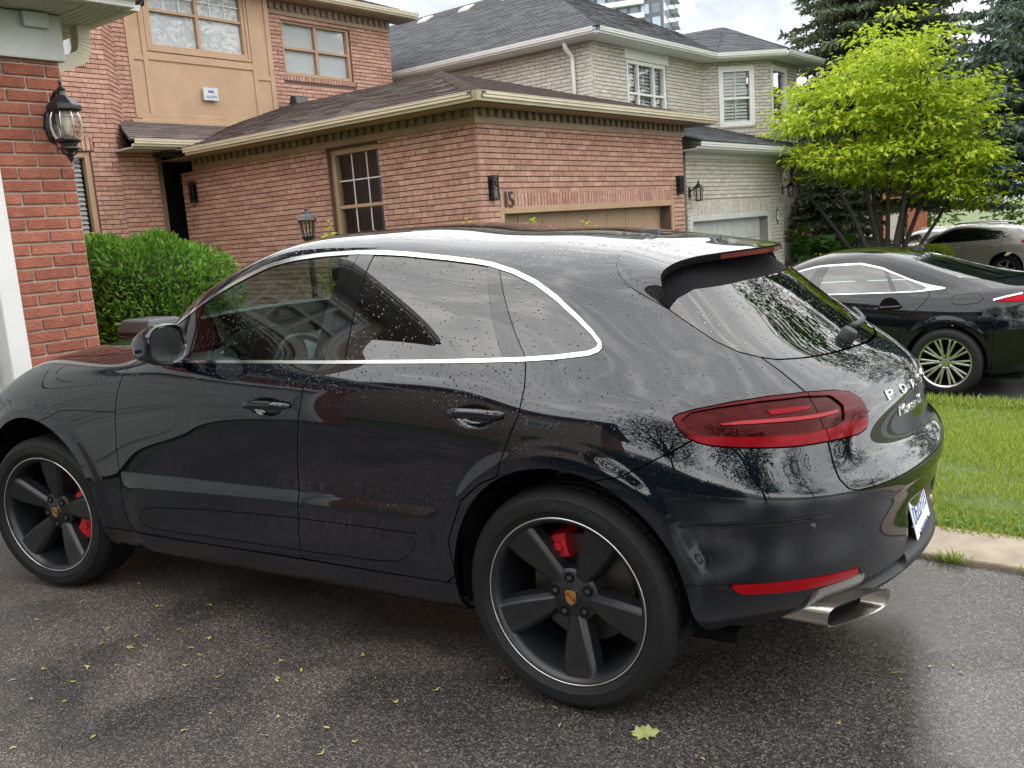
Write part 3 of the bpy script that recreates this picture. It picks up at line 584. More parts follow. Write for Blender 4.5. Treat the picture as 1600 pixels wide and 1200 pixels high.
    H.window(ro, H90, .42, 2.28, 4.99, 6.10, fw=.07, rails=(.5,), mull=(.5,))
    H.build(MB().box(-10.92, -10.86, 9.40, 12.90, 6.15, 6.40), 'frieze_board', M['frieze'])
    mb = MB(); y = 9.5
    while y < 12.8: mb.box(-10.859, -10.80, y, y+.085, 6.24, 6.36); y += .17
    H.build(mb, 'dentil_course', M['dentil'])['kind'] = 'stuff'
    H.build(MB().box(-11.0, -10.45, 9.35, 13.35, 6.40, 6.43), 'soffit', M['frieze']); H.gutter((-10.46, 9.35, 6.42), (-10.46, 13.36, 6.42), 'cream', out=(1, 0))
    H.build(MB().box(-18, -11.12, 12.62, 12.86, -.4, 6.4), 'side_wall', M['brick15']); H.build(MB().box(-18, -11.6, 2.3, 12.6, -.4, 6.4), 'inner_mass', M['dark_room'])
    H.roof((-10.40, 1.8, 6.53), (-10.40, 13.4, 6.53), (-14.4, 9.4, 8.2), (-14.4, 5.8, 8.2), sb); H.roof((-10.40, 13.4, 6.53), (-18.4, 13.4, 6.53), (-14.4, 9.4, 8.2), (-14.4, 9.4, 8.2), sb); H.roof((-18.4, 1.8, 6.53), (-10.40, 1.8, 6.53), (-14.4, 5.8, 8.2), (-14.4, 5.8, 8.2), sb)
    H.build(MB().box(-10.9, -10.3, 2.0, 9.4, 6.40, 6.43), 'soffit', M['frieze'])
    # roof vent next to the bay
    H.build(MB().add([(-10.6, 9.55, 4.30), (-10.3, 9.55, 4.22), (-10.3, 9.95, 4.28), (-10.6, 9.95, 4.36), (-10.58, 9.6, 4.52), (-10.42, 9.6, 4.50), (-10.42, 9.9, 4.50), (-10.58, 9.9, 4.52)], [(4,5,6,7), (0,1,5,4), (1,2,6,5), (2,3,7,6), (3,0,4,7)]), 'roof_vent', M['black_iron'], bevel=.03)
    H.lay(M['brick15o'], M['brick15'], 300, vis=lambda px, py: py < 372 and not (px < 150 and py > 240) and px > 90)
    return H
H15 = house15()
# ------------------------------------------------------------------ own garage at the left edge
def house_own():
    H = House('red_brick_garage', 'red rug brick garage with white door and eave at the left edge', (-3.0, -2.5, 0))
    x0 = -1.42; yr = .262; H.gap = (.015, .014)
    o = (x0, -5.6)
    H.wall(o, H90, yr+5.6, -.05, 2.80, open_=[(.55, 5.38, -.1, 2.25)], course=.0785, bl=.262, mortar='mortar_own')
    H.wall((x0-7, yr), 0, 0.001, 0, .1, bricks=False) if 0 else None
    H.build(MB().box(x0-8, x0-.21, yr-.2, yr, 0, 2.9), 'side_wall', M['brick_own']); H.build(MB().box(x0-8, x0-.21, -5.6, -5.4, 0, 2.9), 'side_wall', M['brick_own']); 
    H.build(MB().box(x0-8, x0-.6, -5.4, yr-.2, 0, 2.85), 'inner_mass', M['dark_room'])
    # white door: panels and casing
    d = empty('garage_door', Vector((x0-.12, -2.6, 0))-H.base); d.parent = H.root
    for i in range(4):
        z0_, z1_ = .02+i*.555, .02+(i+1)*.555-.008
        for j in range(6):
            ya = -5.03+j*.80; yb = ya+.80
            MB().box(x0-.17, x0-.13, ya, yb, z0_, z1_).build('door_panel', M['greywhite'], d, origin=(x0-.12, -2.6, 0), bevel=.004)
            MB().box(x0-.14, x0-.118, ya+.12, yb-.12, z0_+.11, z1_-.11).build('raised_field', M['greywhite'], d, origin=(x0-.12, -2.6, 0), bevel=.012)
    for a, b in ((-.335, -.212), (-5.15, -5.05)): H.build(MB().box(x0-.2, x0+.03, a, b, 0, 2.42), 'door_casing', M['white_trim'], bevel=.008)
    H.build(MB().box(x0-.2, x0+.028, -5.05, -.335, 2.24, 2.42), 'door_head', M['white_trim'], bevel=.008)
    # boxed eave: white frieze board with small blocks, soffit boards, fascia, gutter and downpipe
    H.build(MB().box(x0-.02, x0+.035, -5.7, yr+.03, 2.80, 3.08), 'frieze_board', M['greywhite'], bevel=.006)
    for i in range(16):
        y = yr-.14-i*.34
        H.build(MB().box(x0+.035, x0+.075, y-.08, y+.08, 2.985, 3.075), 'dentil', M['greywhite'], bevel=.006)
    sf = MB()
    for i in range(6): sf.box(x0-8, x0+.36, yr+.032+i*.048, yr+.032+(i+1)*.048-.006, 3.080, 3.092)
    H.build(sf, 'side_soffit', M['greywhite'])
    sf = MB()
    for i in range(7): sf.box(x0+.036+i*.047, x0+.036+(i+1)*.047-.006, -5.7, yr+.03, 3.084, 3.096)
    H.build(sf, 'front_soffit', M['greywhite'])
    H.build(MB().box(x0-8, x0-.02, yr+.0, yr+.03, 2.82, 3.08), 'side_frieze', M['greywhite'])
    H.gutter((x0+.36, -5.8, 3.09), (x0+.36, yr+.32, 3.09), 'white_trim', out=(1, 0)); H.gutter((x0-8, yr+.32, 3.09), (x0+.36, yr+.32, 3.09), 'white_trim', out=(0, 1))
    sg = M['shingle_brown']
    H.roof((x0+.46, -6.0, 3.2), (x0+.46, yr+.42, 3.2), (x0-.45, yr-.1, 3.55), (x0-.45, -5.4, 3.55), sg); H.roof((x0+.46, yr+.42, 3.2), (x0-8.0, yr+.42, 3.2), (x0-8.0, yr-.05, 3.5), (x0-.45, yr-.05, 3.5), sg)
    # corrugated downpipe elbow under the side eave
    def pipe(pts, w, dpt, name):
        mb = MB(); v = []; f = []; pts = [Vector(p) for p in pts]
        for i, p in enumerate(pts):
            t = (pts[min(i+1, len(pts)-1)]-pts[max(i-1, 0)]).normalized(); a = Vector((1, 0, 0)); a = (a-t*a.dot(t)).normalized(); b = t.cross(a); k = 1+(.05 if i % 2 else 0)
            for q, r in ((-1,-1),(1,-1),(1,1),(-1,1)): v.append(p+a*(q*w/2*k)+b*(r*dpt/2*k))
        for i in range(len(pts)-1):
            for j in range(4): f.append((i*4+j, i*4+(j+1) % 4, (i+1)*4+(j+1) % 4, (i+1)*4+j))
        return H.build(mb.add(v, f), name, M['cream'])
    e0 = Vector((x0-.17, yr+.26, 3.08)); pts = [e0]
    for i in range(15):
        a = math.radians(70)*i/14; pts.append(e0+Vector((0, -.08*(1-math.cos(a))*1.0, -.08-.14*math.sin(a))))
    l = pts[-1]; pts += [l+Vector((0, -.10, -.04)), l+Vector((0, -.17, -.07))]; l = pts[-1]
    for i in range(1, 8): a = math.radians(70)*i/7; pts.append(l+Vector((0, -.05*math.sin(a), -.02-.08*(1-math.cos(a))-.03*i/7)))
    pipe(pts, .09, .085, 'downpipe_elbow'); l = pts[-1]; pipe([l, l+Vector((0, 0, -2.6))], .085, .07, 'downpipe')
    # upper storey over the garage: what the car's windows mirror
    H.wall((-1.9, -4.9), H90, 5.1, 3.3, 5.55, open_=[(.45, 1.75, 4.05, 5.25), (3.0, 4.3, 4.05, 5.25)], mortar='mortar_own', bricks=False)
    H.build(MB().box(-9, -2.12, -4.9, .2, 3.0, 5.55), 'upper_storey', M['brick_own'])
    for s0 in (.45, 3.0): H.window((-1.9, -4.9), H90, s0, s0+1.3, 4.05, 5.25, frame='white_trim', recess=.05, fw=.09, rails=(.5,), mull=(.5,), trim=.07)
    H.build(MB().box(-9.4, -1.45, -5.35, .65, 5.55, 5.60), 'upper_soffit', M['greywhite'])
    H.gutter((-1.45, -5.35, 5.58), (-1.45, .65, 5.58), 'white_trim', out=(1, 0)); H.gutter((-9.4, -5.35, 5.58), (-1.45, -5.35, 5.58), 'white_trim', out=(0, -1))
    H.roof((-1.35, -5.45, 5.68), (-1.35, .75, 5.68), (-4.4, -2.35, 7.0), (-4.4, -2.35, 7.0), sg); H.roof((-9.4, -5.45, 5.68), (-1.35, -5.45, 5.68), (-4.4, -2.35, 7.0), (-9.4, -2.35, 7.0), sg)
    H.build(MB().box(-12, -5.4, -11.5, -5.5, 0, 5.5), 'rear_wing', M['brick_own']); H.roof((-4.9, -12.0, 5.5), (-4.9, -5.0, 5.5), (-8.6, -7.0, 7.4), (-8.6, -9.0, 7.4), sg)
    H.lay(M['brick_own_o'], M['brick_own'], 300, depth=.009)
    return H
HOWN = house_own()
# ------------------------------------------------------------------ grey brick house next door
def house_grey():
    H = House('grey_brick_house', 'two-storey grey brick house with slate-grey roof, white windows and corner bay', (-7, 17, -.4))
    mg = dict(mortar='mortar_grey'); sg = M['shingle_grey']
    H.wall((-14.5, 13.7), 0, 8.5, 2.6, 5.22, **mg); H.wall((-6.0, 13.7), H90, 18.68-13.7, 2.4, 5.22, open_=[(1.38, 3.12, 3.86, 4.99)], **mg)
    H.window((-6.0, 13.7), H90, 1.38, 3.12, 3.60, 4.99, frame='white_trim', fw=.08, recess=.06, rails=(.5,), mull=(.30, .70), behind='dark_room', slats=1)
    H.build(MB().box(-6.02, -5.985, 15.0, 16.95, 5.0, 5.24), 'window_header', M['white_trim'])
    b45 = math.radians(45); L45 = 1.741
    H.wall((-6.0, 18.68), b45, L45, 2.4, 5.22, open_=[(.46, 1.27, 3.72, 5.05)], soldier=[(.40, 1.33, 3.62, 3.72)], **mg)
    H.window((-6.0, 18.68), b45, .46, 1.27, 3.72, 5.05, frame='white_trim', fw=.07, recess=.04, rails=(.47,), behind='dark_room', slats=1, trim=.05)
    H.wall((-4.769, 19.911), H90, 1.75, 2.4, 5.22, open_=[(.10, 1.0, 3.74, 5.05)], soldier=[(.06, 1.1, 3.62, 3.74)], **mg)
    H.window((-4.769, 19.911), H90, .10, 1.0, 3.74, 5.05, frame='white_trim', fw=.07, recess=.04, rails=(.5,), behind='dark_room', trim=.05)
    H.build(MB().box(-14.5, -6.25, 14.0, 21.6, -.4, 5.2), 'inner_mass', M['dark_room']); H.wall((-4.769, 19.911), H90, 1.75, -.5, 2.4, **mg)
    H.build(MB().box(-6.2, -4.95, 18.9, 21.6, -.4, 2.4), 'porch_mass', M['mortar_grey'])
    # eaves
    z = 5.22; ev = [(-15, 13.25), (-5.58, 13.25), (-5.58, 18.50), (-4.30, 19.72), (-4.30, 22.2), (-14.5, 22.2)]
    H.build(MB().prism([(x, y, z) for x, y in ev], (0, 0, .03)), 'soffit', M['white_trim'])
    H.gutter((-15, 13.25, z+.02), (-5.58, 13.25, z+.02), 'white_trim', out=(0, -1)); H.gutter((-5.58, 13.25, z+.02), (-5.58, 18.50, z+.02), 'white_trim', out=(1, 0)); H.gutter((-5.58, 18.50, z+.02), (-4.30, 19.72, z+.02), 'white_trim', out=(.7, -.7)); H.gutter((-4.30, 19.72, z+.02), (-4.30, 22.2, z+.02), 'white_trim', out=(1, 0))
    ze = z+.13
    rp, rq = (-9.7, 17.35, 7.65), (-11.2, 17.35, 7.65)
    H.roof((-15.2, 13.15, ze), (-5.48, 13.15, ze), rp, (-15.2, 17.35, 7.65), sg); H.roof((-5.48, 13.15, ze), (-5.48, 21.6, ze), rp, rp, sg)
    bp = (-6.3, 20.6, 6.35)
    H.roof((-5.48, 18.45, ze), (-4.20, 19.68, ze), bp, bp, sg); H.roof((-4.20, 19.68, ze), (-4.20, 22.2, ze), bp, bp, sg); H.roof((-8.0, 18.3, ze+.6), (-5.48, 18.45, ze), bp, bp, sg)
    # ridge ventilators on the far roof slope
    for x in (-10.4, -11.9, -13.4):
        H.build(MB().add([(x-.2, 16.75, 7.28), (x+.2, 16.75, 7.28), (x+.2, 17.1, 7.50), (x-.2, 17.1, 7.50), (x-.17, 16.78, 7.40), (x+.17, 16.78, 7.40), (x+.17, 17.05, 7.54), (x-.17, 17.05, 7.54)], [(4,5,6,7), (0,1,5,4), (1,2,6,5), (2,3,7,6), (3,0,4,7)]), 'roof_vent', M['soffit'], bevel=.02)
    # downpipe on the side wall
    mb = MB(); mb.tube([(-6.42, 13.35, 5.22), (-6.42, 13.40, 5.10), (-6.42, 13.60, 4.98), (-6.42, 13.63, 4.85), (-6.42, 13.63, 3.0)], .045, 8); H.build(mb, 'downpipe', M['white_trim'], smooth=True)
    # garage
    fo = (-3.6, 12.95); L = 17.62-12.95
    H.wall(fo, H90, L, -.5, 2.62, open_=[(.20, 3.80, -.6, 1.47)], soldier=[(.14, 3.9, 1.47, 1.85)], **mg)
    H.build(MB().box(-8, -3.82, 17.4, 17.6, -.5, 2.6), 'garage_side', M['brick_grey']); H.build(MB().box(-8, -3.82, 12.97, 13.17, -.5, 2.6), 'garage_side', M['brick_grey'])
    H.build(MB().box(-3.64, -3.585, 12.95, 17.66, 2.62, 2.72), 'frieze_board', M['white_trim'])
    H.build(MB().box(-3.7, -3.2, 12.6, 18.3, 2.72, 2.745), 'soffit', M['white_trim']); H.gutter((-3.2, 12.6, 2.74), (-3.2, 18.35, 2.74), 'white_trim', out=(1, 0))
    H.roof((-3.08, 12.55, 2.87), (-3.08, 18.4, 2.87), (-6.05, 18.4, 3.75), (-6.05, 12.55, 3.75), sg)
    d = empty('garage_door', Vector((-3.8, 14.95, -.4))-H.base); d.parent = H.root; og = (-3.8, 14.95, -.4)
    for i in range(4):
        z0_ = -.38+i*.463
        MB().box(-3.84, -3.80, 13.15, 16.75, z0_, z0_+.455).build('door_section', M['greywhite'], d, origin=og, bevel=.004)
        for j in range(5): MB().box(-3.805, -3.79, 13.22+j*.71, 13.22+j*.71+.60, z0_+.08, z0_+.37).build('raised_field', M['greywhite'], d, origin=og, bevel=.012)
    for a, b, c, d_ in ((16.75, 16.86, -.4, 1.55), (13.05, 13.15, -.4, 1.55), (13.15, 16.75, 1.44, 1.55)): H.build(MB().box(-3.8, -3.585, a, b, c, d_), 'door_casing', M['greywhite'], bevel=.006)
    # porch door beside the garage
    H.build(MB().box(-4.90, -4.86, 18.1, 19.0, -.4, 1.9), 'front_door', M['greywhite'], bevel=.01)
    H.build(MB().box(-4.95, -4.9, 17.6, 19.9, -.4, 2.6), 'porch_wall', M['mortar_grey'])
    H.lay(M['brick_grey_o'], M['brick_grey'], 300, vis=lambda px, py: py < 350)
    return H
HGREY = house_grey()
# ------------------------------------------------------------------ orange brick house behind the maple
def house_orange():
    H = House('orange_brick_house', 'orange brick house with pale garage doors behind the lime-green tree', (-8, 34, -.6))
    H.wall((-7.0, 24.5), H90, 8.2, -.7, 3.0, mortar='mortar'); H.build(MB().box(-15, -7.25, 24.6, 44, -.7, 5.4), 'inner_mass', M['dark_room'])
    H.wall((-7.0, 32.7), H90, 11, -.7, 3.0, open_=[(.5, 3.6, -.8, 1.6), (4.6, 7.7, -.8, 1.6)], mortar='mortar')
    for a in (33.2, 37.3):
        for i in range(4): H.build(MB().box(-7.2, -7.15, a, a+3.1, -.68+i*.57, -.68+i*.57+.56), 'door_section', M['soffit'], bevel=.01)
    H.build(MB().box(-6.95, -6.6, 24, 44, 3.0, 3.12), 'eave', M['tan']); H.roof((-6.5, 24, 3.1), (-6.5, 44, 3.1), (-10, 44, 5.0), (-10, 24, 5.0), M['shingle_brown'], course=.3, tab=.6)
    H.lay(M['brick_orange_o'], M['brick_orange'], 300, vis=lambda px, py: 1240 < px < 1345 and py > 250)
    return H
HOR = house_orange()
# ------------------------------------------------------------------ unseen house added on the camera's side to block the sky there
def house_left():
    H = House('sky_blocking_house', 'two-storey red brick house added unseen behind the viewpoint to block sky, mirrored in the car doors', (-4, -13, 0))
    H.wall((1.5, -9.8), math.pi, 11.0, 0, 5.6, open_=[(2.0, 3.4, 3.4, 4.8), (6.0, 7.4, 3.4, 4.8)], mortar='mortar_own', bricks=False)
    H.build(MB().box(-9.5, 1.5, -18, -10.1, 0, 5.6), 'brick_block', M['brick_own'])
    for a in (2.0, 6.0): H.window((1.5, -9.8), math.pi, a, a+1.4, 3.4, 4.8, frame='white_trim', recess=.05, fw=.09, rails=(.5,), mull=(.5,))
    H.build(MB().box(-10, 2.0, -18.5, -9.3, 5.6, 5.66), 'soffit', M['greywhite']); H.gutter((2.0, -9.3, 5.64), (-10, -9.3, 5.64), 'white_trim', out=(0, 1))
    sg = M['shingle_brown']
    H.roof((2.1, -9.2, 5.75), (-10, -9.2, 5.75), (-6, -13.9, 7.9), (-2.5, -13.9, 7.9), sg, course=.3, tab=.6); H.roof((2.1, -18.6, 5.75), (2.1, -9.2, 5.75), (-2.5, -13.9, 7.9), (-2.5, -13.9, 7.9), sg, course=.3, tab=.6)
house_left()
# ------------------------------------------------------------------ far residential tower
def tower():
    base = Vector((-92, 212, -1)); root = empty('residential_tower', base, .25); tag(root, 'tall glass and concrete residential tower far behind the grey roof', 'tower')
    gl = plain('tower_glass', (.10, .14, .19), .15, coat=.5); fr = plain('tower_frame', (.10, .115, .14), .5); wh = plain('tower_slab', (.68, .68, .66), .6); pl = plain('tower_pane', (.30, .40, .50), .1, coat=1.)
    W, Dp, Ht = 13, 13, 66
    MB().box(-W, W, -Dp, Dp, 0, Ht).build('core', fr, root)
    for k in range(10, 22):
        z = k*3.0+.2
        for i in range(9):      # windows on the glass face (towards +x)
            for j in range(2):
                y = -Dp+1.0+i*2.8+j*1.2
                MB().box(W-.05, W+.08, y, y+1.0, z+.5, z+2.6).build('pane', pl if (i*3+k*5+j) % 4 else gl, root)
        for i in range(10):     # windows on the balcony face (towards -y)
            x = -W+1.0+i*2.5
            MB().box(x, x+1.8, -Dp-.08, -Dp+.05, z+.4, z+2.5).build('pane', gl if (i+k) % 3 else pl, root)
        MB().box(-W-1.2, W-4.2, -Dp-1.6, -Dp-.1, z-.5, z+.6).build('balcony', wh, root)
        for yb in (1.0,): MB().box(W+.1, W+1.8, yb, yb+5.2, z-.35, z+.75).build('balcony', plain('tower_balcony', (.22, .25, .26), .4) if k == 10 else bpy.data.materials['tower_balcony'], root)
    return root
tower()
# ------------------------------------------------------------------ sport utility body: control rows (u, x, half width, z), front centre -> side -> rear centre
ROWS_SUV = [
 # 0 underside
 [(-1.5,-.76,0,.24),(-1.0,-.66,.55,.24),(-.6,-.45,.80,.23),(0,0,.82,.23),(1.5,1.5,.82,.23),(2.8,2.8,.82,.24),(3.2,3.15,.80,.27),(3.5,3.40,.66,.30),(3.8,3.58,.36,.32),(4.2,3.63,0,.32)],
 # 1 lower edge
 [(-1.5,-.84,0,.27),(-1.0,-.74,.60,.27),(-.6,-.50,.87,.27),(0,0,.905,.27),(1.5,1.5,.905,.275),(2.4,2.4,.905,.285),(2.8,2.8,.91,.31),(3.2,3.18,.90,.325),(3.5,3.48,.75,.36),(3.8,3.68,.40,.37),(4.2,3.74,0,.37)],
 # 2
 [(-1.5,-.88,0,.38),(-1.0,-.76,.64,.38),(-.6,-.51,.90,.37),(0,0,.945,.37),(.6,.6,.925,.36),(1.5,1.5,.925,.37),(2.4,2.4,.935,.385),(2.8,2.8,.955,.42),(3.2,3.20,.935,.43),(3.5,3.50,.78,.45),(3.8,3.72,.42,.46),(4.2,3.785,0,.46)],
 # 3
 [(-1.5,-0.895,0,0.52),(-1,-0.77,0.66,0.52),(-0.6,-0.52,0.905,0.51),(0,0,0.955,0.5),(0.6,0.6,0.93,0.5),(1.5,1.5,0.915,0.5),(2.4,2.4,0.93,0.5),(2.8,2.8,0.96,0.53),(3.2,3.21,0.94,0.55),(3.5,3.51,0.8,0.57),(3.8,3.7245,0.43,0.58),(4.2,3.785,0,0.58)],
 # 4
 [(-1.5,-0.89,0,0.64),(-1,-0.77,0.66,0.64),(-0.6,-0.52,0.905,0.64),(0,0,0.955,0.65),(0.6,0.6,0.925,0.64),(1.5,1.5,0.915,0.63),(2.4,2.4,0.93,0.63),(2.8,2.8,0.965,0.66),(3.2,3.22,0.945,0.67),(3.5,3.53,0.81,0.68),(3.8,3.7375,0.44,0.685),(4.2,3.797,0,0.685)],
 # 5 bumper top edge
 [(-1.5,-0.87,0,0.72),(-1,-0.75,0.65,0.73),(-0.6,-0.51,0.895,0.74),(0,0,0.95,0.78),(0.6,0.6,0.925,0.76),(1.5,1.5,0.925,0.75),(2.4,2.4,0.935,0.74),(2.8,2.8,0.97,0.77),(3.2,3.22,0.95,0.755),(3.5,3.54,0.81,0.745),(3.8,3.7439,0.44,0.742),(4.2,3.795,0,0.742)],
 # 6 shelf
 [(-1.5,-0.85,0,0.77),(-1,-0.73,0.62,0.78),(-0.6,-0.49,0.875,0.81),(0,0,0.94,0.86),(0.6,0.6,0.925,0.85),(1.5,1.5,0.93,0.84),(2.4,2.4,0.94,0.83),(2.8,2.8,0.965,0.85),(3.2,3.215,0.94,0.825),(3.5,3.515,0.8,0.8),(3.8,3.6851,0.44,0.785),(4.2,3.738,0,0.78)],
 # 7
 [(-1.5,-.82,0,.80),(-1.0,-.70,.58,.83),(-.6,-.46,.85,.88),(0,0,.915,.93),(.6,.6,.92,.94),(1.5,1.5,.935,.93),(2.4,2.4,.94,.92),(2.8,2.8,.955,.93),(3.2,3.20,.92,.915),(3.5,3.49,.785,.89),(3.8,3.67,.44,.87),(4.2,3.735,0,.86)],
 # 8
 [(-1.5,-.78,0,.83),(-1.0,-.66,.54,.87),(-.6,-.42,.81,.94),(0,0,.875,.985),(.6,.6,.905,1.01),(1.5,1.5,.925,1.015),(2.4,2.4,.925,1.01),(2.8,2.8,.925,1.01),(3.2,3.17,.885,1.005),(3.5,3.44,.76,.985),(3.8,3.65,.43,.97),(4.2,3.735,0,.96)],
 # 9 shoulder
 [(-1.5,-0.7,0,0.877),(-1,-0.58,0.5,0.922),(-0.6,-0.36,0.75,0.998),(0,0,0.82,1.043),(0.6,0.6,0.88,1.065),(0.95,0.97,0.895,1.075),(1.5,1.5,0.9,1.08),(2.4,2.4,0.895,1.085),(2.8,2.8,0.875,1.085),(3.2,3.12,0.83,1.08),(3.5,3.37,0.71,1.07),(3.8,3.555,0.42,1.047),(4.2,3.67,0,1.035)],
 # 10 belt
 [(-1.5,-0.6,0,0.92),(-1,-0.46,0.42,0.97),(-0.6,-0.28,0.66,1.06),(0,0,0.745,1.088),(0.6,0.6,0.82,1.09),(0.95,0.95,0.865,1.12),(1.5,1.5,0.872,1.128),(2.4,2.4,0.865,1.14),(2.8,2.79,0.84,1.15),(3.2,3.08,0.785,1.155),(3.5,3.31,0.67,1.15),(3.8,3.445,0.41,1.117),(4.2,3.528,0,1.107)],
 # 11 glass lower third
 [(-1.5,-0.5,0,0.945),(-1,-0.34,0.32,0.995),(-0.6,-0.2,0.5,1.085),(0,0,0.58,1.118),(0.6,0.6,0.73,1.135),(0.95,0.97,0.845,1.175),(1.2,1.2,0.825,1.235),(1.5,1.5,0.82,1.24),(2.4,2.4,0.81,1.25),(2.8,2.76,0.785,1.255),(3.2,3.02,0.73,1.234),(3.5,3.215,0.62,1.2298),(3.8,3.33,0.39,1.214),(4.2,3.398,0,1.207)],
 # 12 glass upper third
 [(-1.5,-0.4,0,0.965),(-1,-0.24,0.24,1.015),(-0.6,-0.1,0.36,1.1),(0,0.05,0.42,1.138),(0.6,0.6,0.62,1.165),(0.95,1,0.815,1.25),(1.2,1.22,0.79,1.345),(1.5,1.5,0.75,1.37),(2.4,2.4,0.735,1.375),(2.8,2.72,0.715,1.37),(3.2,2.95,0.67,1.3285),(3.5,3.125,0.57,1.3222),(3.8,3.22,0.37,1.31),(4.2,3.278,0,1.307)],
 # 13 cant rail
 [(-1.5,-0.3,0,0.985),(-1,-0.14,0.17,1.03),(-0.6,0,0.25,1.095),(0,0.12,0.28,1.145),(0.6,0.6,0.5,1.185),(0.95,1,0.785,1.32),(1.2,1.25,0.745,1.44),(1.5,1.5,0.69,1.505),(1.8,1.82,0.65,1.508),(2.4,2.4,0.64,1.4669),(2.8,2.68,0.625,1.439),(3.2,2.89,0.585,1.4185),(3.5,3.035,0.51,1.4122),(3.8,3.115,0.34,1.4),(4.2,3.158,0,1.397)],
 # 14 roof edge
 [(-1.5,-0.2,0,1.005),(-1,-0.06,0.12,1.05),(-0.6,0.08,0.17,1.11),(0,0.2,0.19,1.16),(0.6,0.57,0.38,1.2),(0.95,0.98,0.7,1.36),(1.2,1.25,0.62,1.5),(1.5,1.52,0.585,1.565),(1.8,1.84,0.55,1.56),(2.4,2.38,0.54,1.5119),(2.8,2.63,0.525,1.494),(3.2,2.82,0.485,1.4685),(3.5,2.945,0.42,1.4572),(3.8,3.03,0.27,1.453),(4.2,3.08,0,1.45)],
 # 15 roof
 [(-1.5,-0.12,0,1.02),(-1,0,0.07,1.065),(-0.6,0.14,0.1,1.12),(0,0.26,0.11,1.17),(0.6,0.55,0.22,1.205),(0.95,0.92,0.42,1.36),(1.2,1.2,0.35,1.5),(1.5,1.53,0.33,1.588),(1.8,1.86,0.32,1.586),(2.4,2.34,0.32,1.541),(2.8,2.58,0.3,1.5232),(3.2,2.75,0.28,1.5),(3.5,2.855,0.24,1.488),(3.8,2.92,0.15,1.48),(4.2,2.97,0,1.475)],
 # 16 centre line
 [(-1.5,-0.06,0,1.03),(-1,0.06,0,1.075),(-0.6,0.2,0,1.13),(0,0.31,0,1.175),(0.6,0.53,0,1.205),(0.95,0.88,0,1.36),(1.2,1.17,0,1.5),(1.5,1.53,0,1.592),(1.8,1.86,0,1.592),(2.4,2.31,0,1.5491),(2.8,2.53,0,1.5334),(3.2,2.68,0,1.5135),(3.5,2.765,0,1.5008),(3.8,2.81,0,1.492),(4.2,2.86,0,1.49)],
]
# ------------------------------------------------------------------ car body library
def pchip(xk, yk, x):
    h = np.diff(xk); d = np.diff(yk)/h; m = np.zeros_like(yk)
    for i in range(1, len(xk)-1):
        if d[i-1]*d[i] > 0:
            w1 = 2*h[i]+h[i-1]; w2 = h[i]+2*h[i-1]; m[i] = (w1+w2)/(w1/d[i-1]+w2/d[i])
    m[0] = d[0]; m[-1] = d[-1]
    i = np.clip(np.searchsorted(xk, x)-1, 0, len(xk)-2); t = (x-xk[i])/h[i]
    return (2*t**3-3*t**2+1)*yk[i]+(t**3-2*t**2+t)*h[i]*m[i]+(-2*t**3+3*t**2)*yk[i+1]+(t**3-t**2)*h[i]*m[i+1]
def bsp(C, t):
    C = np.concatenate([[2*C[0]-C[1]], C, [2*C[-1]-C[-2]]], 0)
    n = len(C)-2; i = np.clip(np.floor(t).astype(int), 0, n-2); f = t-i
    b = [(1-f)**3/6, (3*f**3-6*f**2+4)/6, (-3*f**3+3*f**2+3*f+1)/6, f**3/6]
    sh = (len(t),)+(1,)*(C.ndim-1)
    return sum(b[k].reshape(sh)*C[i+k] for k in range(4))
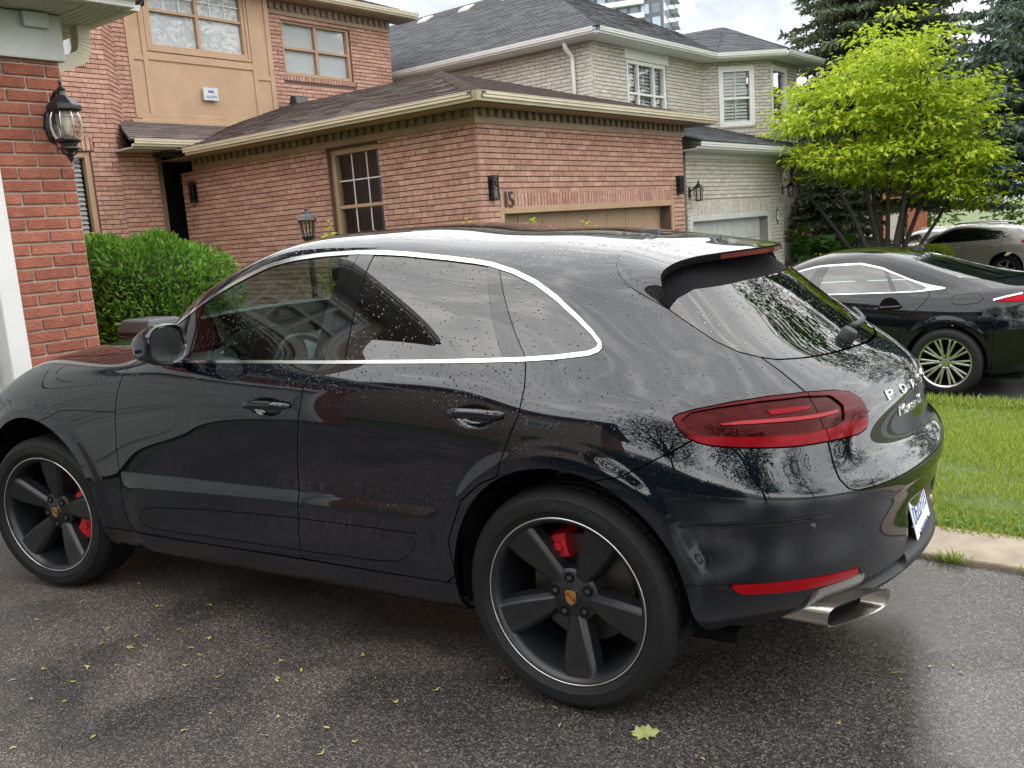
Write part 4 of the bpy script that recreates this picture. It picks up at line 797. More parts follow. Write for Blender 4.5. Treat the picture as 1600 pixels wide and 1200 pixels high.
class Body:
    """half body as one smooth surface over (u, v); pieces are cut out of it along outlines given in (u, v)"""
    def __init__(s, rows, u0, u1, du, nv, arches, deform=None, du_ctrl=.075, flare=.010):
        UK = np.linspace(u0, u1, int(round((u1-u0)/du_ctrl))+1); st = UK[1]-UK[0]
        P = np.zeros((len(UK), len(rows), 3))
        for j, r in enumerate(rows):
            r = np.array(r, float)
            a = r[1:3][::-1].copy(); a[:, 0] = 2*r[0, 0]-a[:, 0]; a[:, 2] *= -1
            b = r[-3:-1][::-1].copy(); b[:, 0] = 2*r[-1, 0]-b[:, 0]; b[:, 2] *= -1
            k = np.concatenate([a, r, b])
            for c in range(3): P[:, j, c] = pchip(k[:, 0], k[:, c+1], UK)
        m = np.array([1, -1, 1.])
        Pe = np.concatenate([P[1:5][::-1]*m, P, P[-5:-1][::-1]*m], 0)
        for _ in range(2): Pe = np.concatenate([Pe[:1], (Pe[:-2]+2*Pe[1:-1]+Pe[2:])/4, Pe[-1:]], 0)
        us = np.linspace(u0, u1, int(round((u1-u0)/du))+1)
        S = bsp(Pe, (us-u0)/st+4); n = S.shape[1]
        Sv = np.transpose(S, (1, 0, 2)); Sv = np.concatenate([Sv, (Sv[-2:-1]*m)], 0)
        vs = np.linspace(0, n-1, nv); Q = np.transpose(bsp(Sv, vs), (1, 0, 2)).copy()
        Q[0, :, 1] = 0; Q[-1, :, 1] = 0; Q[:, -1, 1] = 0
        for cx, cz, r, *_ in arches:
            d = np.hypot(Q[..., 0]-cx, Q[..., 2]-cz)-r
            k = np.clip((.088-d)/.055, 0, 1); k = k*k*(3-2*k)
            Q[..., 1] += flare*k*np.clip((Q[..., 1]-.7)/.1, 0, 1)*np.clip((cz+r+.16-Q[..., 2])/.05, 0, 1)
        if deform: Q = deform(Q, us, vs)
        a = np.gradient(Q, axis=0); b = np.gradient(Q, axis=1); Nn = np.cross(b, a)
        Ln = np.linalg.norm(Nn, axis=2, keepdims=True); Nn = Nn/np.maximum(Ln, 1e-12); Nn[Ln[..., 0] < 1e-10] = (0, 0, 1)
        Nn[0, :, 1] = 0; Nn[-1, :, 1] = 0; Nn[:, -1, 1] = 0; Nn /= np.maximum(np.linalg.norm(Nn, axis=2, keepdims=True), 1e-9)
        i = np.argmin(abs(us-1.5)); j = nv//3
        if Nn[i, j, 1] < 0: Nn = -Nn
        s.us, s.vs, s.Q, s.N, s.nv, s.nu = us, vs, Q, Nn, nv, len(us)
        U, V = np.meshgrid(us, vs, indexing='ij')
        idx = np.arange(s.nu*nv).reshape(s.nu, nv)
        A, B, C, D = idx[:-1, :-1].ravel(), idx[1:, :-1].ravel(), idx[1:, 1:].ravel(), idx[:-1, 1:].ravel()
        F = np.concatenate([np.stack([A, B, C], 1), np.stack([A, C, D], 1)])
        s.full = (Q.reshape(-1, 3), Nn.reshape(-1, 3), np.stack([U.ravel(), V.ravel()], 1), F)
        # orient the triangles along the normals
        v, n_, _, F = s.full; fn = np.cross(v[F[:, 1]]-v[F[:, 0]], v[F[:, 2]]-v[F[:, 0]])
        fl = (fn*n_[F[:, 0]]).sum(1) < 0; F[fl] = F[fl][:, ::-1]
        keep = np.linalg.norm(fn, axis=1) > 1e-10
        s.full = (v, n_, s.full[2], F[keep])
        s.rest = s.full
    def at(s, u, v):
        i = np.clip((u-s.us[0])/(s.us[1]-s.us[0]), 0, s.nu-1.001); j = np.clip((v-s.vs[0])/(s.vs[1]-s.vs[0]), 0, s.nv-1.001)
        a, b = int(i), int(j); f, g = i-a, j-b
        w = ((1-f)*(1-g), f*(1-g), (1-f)*g, f*g); q = ((a, b), (a+1, b), (a, b+1), (a+1, b+1))
        return sum(k*s.Q[t] for k, t in zip(w, q)), sum(k*s.N[t] for k, t in zip(w, q))
VS = .095                                             # metres per row, roughly
def sdf_poly(uv, poly):
    P = np.array(poly, float)*np.array([1, VS]); X = uv*np.array([1, VS])
    d = np.full(len(X), 1e9); ins = np.zeros(len(X), bool)
    for a, b in zip(P, np.roll(P, -1, 0)):
        e = b-a; w = X-a; t = np.clip((w@e)/max(e@e, 1e-12), 0, 1)
        d = np.minimum(d, np.hypot(*(w-t[:, None]*e).T))
        c = (a[1] > X[:, 1]) != (b[1] > X[:, 1])
        if abs(b[1]-a[1]) > 1e-12: ins ^= c & (X[:, 0] < (b[0]-a[0])*(X[:, 1]-a[1])/(b[1]-a[1])+a[0])
    return np.where(ins, -d, d)
def clip_mesh(m, d):
    """keep d <= 0"""
    V, N, UV, F = m
    s = d[F] <= 0; c = s.sum(1)
    keep = F[c == 3]; cross = F[(c == 1) | (c == 2)]
    nv, nn, nu, nf = [], [], [], []; cache = {}; base = len(V)
    def cut(i, j):
        k = (i, j) if i < j else (j, i)
        if k not in cache:
            t = d[i]/(d[i]-d[j]); cache[k] = base+len(nv)
            nv.append(V[i]+t*(V[j]-V[i])); q = N[i]+t*(N[j]-N[i]); nn.append(q/max(np.linalg.norm(q), 1e-9)); nu.append(UV[i]+t*(UV[j]-UV[i]))
        return cache[k]
    for a, b, c_ in cross:
        t = (a, b, c_); sg = [d[q] <= 0 for q in t]
        if sum(sg) == 1:
            k = sg.index(True); i, j, l = t[k], t[(k+1) % 3], t[(k+2) % 3]
            nf.append((i, cut(i, j), cut(i, l)))
        else:
            k = sg.index(False); i, j, l = t[k], t[(k+1) % 3], t[(k+2) % 3]
            p, q = cut(i, j), cut(i, l); nf.append((p, j, l)); nf.append((p, l, q))
    if nv: V = np.concatenate([V, nv]); N = np.concatenate([N, nn]); UV = np.concatenate([UV, nu])
    F = np.concatenate([keep, np.array(nf, int).reshape(-1, 3)]) if nf else keep
    if not len(F): return (V[:0], N[:0], UV[:0], F)
    use, inv = np.unique(F, return_inverse=True)
    return (V[use], N[use], UV[use], inv.reshape(F.shape))
def carve(body, poly, gap=.0022, grow=0.):
    """cut the outline out of what is left of the body; returns the piece"""
    d = sdf_poly(body.rest[2], poly)-grow
    piece = clip_mesh(body.rest, d+gap); body.rest = clip_mesh(body.rest, -d+gap)
    return piece
def cut_in(m, poly, gap=.0015, grow=0.):
    d = sdf_poly(m[2], poly)-grow
    return clip_mesh(m, d+gap), clip_mesh(m, -d+gap)
def panel(name, m, mat, parent, side, offset=0., flange=.012, thick=True):
    """side -1: near flank (y = -w), +1: far flank"""
    V, N, UV, F = m
    if not len(F): return None
    S = np.array([1, side, 1.]); V = V*S+offset*N*S; N = N*S
    if side < 0: F = F[:, ::-1]
    verts = V; nrm = N; faces = F
    if flange:
        E = np.concatenate([F[:, [0, 1]], F[:, [1, 2]], F[:, [2, 0]]]); k = np.sort(E, 1)
        key = k[:, 0].astype(np.int64)*(len(V)+1)+k[:, 1]; _, ix, ct = np.unique(key, return_index=True, return_counts=True)
        be = E[ix[ct == 1]]
        # the centre line is no edge
        be = be[~((abs(V[be[:, 0], 1]) < 1e-5) & (abs(V[be[:, 1], 1]) < 1e-5))]
        if len(be):
            a, b = V[be[:, 0]], V[be[:, 1]]; ai, bi = a-N[be[:, 0]]*flange, b-N[be[:, 1]]*flange
            n0 = len(V); q = len(be)
            fn = np.cross(b-a, N[be[:, 0]]); fn /= np.maximum(np.linalg.norm(fn, axis=1, keepdims=True), 1e-9)
            verts = np.concatenate([V, a, b, bi, ai]); nrm = np.concatenate([N, fn, fn, fn, fn])
            i = np.arange(q)
            faces = np.concatenate([F, np.stack([n0+q+i, n0+i, n0+3*q+i], 1), np.stack([n0+q+i, n0+3*q+i, n0+2*q+i], 1)])
    me = bpy.data.meshes.new(name)
    me.vertices.add(len(verts)); me.vertices.foreach_set('co', verts.astype(np.float32).ravel())
    me.loops.add(len(faces)*3); me.loops.foreach_set('vertex_index', faces.astype(np.int32).ravel())
    me.polygons.add(len(faces)); me.polygons.foreach_set('loop_start', np.arange(0, len(faces)*3, 3, dtype=np.int32)); me.polygons.foreach_set('loop_total', np.full(len(faces), 3, np.int32))
    me.update(calc_edges=True); me.validate()
    me.polygons.foreach_set('use_smooth', [True]*len(me.polygons))
    try: me.normals_split_custom_set_from_vertices(nrm.astype(np.float32))
    except Exception as ex: print('normals', name, ex)
    me.materials.append(mat)
    o = bpy.data.objects.new(name, me); COL.objects.link(o); o.parent = parent
    return o
def sweep_on(body, pts, side, prof, mat, name, parent, smooth=True):
    """sweep a small cross-section (out, along-v) along surface points"""
    mb = MB(); C = []
    for u, v in pts: q, n = body.at(u, v); C.append((Vector(q)*1, Vector(n)))
    ring = []
    for i, (q, n) in enumerate(C):
        t = (C[min(i+1, len(C)-1)][0]-C[max(i-1, 0)][0]).normalized(); b = t.cross(n).normalized()
        ring.append([q+n*o+b*a for o, a in prof])
    k = len(prof); v = [Vector((p.x, p.y*side, p.z)) for r in ring for p in r]; f = []
    for i in range(len(ring)-1):
        for j in range(k): f.append((i*k+j, i*k+(j+1) % k, (i+1)*k+(j+1) % k, (i+1)*k+j))
    f += [tuple(range(k)), tuple((len(ring)-1)*k+j for j in range(k))]
    return mb.add(v, f).build(name, mat, parent, auto=40)
# ------------------------------------------------------------------ wheels (axis along y, outer face towards -y)
def wheel_five(parent, loc, rot, steer, face, caliper_at, R=.370, rim_r=.272, width=.27, text=None):
    w = empty('wheel', loc, steer + (0 if face < 0 else math.pi)); w.parent = parent
    hw = width/2
    # tyre: sidewalls, shoulders, grooved tread
    prof = [(rim_r-.006, -hw+.034), (rim_r+.006, -hw+.014), (rim_r+.020, -hw+.004), (rim_r+.030, -hw-.0005), (rim_r+.0315, -hw-.0022), (rim_r+.034, -hw-.0022), (.5*(rim_r+R), -hw-.004), (.5*(rim_r+R)+.014, -hw-.0035), (.5*(rim_r+R)+.0155, -hw-.0015), (.5*(rim_r+R)+.018, -hw-.0015), (R-.030, -hw+.003), (R-.014, -hw+.016), (R-.005, -hw+.030)]
    tread = []
    gx = [-.075, -.028, .028, .075]
    x = -hw+.040; tread.append((R, x))
    for g in gx: tread += [(R, g-.006), (R-.007, g-.005), (R-.007, g+.005), (R, g+.006)]
    tread.append((R, hw-.040))
    prof2 = prof+tread+[(r, -h) for r, h in prof[::-1]]
    t = MB().lathe(prof2, 96, 'y', closed=False).build('tyre', M['rubber'], w, auto=35)
    sip = MB()                                        # shoulder grooves
    for i in range(60):
        a = 2*math.pi*i/60
        for s in (-1, 1):
            c, sn = math.cos(a), math.sin(a)
            p1 = ((R-.010)*c, s*(hw-.024), (R-.010)*sn); p2 = ((R+.0012)*c, s*(hw-.075), (R+.0012)*sn)
            sip.bar(p1, p2, .0055, .0035, (c, 0, sn))
    sip.build('tread_grooves', M['shell'], t)['kind'] = 'stuff'
    if text:
        tv, tf = text_mesh(text, .030, .0012, 'lettering'); wsum = max(v[0] for v in tv)-min(v[0] for v in tv)
        nv_ = []
        for x, y, z in tv:
            rr = .5*(rim_r+R)+.004+y; a = math.radians(78)-x/(.5*(rim_r+R)); nv_.append((rr*math.cos(a), -hw-.0035-z*.6, rr*math.sin(a)))
        MB().add(nv_, tf).build('sidewall_lettering', M['barrel'], t)
    rim = MB().lathe([(rim_r+.004, -hw+.030), (rim_r+.012, -hw+.016), (rim_r+.009, -hw+.010), (rim_r+.001, -hw+.011), (rim_r-.012, -hw+.022), (rim_r-.020, -hw+.045), (rim_r-.024, -hw+.09), (rim_r-.034, .06), (rim_r-.034, hw-.04), (rim_r-.02, hw-.03)], 96, 'y').build('rim', M['rim'], w, auto=40)
    MB().lathe([(rim_r+.0085, -hw+.0105), (rim_r+.010, -hw+.0085), (rim_r+.004, -hw+.0085), (rim_r+.003, -hw+.011)], 96, 'y', closed=True).build('polished_lip', M['chrome'], rim, smooth=True)
    # five broad spokes
    def spoke(a):
        st = [(.066, .024, -hw+.064, .012), (.095, .031, -hw+.056, .012), (.135, .040, -hw+.046, .012), (.19, .051, -hw+.034, .012), (.25, .058, -hw+.026, .011), (rim_r-.010, .062, -hw+.022, .010)]
        mb = MB(); v = []; f = []
        for r, h, y, bv in st:
            ring = [(-h-.012, y+.055), (-h-.004, y+.016), (-h+.006, y+.0035), (-h+.013, y), (h-.013, y), (h-.006, y+.0035), (h+.004, y+.016), (h+.012, y+.055)]
            for tn, yy in ring: v.append((r*math.cos(a)-tn*math.sin(a), yy, r*math.sin(a)+tn*math.cos(a)))
        k = 8
        for i in range(len(st)-1):
            for j in range(k-1): f.append((i*k+j, (i+1)*k+j, (i+1)*k+j+1, i*k+j+1))
            f.append((i*k+k-1, (i+1)*k+k-1, (i+1)*k, i*k))
        f += [tuple(range(k)), tuple((len(st)-1)*k+j for j in range(k))[::-1]]
        return mb.add(v, f).build('spoke', M['rim'], w, auto=14, bevel=0)
    for i in range(5): spoke(rot+i*2*math.pi/5)
    hub = MB().lathe([(0, -hw+.060), (.040, -hw+.060), (.046, -hw+.064), (.076, -hw+.066), (.090, -hw+.076), (.094, -hw+.12), (0, -hw+.12)], 40, 'y').build('hub', M['rim'], w, auto=35)
    for i in range(5):
        a = rot+(i+.5)*2*math.pi/5; r = .062
        MB().lathe([(0, -hw+.0600), (.008, -hw+.0600), (.0095, -hw+.0635), (.0095, -hw+.08)], 6, 'y', (r*math.cos(a), 0, r*math.sin(a))).build('wheel_bolt', M['disc'], hub)
        MB().lathe([(0, -hw+.0630), (.0165, -hw+.0626), (.0185, -hw+.0660)], 16, 'y', (r*math.cos(a), 0, r*math.sin(a))).build('bolt_seat', M['shell'], hub)
    # enamel shield on the hub
    sh = [(-.018, .022), (0, .025), (.018, .022), (.019, 0), (.014, -.016), (0, -.027), (-.014, -.016), (-.019, 0)]
    cap = MB().lathe([(0, -hw+.055), (.032, -hw+.056), (.035, -hw+.061)], 32, 'y').build('centre_cap', M['rim'], hub, auto=40)
    cr = MB().prism([(x, -hw+.0545, z) for x, z in sh], (0, -.0015, 0)).build('crest', M['gold'], cap)
    mq = MB()
    for x0, x1, z0, z1 in ((-.0155, -.003, .005, .016), (.003, .0155, -.012, -.001), (-.004, .004, -.004, .006)): mq.prism([(x0, -hw+.0528, z0), (x1, -hw+.0528, z0), (x1, -hw+.0528, z1), (x0, -hw+.0528, z1)], (0, -.0012, 0))
    mq.build('crest_field', M['crest_red'], cap)
    # brake
    d = MB().lathe([(.075, .012), (.182, .012), (.186, .016), (.186, .034), (.182, .038), (.075, .038)], 64, 'y').build('brake_disc', M['disc'], w, auto=40)
    MB().lathe([(0, -.01), (.078, -.01), (.082, .0), (.082, .05)], 40, 'y').build('disc_bell', M['barrel'], d, auto=40)
    a0, a1 = caliper_at; mb = MB(); v = []; n = 10
    pr = [(.118, -.030), (.125, -.040), (.165, -.046), (.200, -.038), (.206, -.02), (.206, .06), (.118, .06)]
    c = MB().lathe(pr, n, 'y', closed=True, a0=a0, a1=a1)
    for k in (0, n): c.f.append(tuple(k*len(pr)+j for j in range(len(pr)))); c.m.append(0)
    cal = c.build('caliper', M['caliper'], w, auto=30)
    for q in (.22, .78):
        a = a0+(a1-a0)*q
        MB().lathe([(0, -.052), (.014, -.052), (.018, -.044), (.018, -.03)], 16, 'y', (.163*math.cos(a), 0, .163*math.sin(a))).build('piston_cap', M['caliper'], cal, auto=40)
    MB().lathe([(0, .075), (.20, .075), (rim_r-.03, .09)], 40, 'y').build('dust_shield', M['shell'], w)
    return w
def wheel_multi(parent, loc, face, R=.335, rim_r=.228, width=.23, n=10, mat='alloy'):
    w = empty('wheel', loc, 0 if face < 0 else math.pi); w.parent = parent; hw = width/2
    MB().lathe([(rim_r-.004, -hw+.03), (rim_r+.012, -hw+.004), (.5*(rim_r+R), -hw-.003), (R-.02, -hw+.008), (R-.004, -hw+.03), (R, -hw+.05), (R, hw-.05), (R-.02, hw-.008), (rim_r, hw-.02)], 64, 'y').build('tyre', M['rubber'], w, auto=35)
    MB().lathe([(rim_r+.008, -hw+.014), (rim_r+.004, -hw+.006), (rim_r-.010, -hw+.012), (rim_r-.016, -hw+.04), (rim_r-.025, .07)], 64, 'y').build('rim', M[mat], w, auto=40)
    MB().lathe([(0, -.005), (rim_r-.022, .0), (rim_r-.022, .03), (0, .03)], 40, 'y').build('wheel_back', M['shell'], w)
    for i in range(n):
        a = 2*math.pi*i/n
        for s in (-1, 1) if mat == 'alloy' else (0,):
            p = []
            b = a+s*.035; e = a+s*.105
            p1 = (.05*math.cos(b), -hw+.040, .05*math.sin(b)); p2 = ((rim_r-.012)*math.cos(e), -hw+.022, (rim_r-.012)*math.sin(e))
            MB().bar(p1, p2, .020 if s else .045, .03, (0, 1, 0)).build('spoke', M[mat], w, bevel=.004)
    hub = MB().lathe([(0, -hw+.026), (.028, -hw+.027), (.032, -hw+.034), (.066, -hw+.038), (.070, -hw+.05), (.07, 0)], 32, 'y').build('hub', M[mat], w, auto=35)
    for i in range(5):
        a = math.pi/2+2*math.pi*i/5
        MB().lathe([(0, -hw+.031), (.010, -hw+.031), (.012, -hw+.04)], 8, 'y', (.050*math.cos(a), 0, .050*math.sin(a))).build('wheel_nut', M['shell'], hub)
    return w
# ------------------------------------------------------------------ the black sport utility car
def ss(t): t = np.clip(t, 0, 1); return t*t*(3-2*t)
def suv_deform(Q, us, vs):
    x, w, z = Q[..., 0].copy(), Q[..., 1].copy(), Q[..., 2].copy()
    U = us[:, None]+0*x
    side = ss((w-.82)/.05)*(U > .55)*(U < 3.0)
    k = np.clip((.622+.010*(x-.6)-z)/.06, 0, 1); k = 1-(1-k)**2
    fade = ss((x-.62)/.12)*ss((2.40-x)/.12)
    Q[..., 1] += .013*k*side*fade
    for cx, cz in ((1.580, .958), (2.522, .966)):                                    # finger wells behind the handles
        q = np.clip(1-((x-cx)/.085)**2-((z-cz+.004)/.036)**2, 0, 1)
        Q[..., 1] -= .022*ss(q*1.6)*side
    rear = ss((U-3.16)/.10)
    k = ss((.684-z)/.016)*ss((z-.50)/.14)                                            # bumper: sharp ledge, hollow below
    Nx, Ny = np.gradient(Q[..., 1], axis=0), -np.gradient(Q[..., 0], axis=0)          # outward in plan
    Ln = np.maximum(np.hypot(Nx, Ny), 1e-9); ox, oy = -Nx/Ln, -Ny/Ln
    Q[..., 0] -= .016*k*rear*ox; Q[..., 1] -= .016*k*rear*oy
    pl = ss((.36-w)/.14)*ss((z-.40)/.016)*ss((.615-z)/.03)*(U > 3.7)                 # number plate recess
    Q[..., 0] -= .060*pl
    return Q
def make_suv():
    root = empty('sport_utility_car')
    tag(root, 'large wet black sport utility car with five-spoke dark wheels and red tail lamps', 'car')
    ARCH = ((0, .405, .442), (2.81, .405, .415))
    B = Body(ROWS_SUV, -1.5, 4.2, .0115, 250, ARCH, suv_deform)
    p, tb = M['paint'], M['trim_black']
    # wheel openings
    V = B.rest[0]; d = np.full(len(V), -1.)
    for cx, cz, r in ARCH:
        c = r-np.hypot(V[:, 0]-cx, V[:, 2]-cz)
        low = np.where((V[:, 2] < cz), np.minimum(r-abs(V[:, 0]-cx)+np.where(V[:, 0] > cx, .25*np.clip(cz-V[:, 2], 0, 1), 0), .2), -1)
        c = np.maximum(c, low); d = np.maximum(d, np.where(V[:, 1] > .55, c, -1))
    B.rest = clip_mesh(B.rest, d)
    whole = B.rest
    DLO = [(.735, 10.25), (.80, 11.55), (.881, 12.30), (1.046, 12.475), (1.186, 12.62), (1.312, 12.80), (1.435, 12.99), (1.55, 13.11), (1.673, 13.18), (1.835, 13.195), (2.051, 13.12), (2.258, 13.0), (2.40, 12.89), (2.481, 12.79), (2.601, 12.53), (2.717, 12.154), (2.824, 11.67), (2.92, 11.114), (2.975, 10.70), (3.003, 10.36), (3.004, 10.16), (2.985, 10.0), (2.94, 9.87), (2.807, 9.755), (2.68, 9.695), (2.4, 9.66), (1.83, 9.61), (1.05, 9.635), (.80, 9.80)]
    WS = [(.76, 17), (.745, 13.2), (.80, 13.05), (.95, 13.45), (1.1, 13.75), (1.30, 14.05), (1.385, 14.5), (1.41, 17)]
    GL = [(3.352, 11.42), (3.399, 10.884), (3.449, 10.26), (3.503, 9.864), (3.567, 9.657), (3.618, 9.56), (3.724, 9.56), (3.862, 9.60), (4.017, 9.65), (4.3, 9.67), (4.3, 12.25), (3.9, 12.2), (3.53, 12.02), (3.42, 11.75)]
    SPZ = [(4.3, 14.46), (4.05, 14.47), (3.697, 14.44), (3.454, 14.117), (3.282, 13.66), (3.221, 13.23), (3.195, 12.9), (3.194, 12.56), (3.242, 12.08), (3.302, 11.73), (3.352, 11.42), (3.42, 11.75), (3.53, 12.02), (3.9, 12.2), (4.3, 12.25)]  # runs down over the glass as painted shade below the spoiler
    TL = [(3.203, 7.70), (3.218, 7.83), (3.281, 8.018), (3.395, 8.259), (3.508, 8.394), (3.619, 8.43), (3.705, 8.382), (3.75, 8.25), (3.772, 7.985), (3.774, 7.682), (3.765, 7.293), (3.750, 7.091), (3.72, 6.985), (3.66, 6.955), (3.601, 6.94), (3.515, 6.905), (3.396, 6.90), (3.301, 6.92), (3.264, 6.985), (3.235, 7.12), (3.214, 7.36)]
    DARK = [(3.347, 8.08), (3.47, 8.25), (3.600, 8.31), (3.680, 8.24), (3.698, 7.90), (3.682, 7.482), (3.645, 7.35), (3.559, 7.29), (3.357, 7.235), (3.274, 7.235), (3.236, 7.45), (3.228, 7.66), (3.262, 7.90)]
    LED = [(3.335, 7.60), (3.40, 7.70), (3.471, 7.735), (3.607, 7.765), (3.683, 7.81), (3.677, 7.716), (3.602, 7.655), (3.466, 7.625), (3.335, 7.55)]
    LED2 = [(3.474, 8.001), (3.576, 8.05), (3.61, 8.03), (3.60, 7.94), (3.56, 7.90), (3.484, 7.85)]
    TG = [(3.567, 9.657), (3.594, 9.149), (3.623, 8.235), (3.618, 7.6), (3.611, 6.98), (3.610, 6.667), (3.607, 6.169), (3.605, 5.553), (3.617, 5.05), (3.642, 4.85), (3.69, 4.78), (3.784, 4.76), (4.3, 4.76), (4.3, 9.75), (3.862, 9.75), (3.62, 9.8)]
    RB = [(2.9, 5.2), (3.03, 5.63), (3.147, 6.45), (3.243, 7.06), (3.4, 7.3), (3.613, 7.3), (3.611, 6.98), (3.612, 6.667), (3.609, 6.169), (3.607, 5.553), (3.619, 5.05), (3.644, 4.85), (3.69, 4.78), (3.784, 4.76), (4.3, 4.76), (4.3, -1), (3.02, -1), (3.1, 3)]
    VAL = [(3.0, 2.58), (3.228, 2.50), (3.322, 2.443), (3.397, 2.39), (3.49, 2.315), (3.586, 2.225), (3.664, 2.16), (3.68, 1.80), (3.9, 1.72), (4.3, 1.70), (4.3, -1), (3.0, -1)]
    RF = [(3.322, 2.44), (3.397, 2.382), (3.49, 2.315), (3.586, 2.219), (3.662, 2.17), (3.664, 1.91), (3.589, 1.896), (3.492, 1.966), (3.426, 2.042), (3.356, 2.125), (3.339, 2.26)]
    LIP = [(3.55, 1.05), (3.70, 1.30), (3.9, 1.42), (4.3, 1.45), (4.3, .70), (3.9, .70), (3.66, .75)]
    FD = [(.716, 10.2), (.70, 9.4), (.679, 8.118), (.65, 6.637), (.624, 4.816), (.613, 2.813), (.640, 2.15), (.70, 1.94), (1.0, 1.92), (1.695, 1.93), (1.678, 2.15), (1.672, 2.792), (1.70, 4.869), (1.751, 7.305), (1.771, 8.314), (1.829, 9.55), (1.842, 10.2)]
    RD = [(1.842, 10.2), (1.829, 9.55), (1.771, 8.314), (1.751, 7.305), (1.70, 4.869), (1.672, 2.792), (1.678, 2.15), (1.695, 1.93), (2.36, 1.90), (2.40, 2.2), (2.38, 3.2), (2.45, 4.4), (2.54, 5.0), (2.613, 5.262), (2.625, 5.75), (2.656, 6.636), (2.691, 7.609), (2.695, 8.587), (2.685, 9.6), (2.68, 10.2)]
    VENT = [(.05, 5.3), (.12, 5.75), (.183, 5.99), (.268, 6.402), (.40, 6.47), (.665, 6.503), (.64, 5.7), (.624, 4.816), (.613, 2.813), (.640, 2.15), (.66, 1.9), (.05, 1.9)]
    FEN = [(-.40, -1), (-.40, 5.5), (-.46, 7.2), (-.70, 8.8), (-.62, 9.55), (-.3, 10.15), (.3, 10.45), (.70, 10.95), (.716, 10.2), (.70, 9.4), (.679, 8.118), (.65, 6.637), (.624, 4.816), (.613, 2.813), (.640, 2.15), (.66, 1.9), (.46, 1.9), (.40, -1)]
    HOOD = [(.66, 17), (.66, 11.5), (.3, 10.45), (-.3, 10.15), (-.62, 9.55), (-1.0, 9.0), (-1.6, 8.9), (-1.6, 17)]
    FB = [(-.40, -1), (-.40, 5.5), (-.46, 7.2), (-.70, 8.8), (-1.0, 9.0), (-1.6, 8.9), (-1.6, -1)]
    HL = [(-.50, 7.4), (-.66, 8.5), (-.92, 8.45), (-1.0, 7.6), (-.85, 6.9), (-.6, 6.8)]
    GR = [(-1.6, 7.9), (-1.05, 7.7), (-.95, 5.9), (-1.1, 4.4), (-1.6, 4.2)]
    SILL = [(.40, 1.92), (2.50, 1.90), (2.50, -1), (.40, -1)]
    BLADE = [(.734, 2.577), (.765, 2.80), (.83, 2.93), (1.179, 3.101), (1.679, 3.227), (2.089, 3.26), (2.248, 3.281), (2.236, 2.96), (2.20, 2.60), (2.15, 2.36), (2.05, 2.28), (1.70, 2.23), (1.04, 2.20), (.80, 2.2), (.745, 2.36)]
    P = {}
    P['dlo'] = carve(B, DLO, .001); P['ws'] = carve(B, WS, .003); P['spz'] = carve(B, SPZ, .003); P['gl'] = carve(B, GL, .003)
    P['tl'] = carve(B, TL); P['hood'] = carve(B, HOOD, .0025); P['tg'] = carve(B, TG, .0028)
    rb = carve(B, RB); P['val'], rb = cut_in(rb, VAL, .001); P['rf'], P['val'] = cut_in(P['val'], RF, .001); P['rb'] = rb
    fb = carve(B, FB); P['hl'], fb = cut_in(fb, HL); P['gr'], fb = cut_in(fb, GR); P['fb'] = fb
    fd = carve(B, FD, .0024); rd = carve(B, RD, .0024)
    P['fdb'], fd = cut_in(fd, BLADE, .0012); P['rdb'], rd = cut_in(rd, BLADE, .0012); P['fd'], P['rd'] = fd, rd
    P['vent'] = carve(B, VENT, .0018); P['fen'] = carve(B, FEN); P['sill'] = carve(B, SILL, .0018)
    P['shell'] = B.rest
    # glazing: bright frame, then panes and pillars
    D = P['dlo']; dd = sdf_poly(D[2], DLO)
    frame = clip_mesh(D, -dd-.0165); inner = clip_mesh(D, dd+.0175)
    def band(m, pts_front, pts_rear): return cut_in(m, pts_front+pts_rear[::-1], .0)[0]
    sail = [(.5, 8), (1.085, 9), (1.095, 9.94), (1.094, 12.2), (1.10, 14), (.5, 14)]
    c_b1 = [(1.778, 9), (1.786, 9.9), (1.797, 12.98), (1.80, 14)]; c_b = [(1.838, 9), (1.842, 9.9), (1.841, 13.1), (1.84, 14)]; c_b2 = [(1.945, 9), (1.940, 9.92), (1.915, 12.8), (1.905, 14)]
    c_d1 = [(2.63, 9), (2.597, 9.94), (2.464, 12.6), (2.43, 14)]; c_d2 = [(2.700, 9), (2.677, 10.0), (2.514, 12.73), (2.49, 14)]
    P['sail'], inner = cut_in(inner, sail, .0015)
    P['g1'] = band(inner, [(1.0, 8), (1.0, 14)], c_b1); P['b1'] = cut_in(inner, c_b1+c_b[::-1], .0012)[0]; P['b2'] = cut_in(inner, c_b+c_b2[::-1], .0012)[0]
    P['g2'] = cut_in(inner, c_b2+c_d1[::-1], .0005)[0]; P['d1'] = cut_in(inner, c_d1+c_d2[::-1], .0012)[0]; P['g3'] = cut_in(inner, c_d2+[(3.2, 14), (3.2, 8)], .0016)[0]
    dk, rim = cut_in(P['tl'], DARK, .0005)
    led, dk = cut_in(dk, LED, .0003); led2, dk = cut_in(dk, LED2, .0003)
    SPLIT = [(3.0, 6.3), (3.615, 6.3), (3.6155, 7.4), (3.6215, 8.9), (3.0, 8.9)]
    low, rim = cut_in(rim, [(3.0, 7.20), (3.30, 7.20), (3.56, 7.24), (3.70, 7.42), (3.9, 7.42), (3.9, 6.4), (3.0, 6.4)], .0003); low, low_b = cut_in(low, SPLIT, .0014)
    rim, rim_b = cut_in(rim, SPLIT, .0014); dk, dk_b = cut_in(dk, SPLIT, .0014)
    # an inner black lining closes the gaps
    lin = whole
    for pl in (DLO, WS, GL): lin = clip_mesh(lin, -sdf_poly(lin[2], pl)+.012)
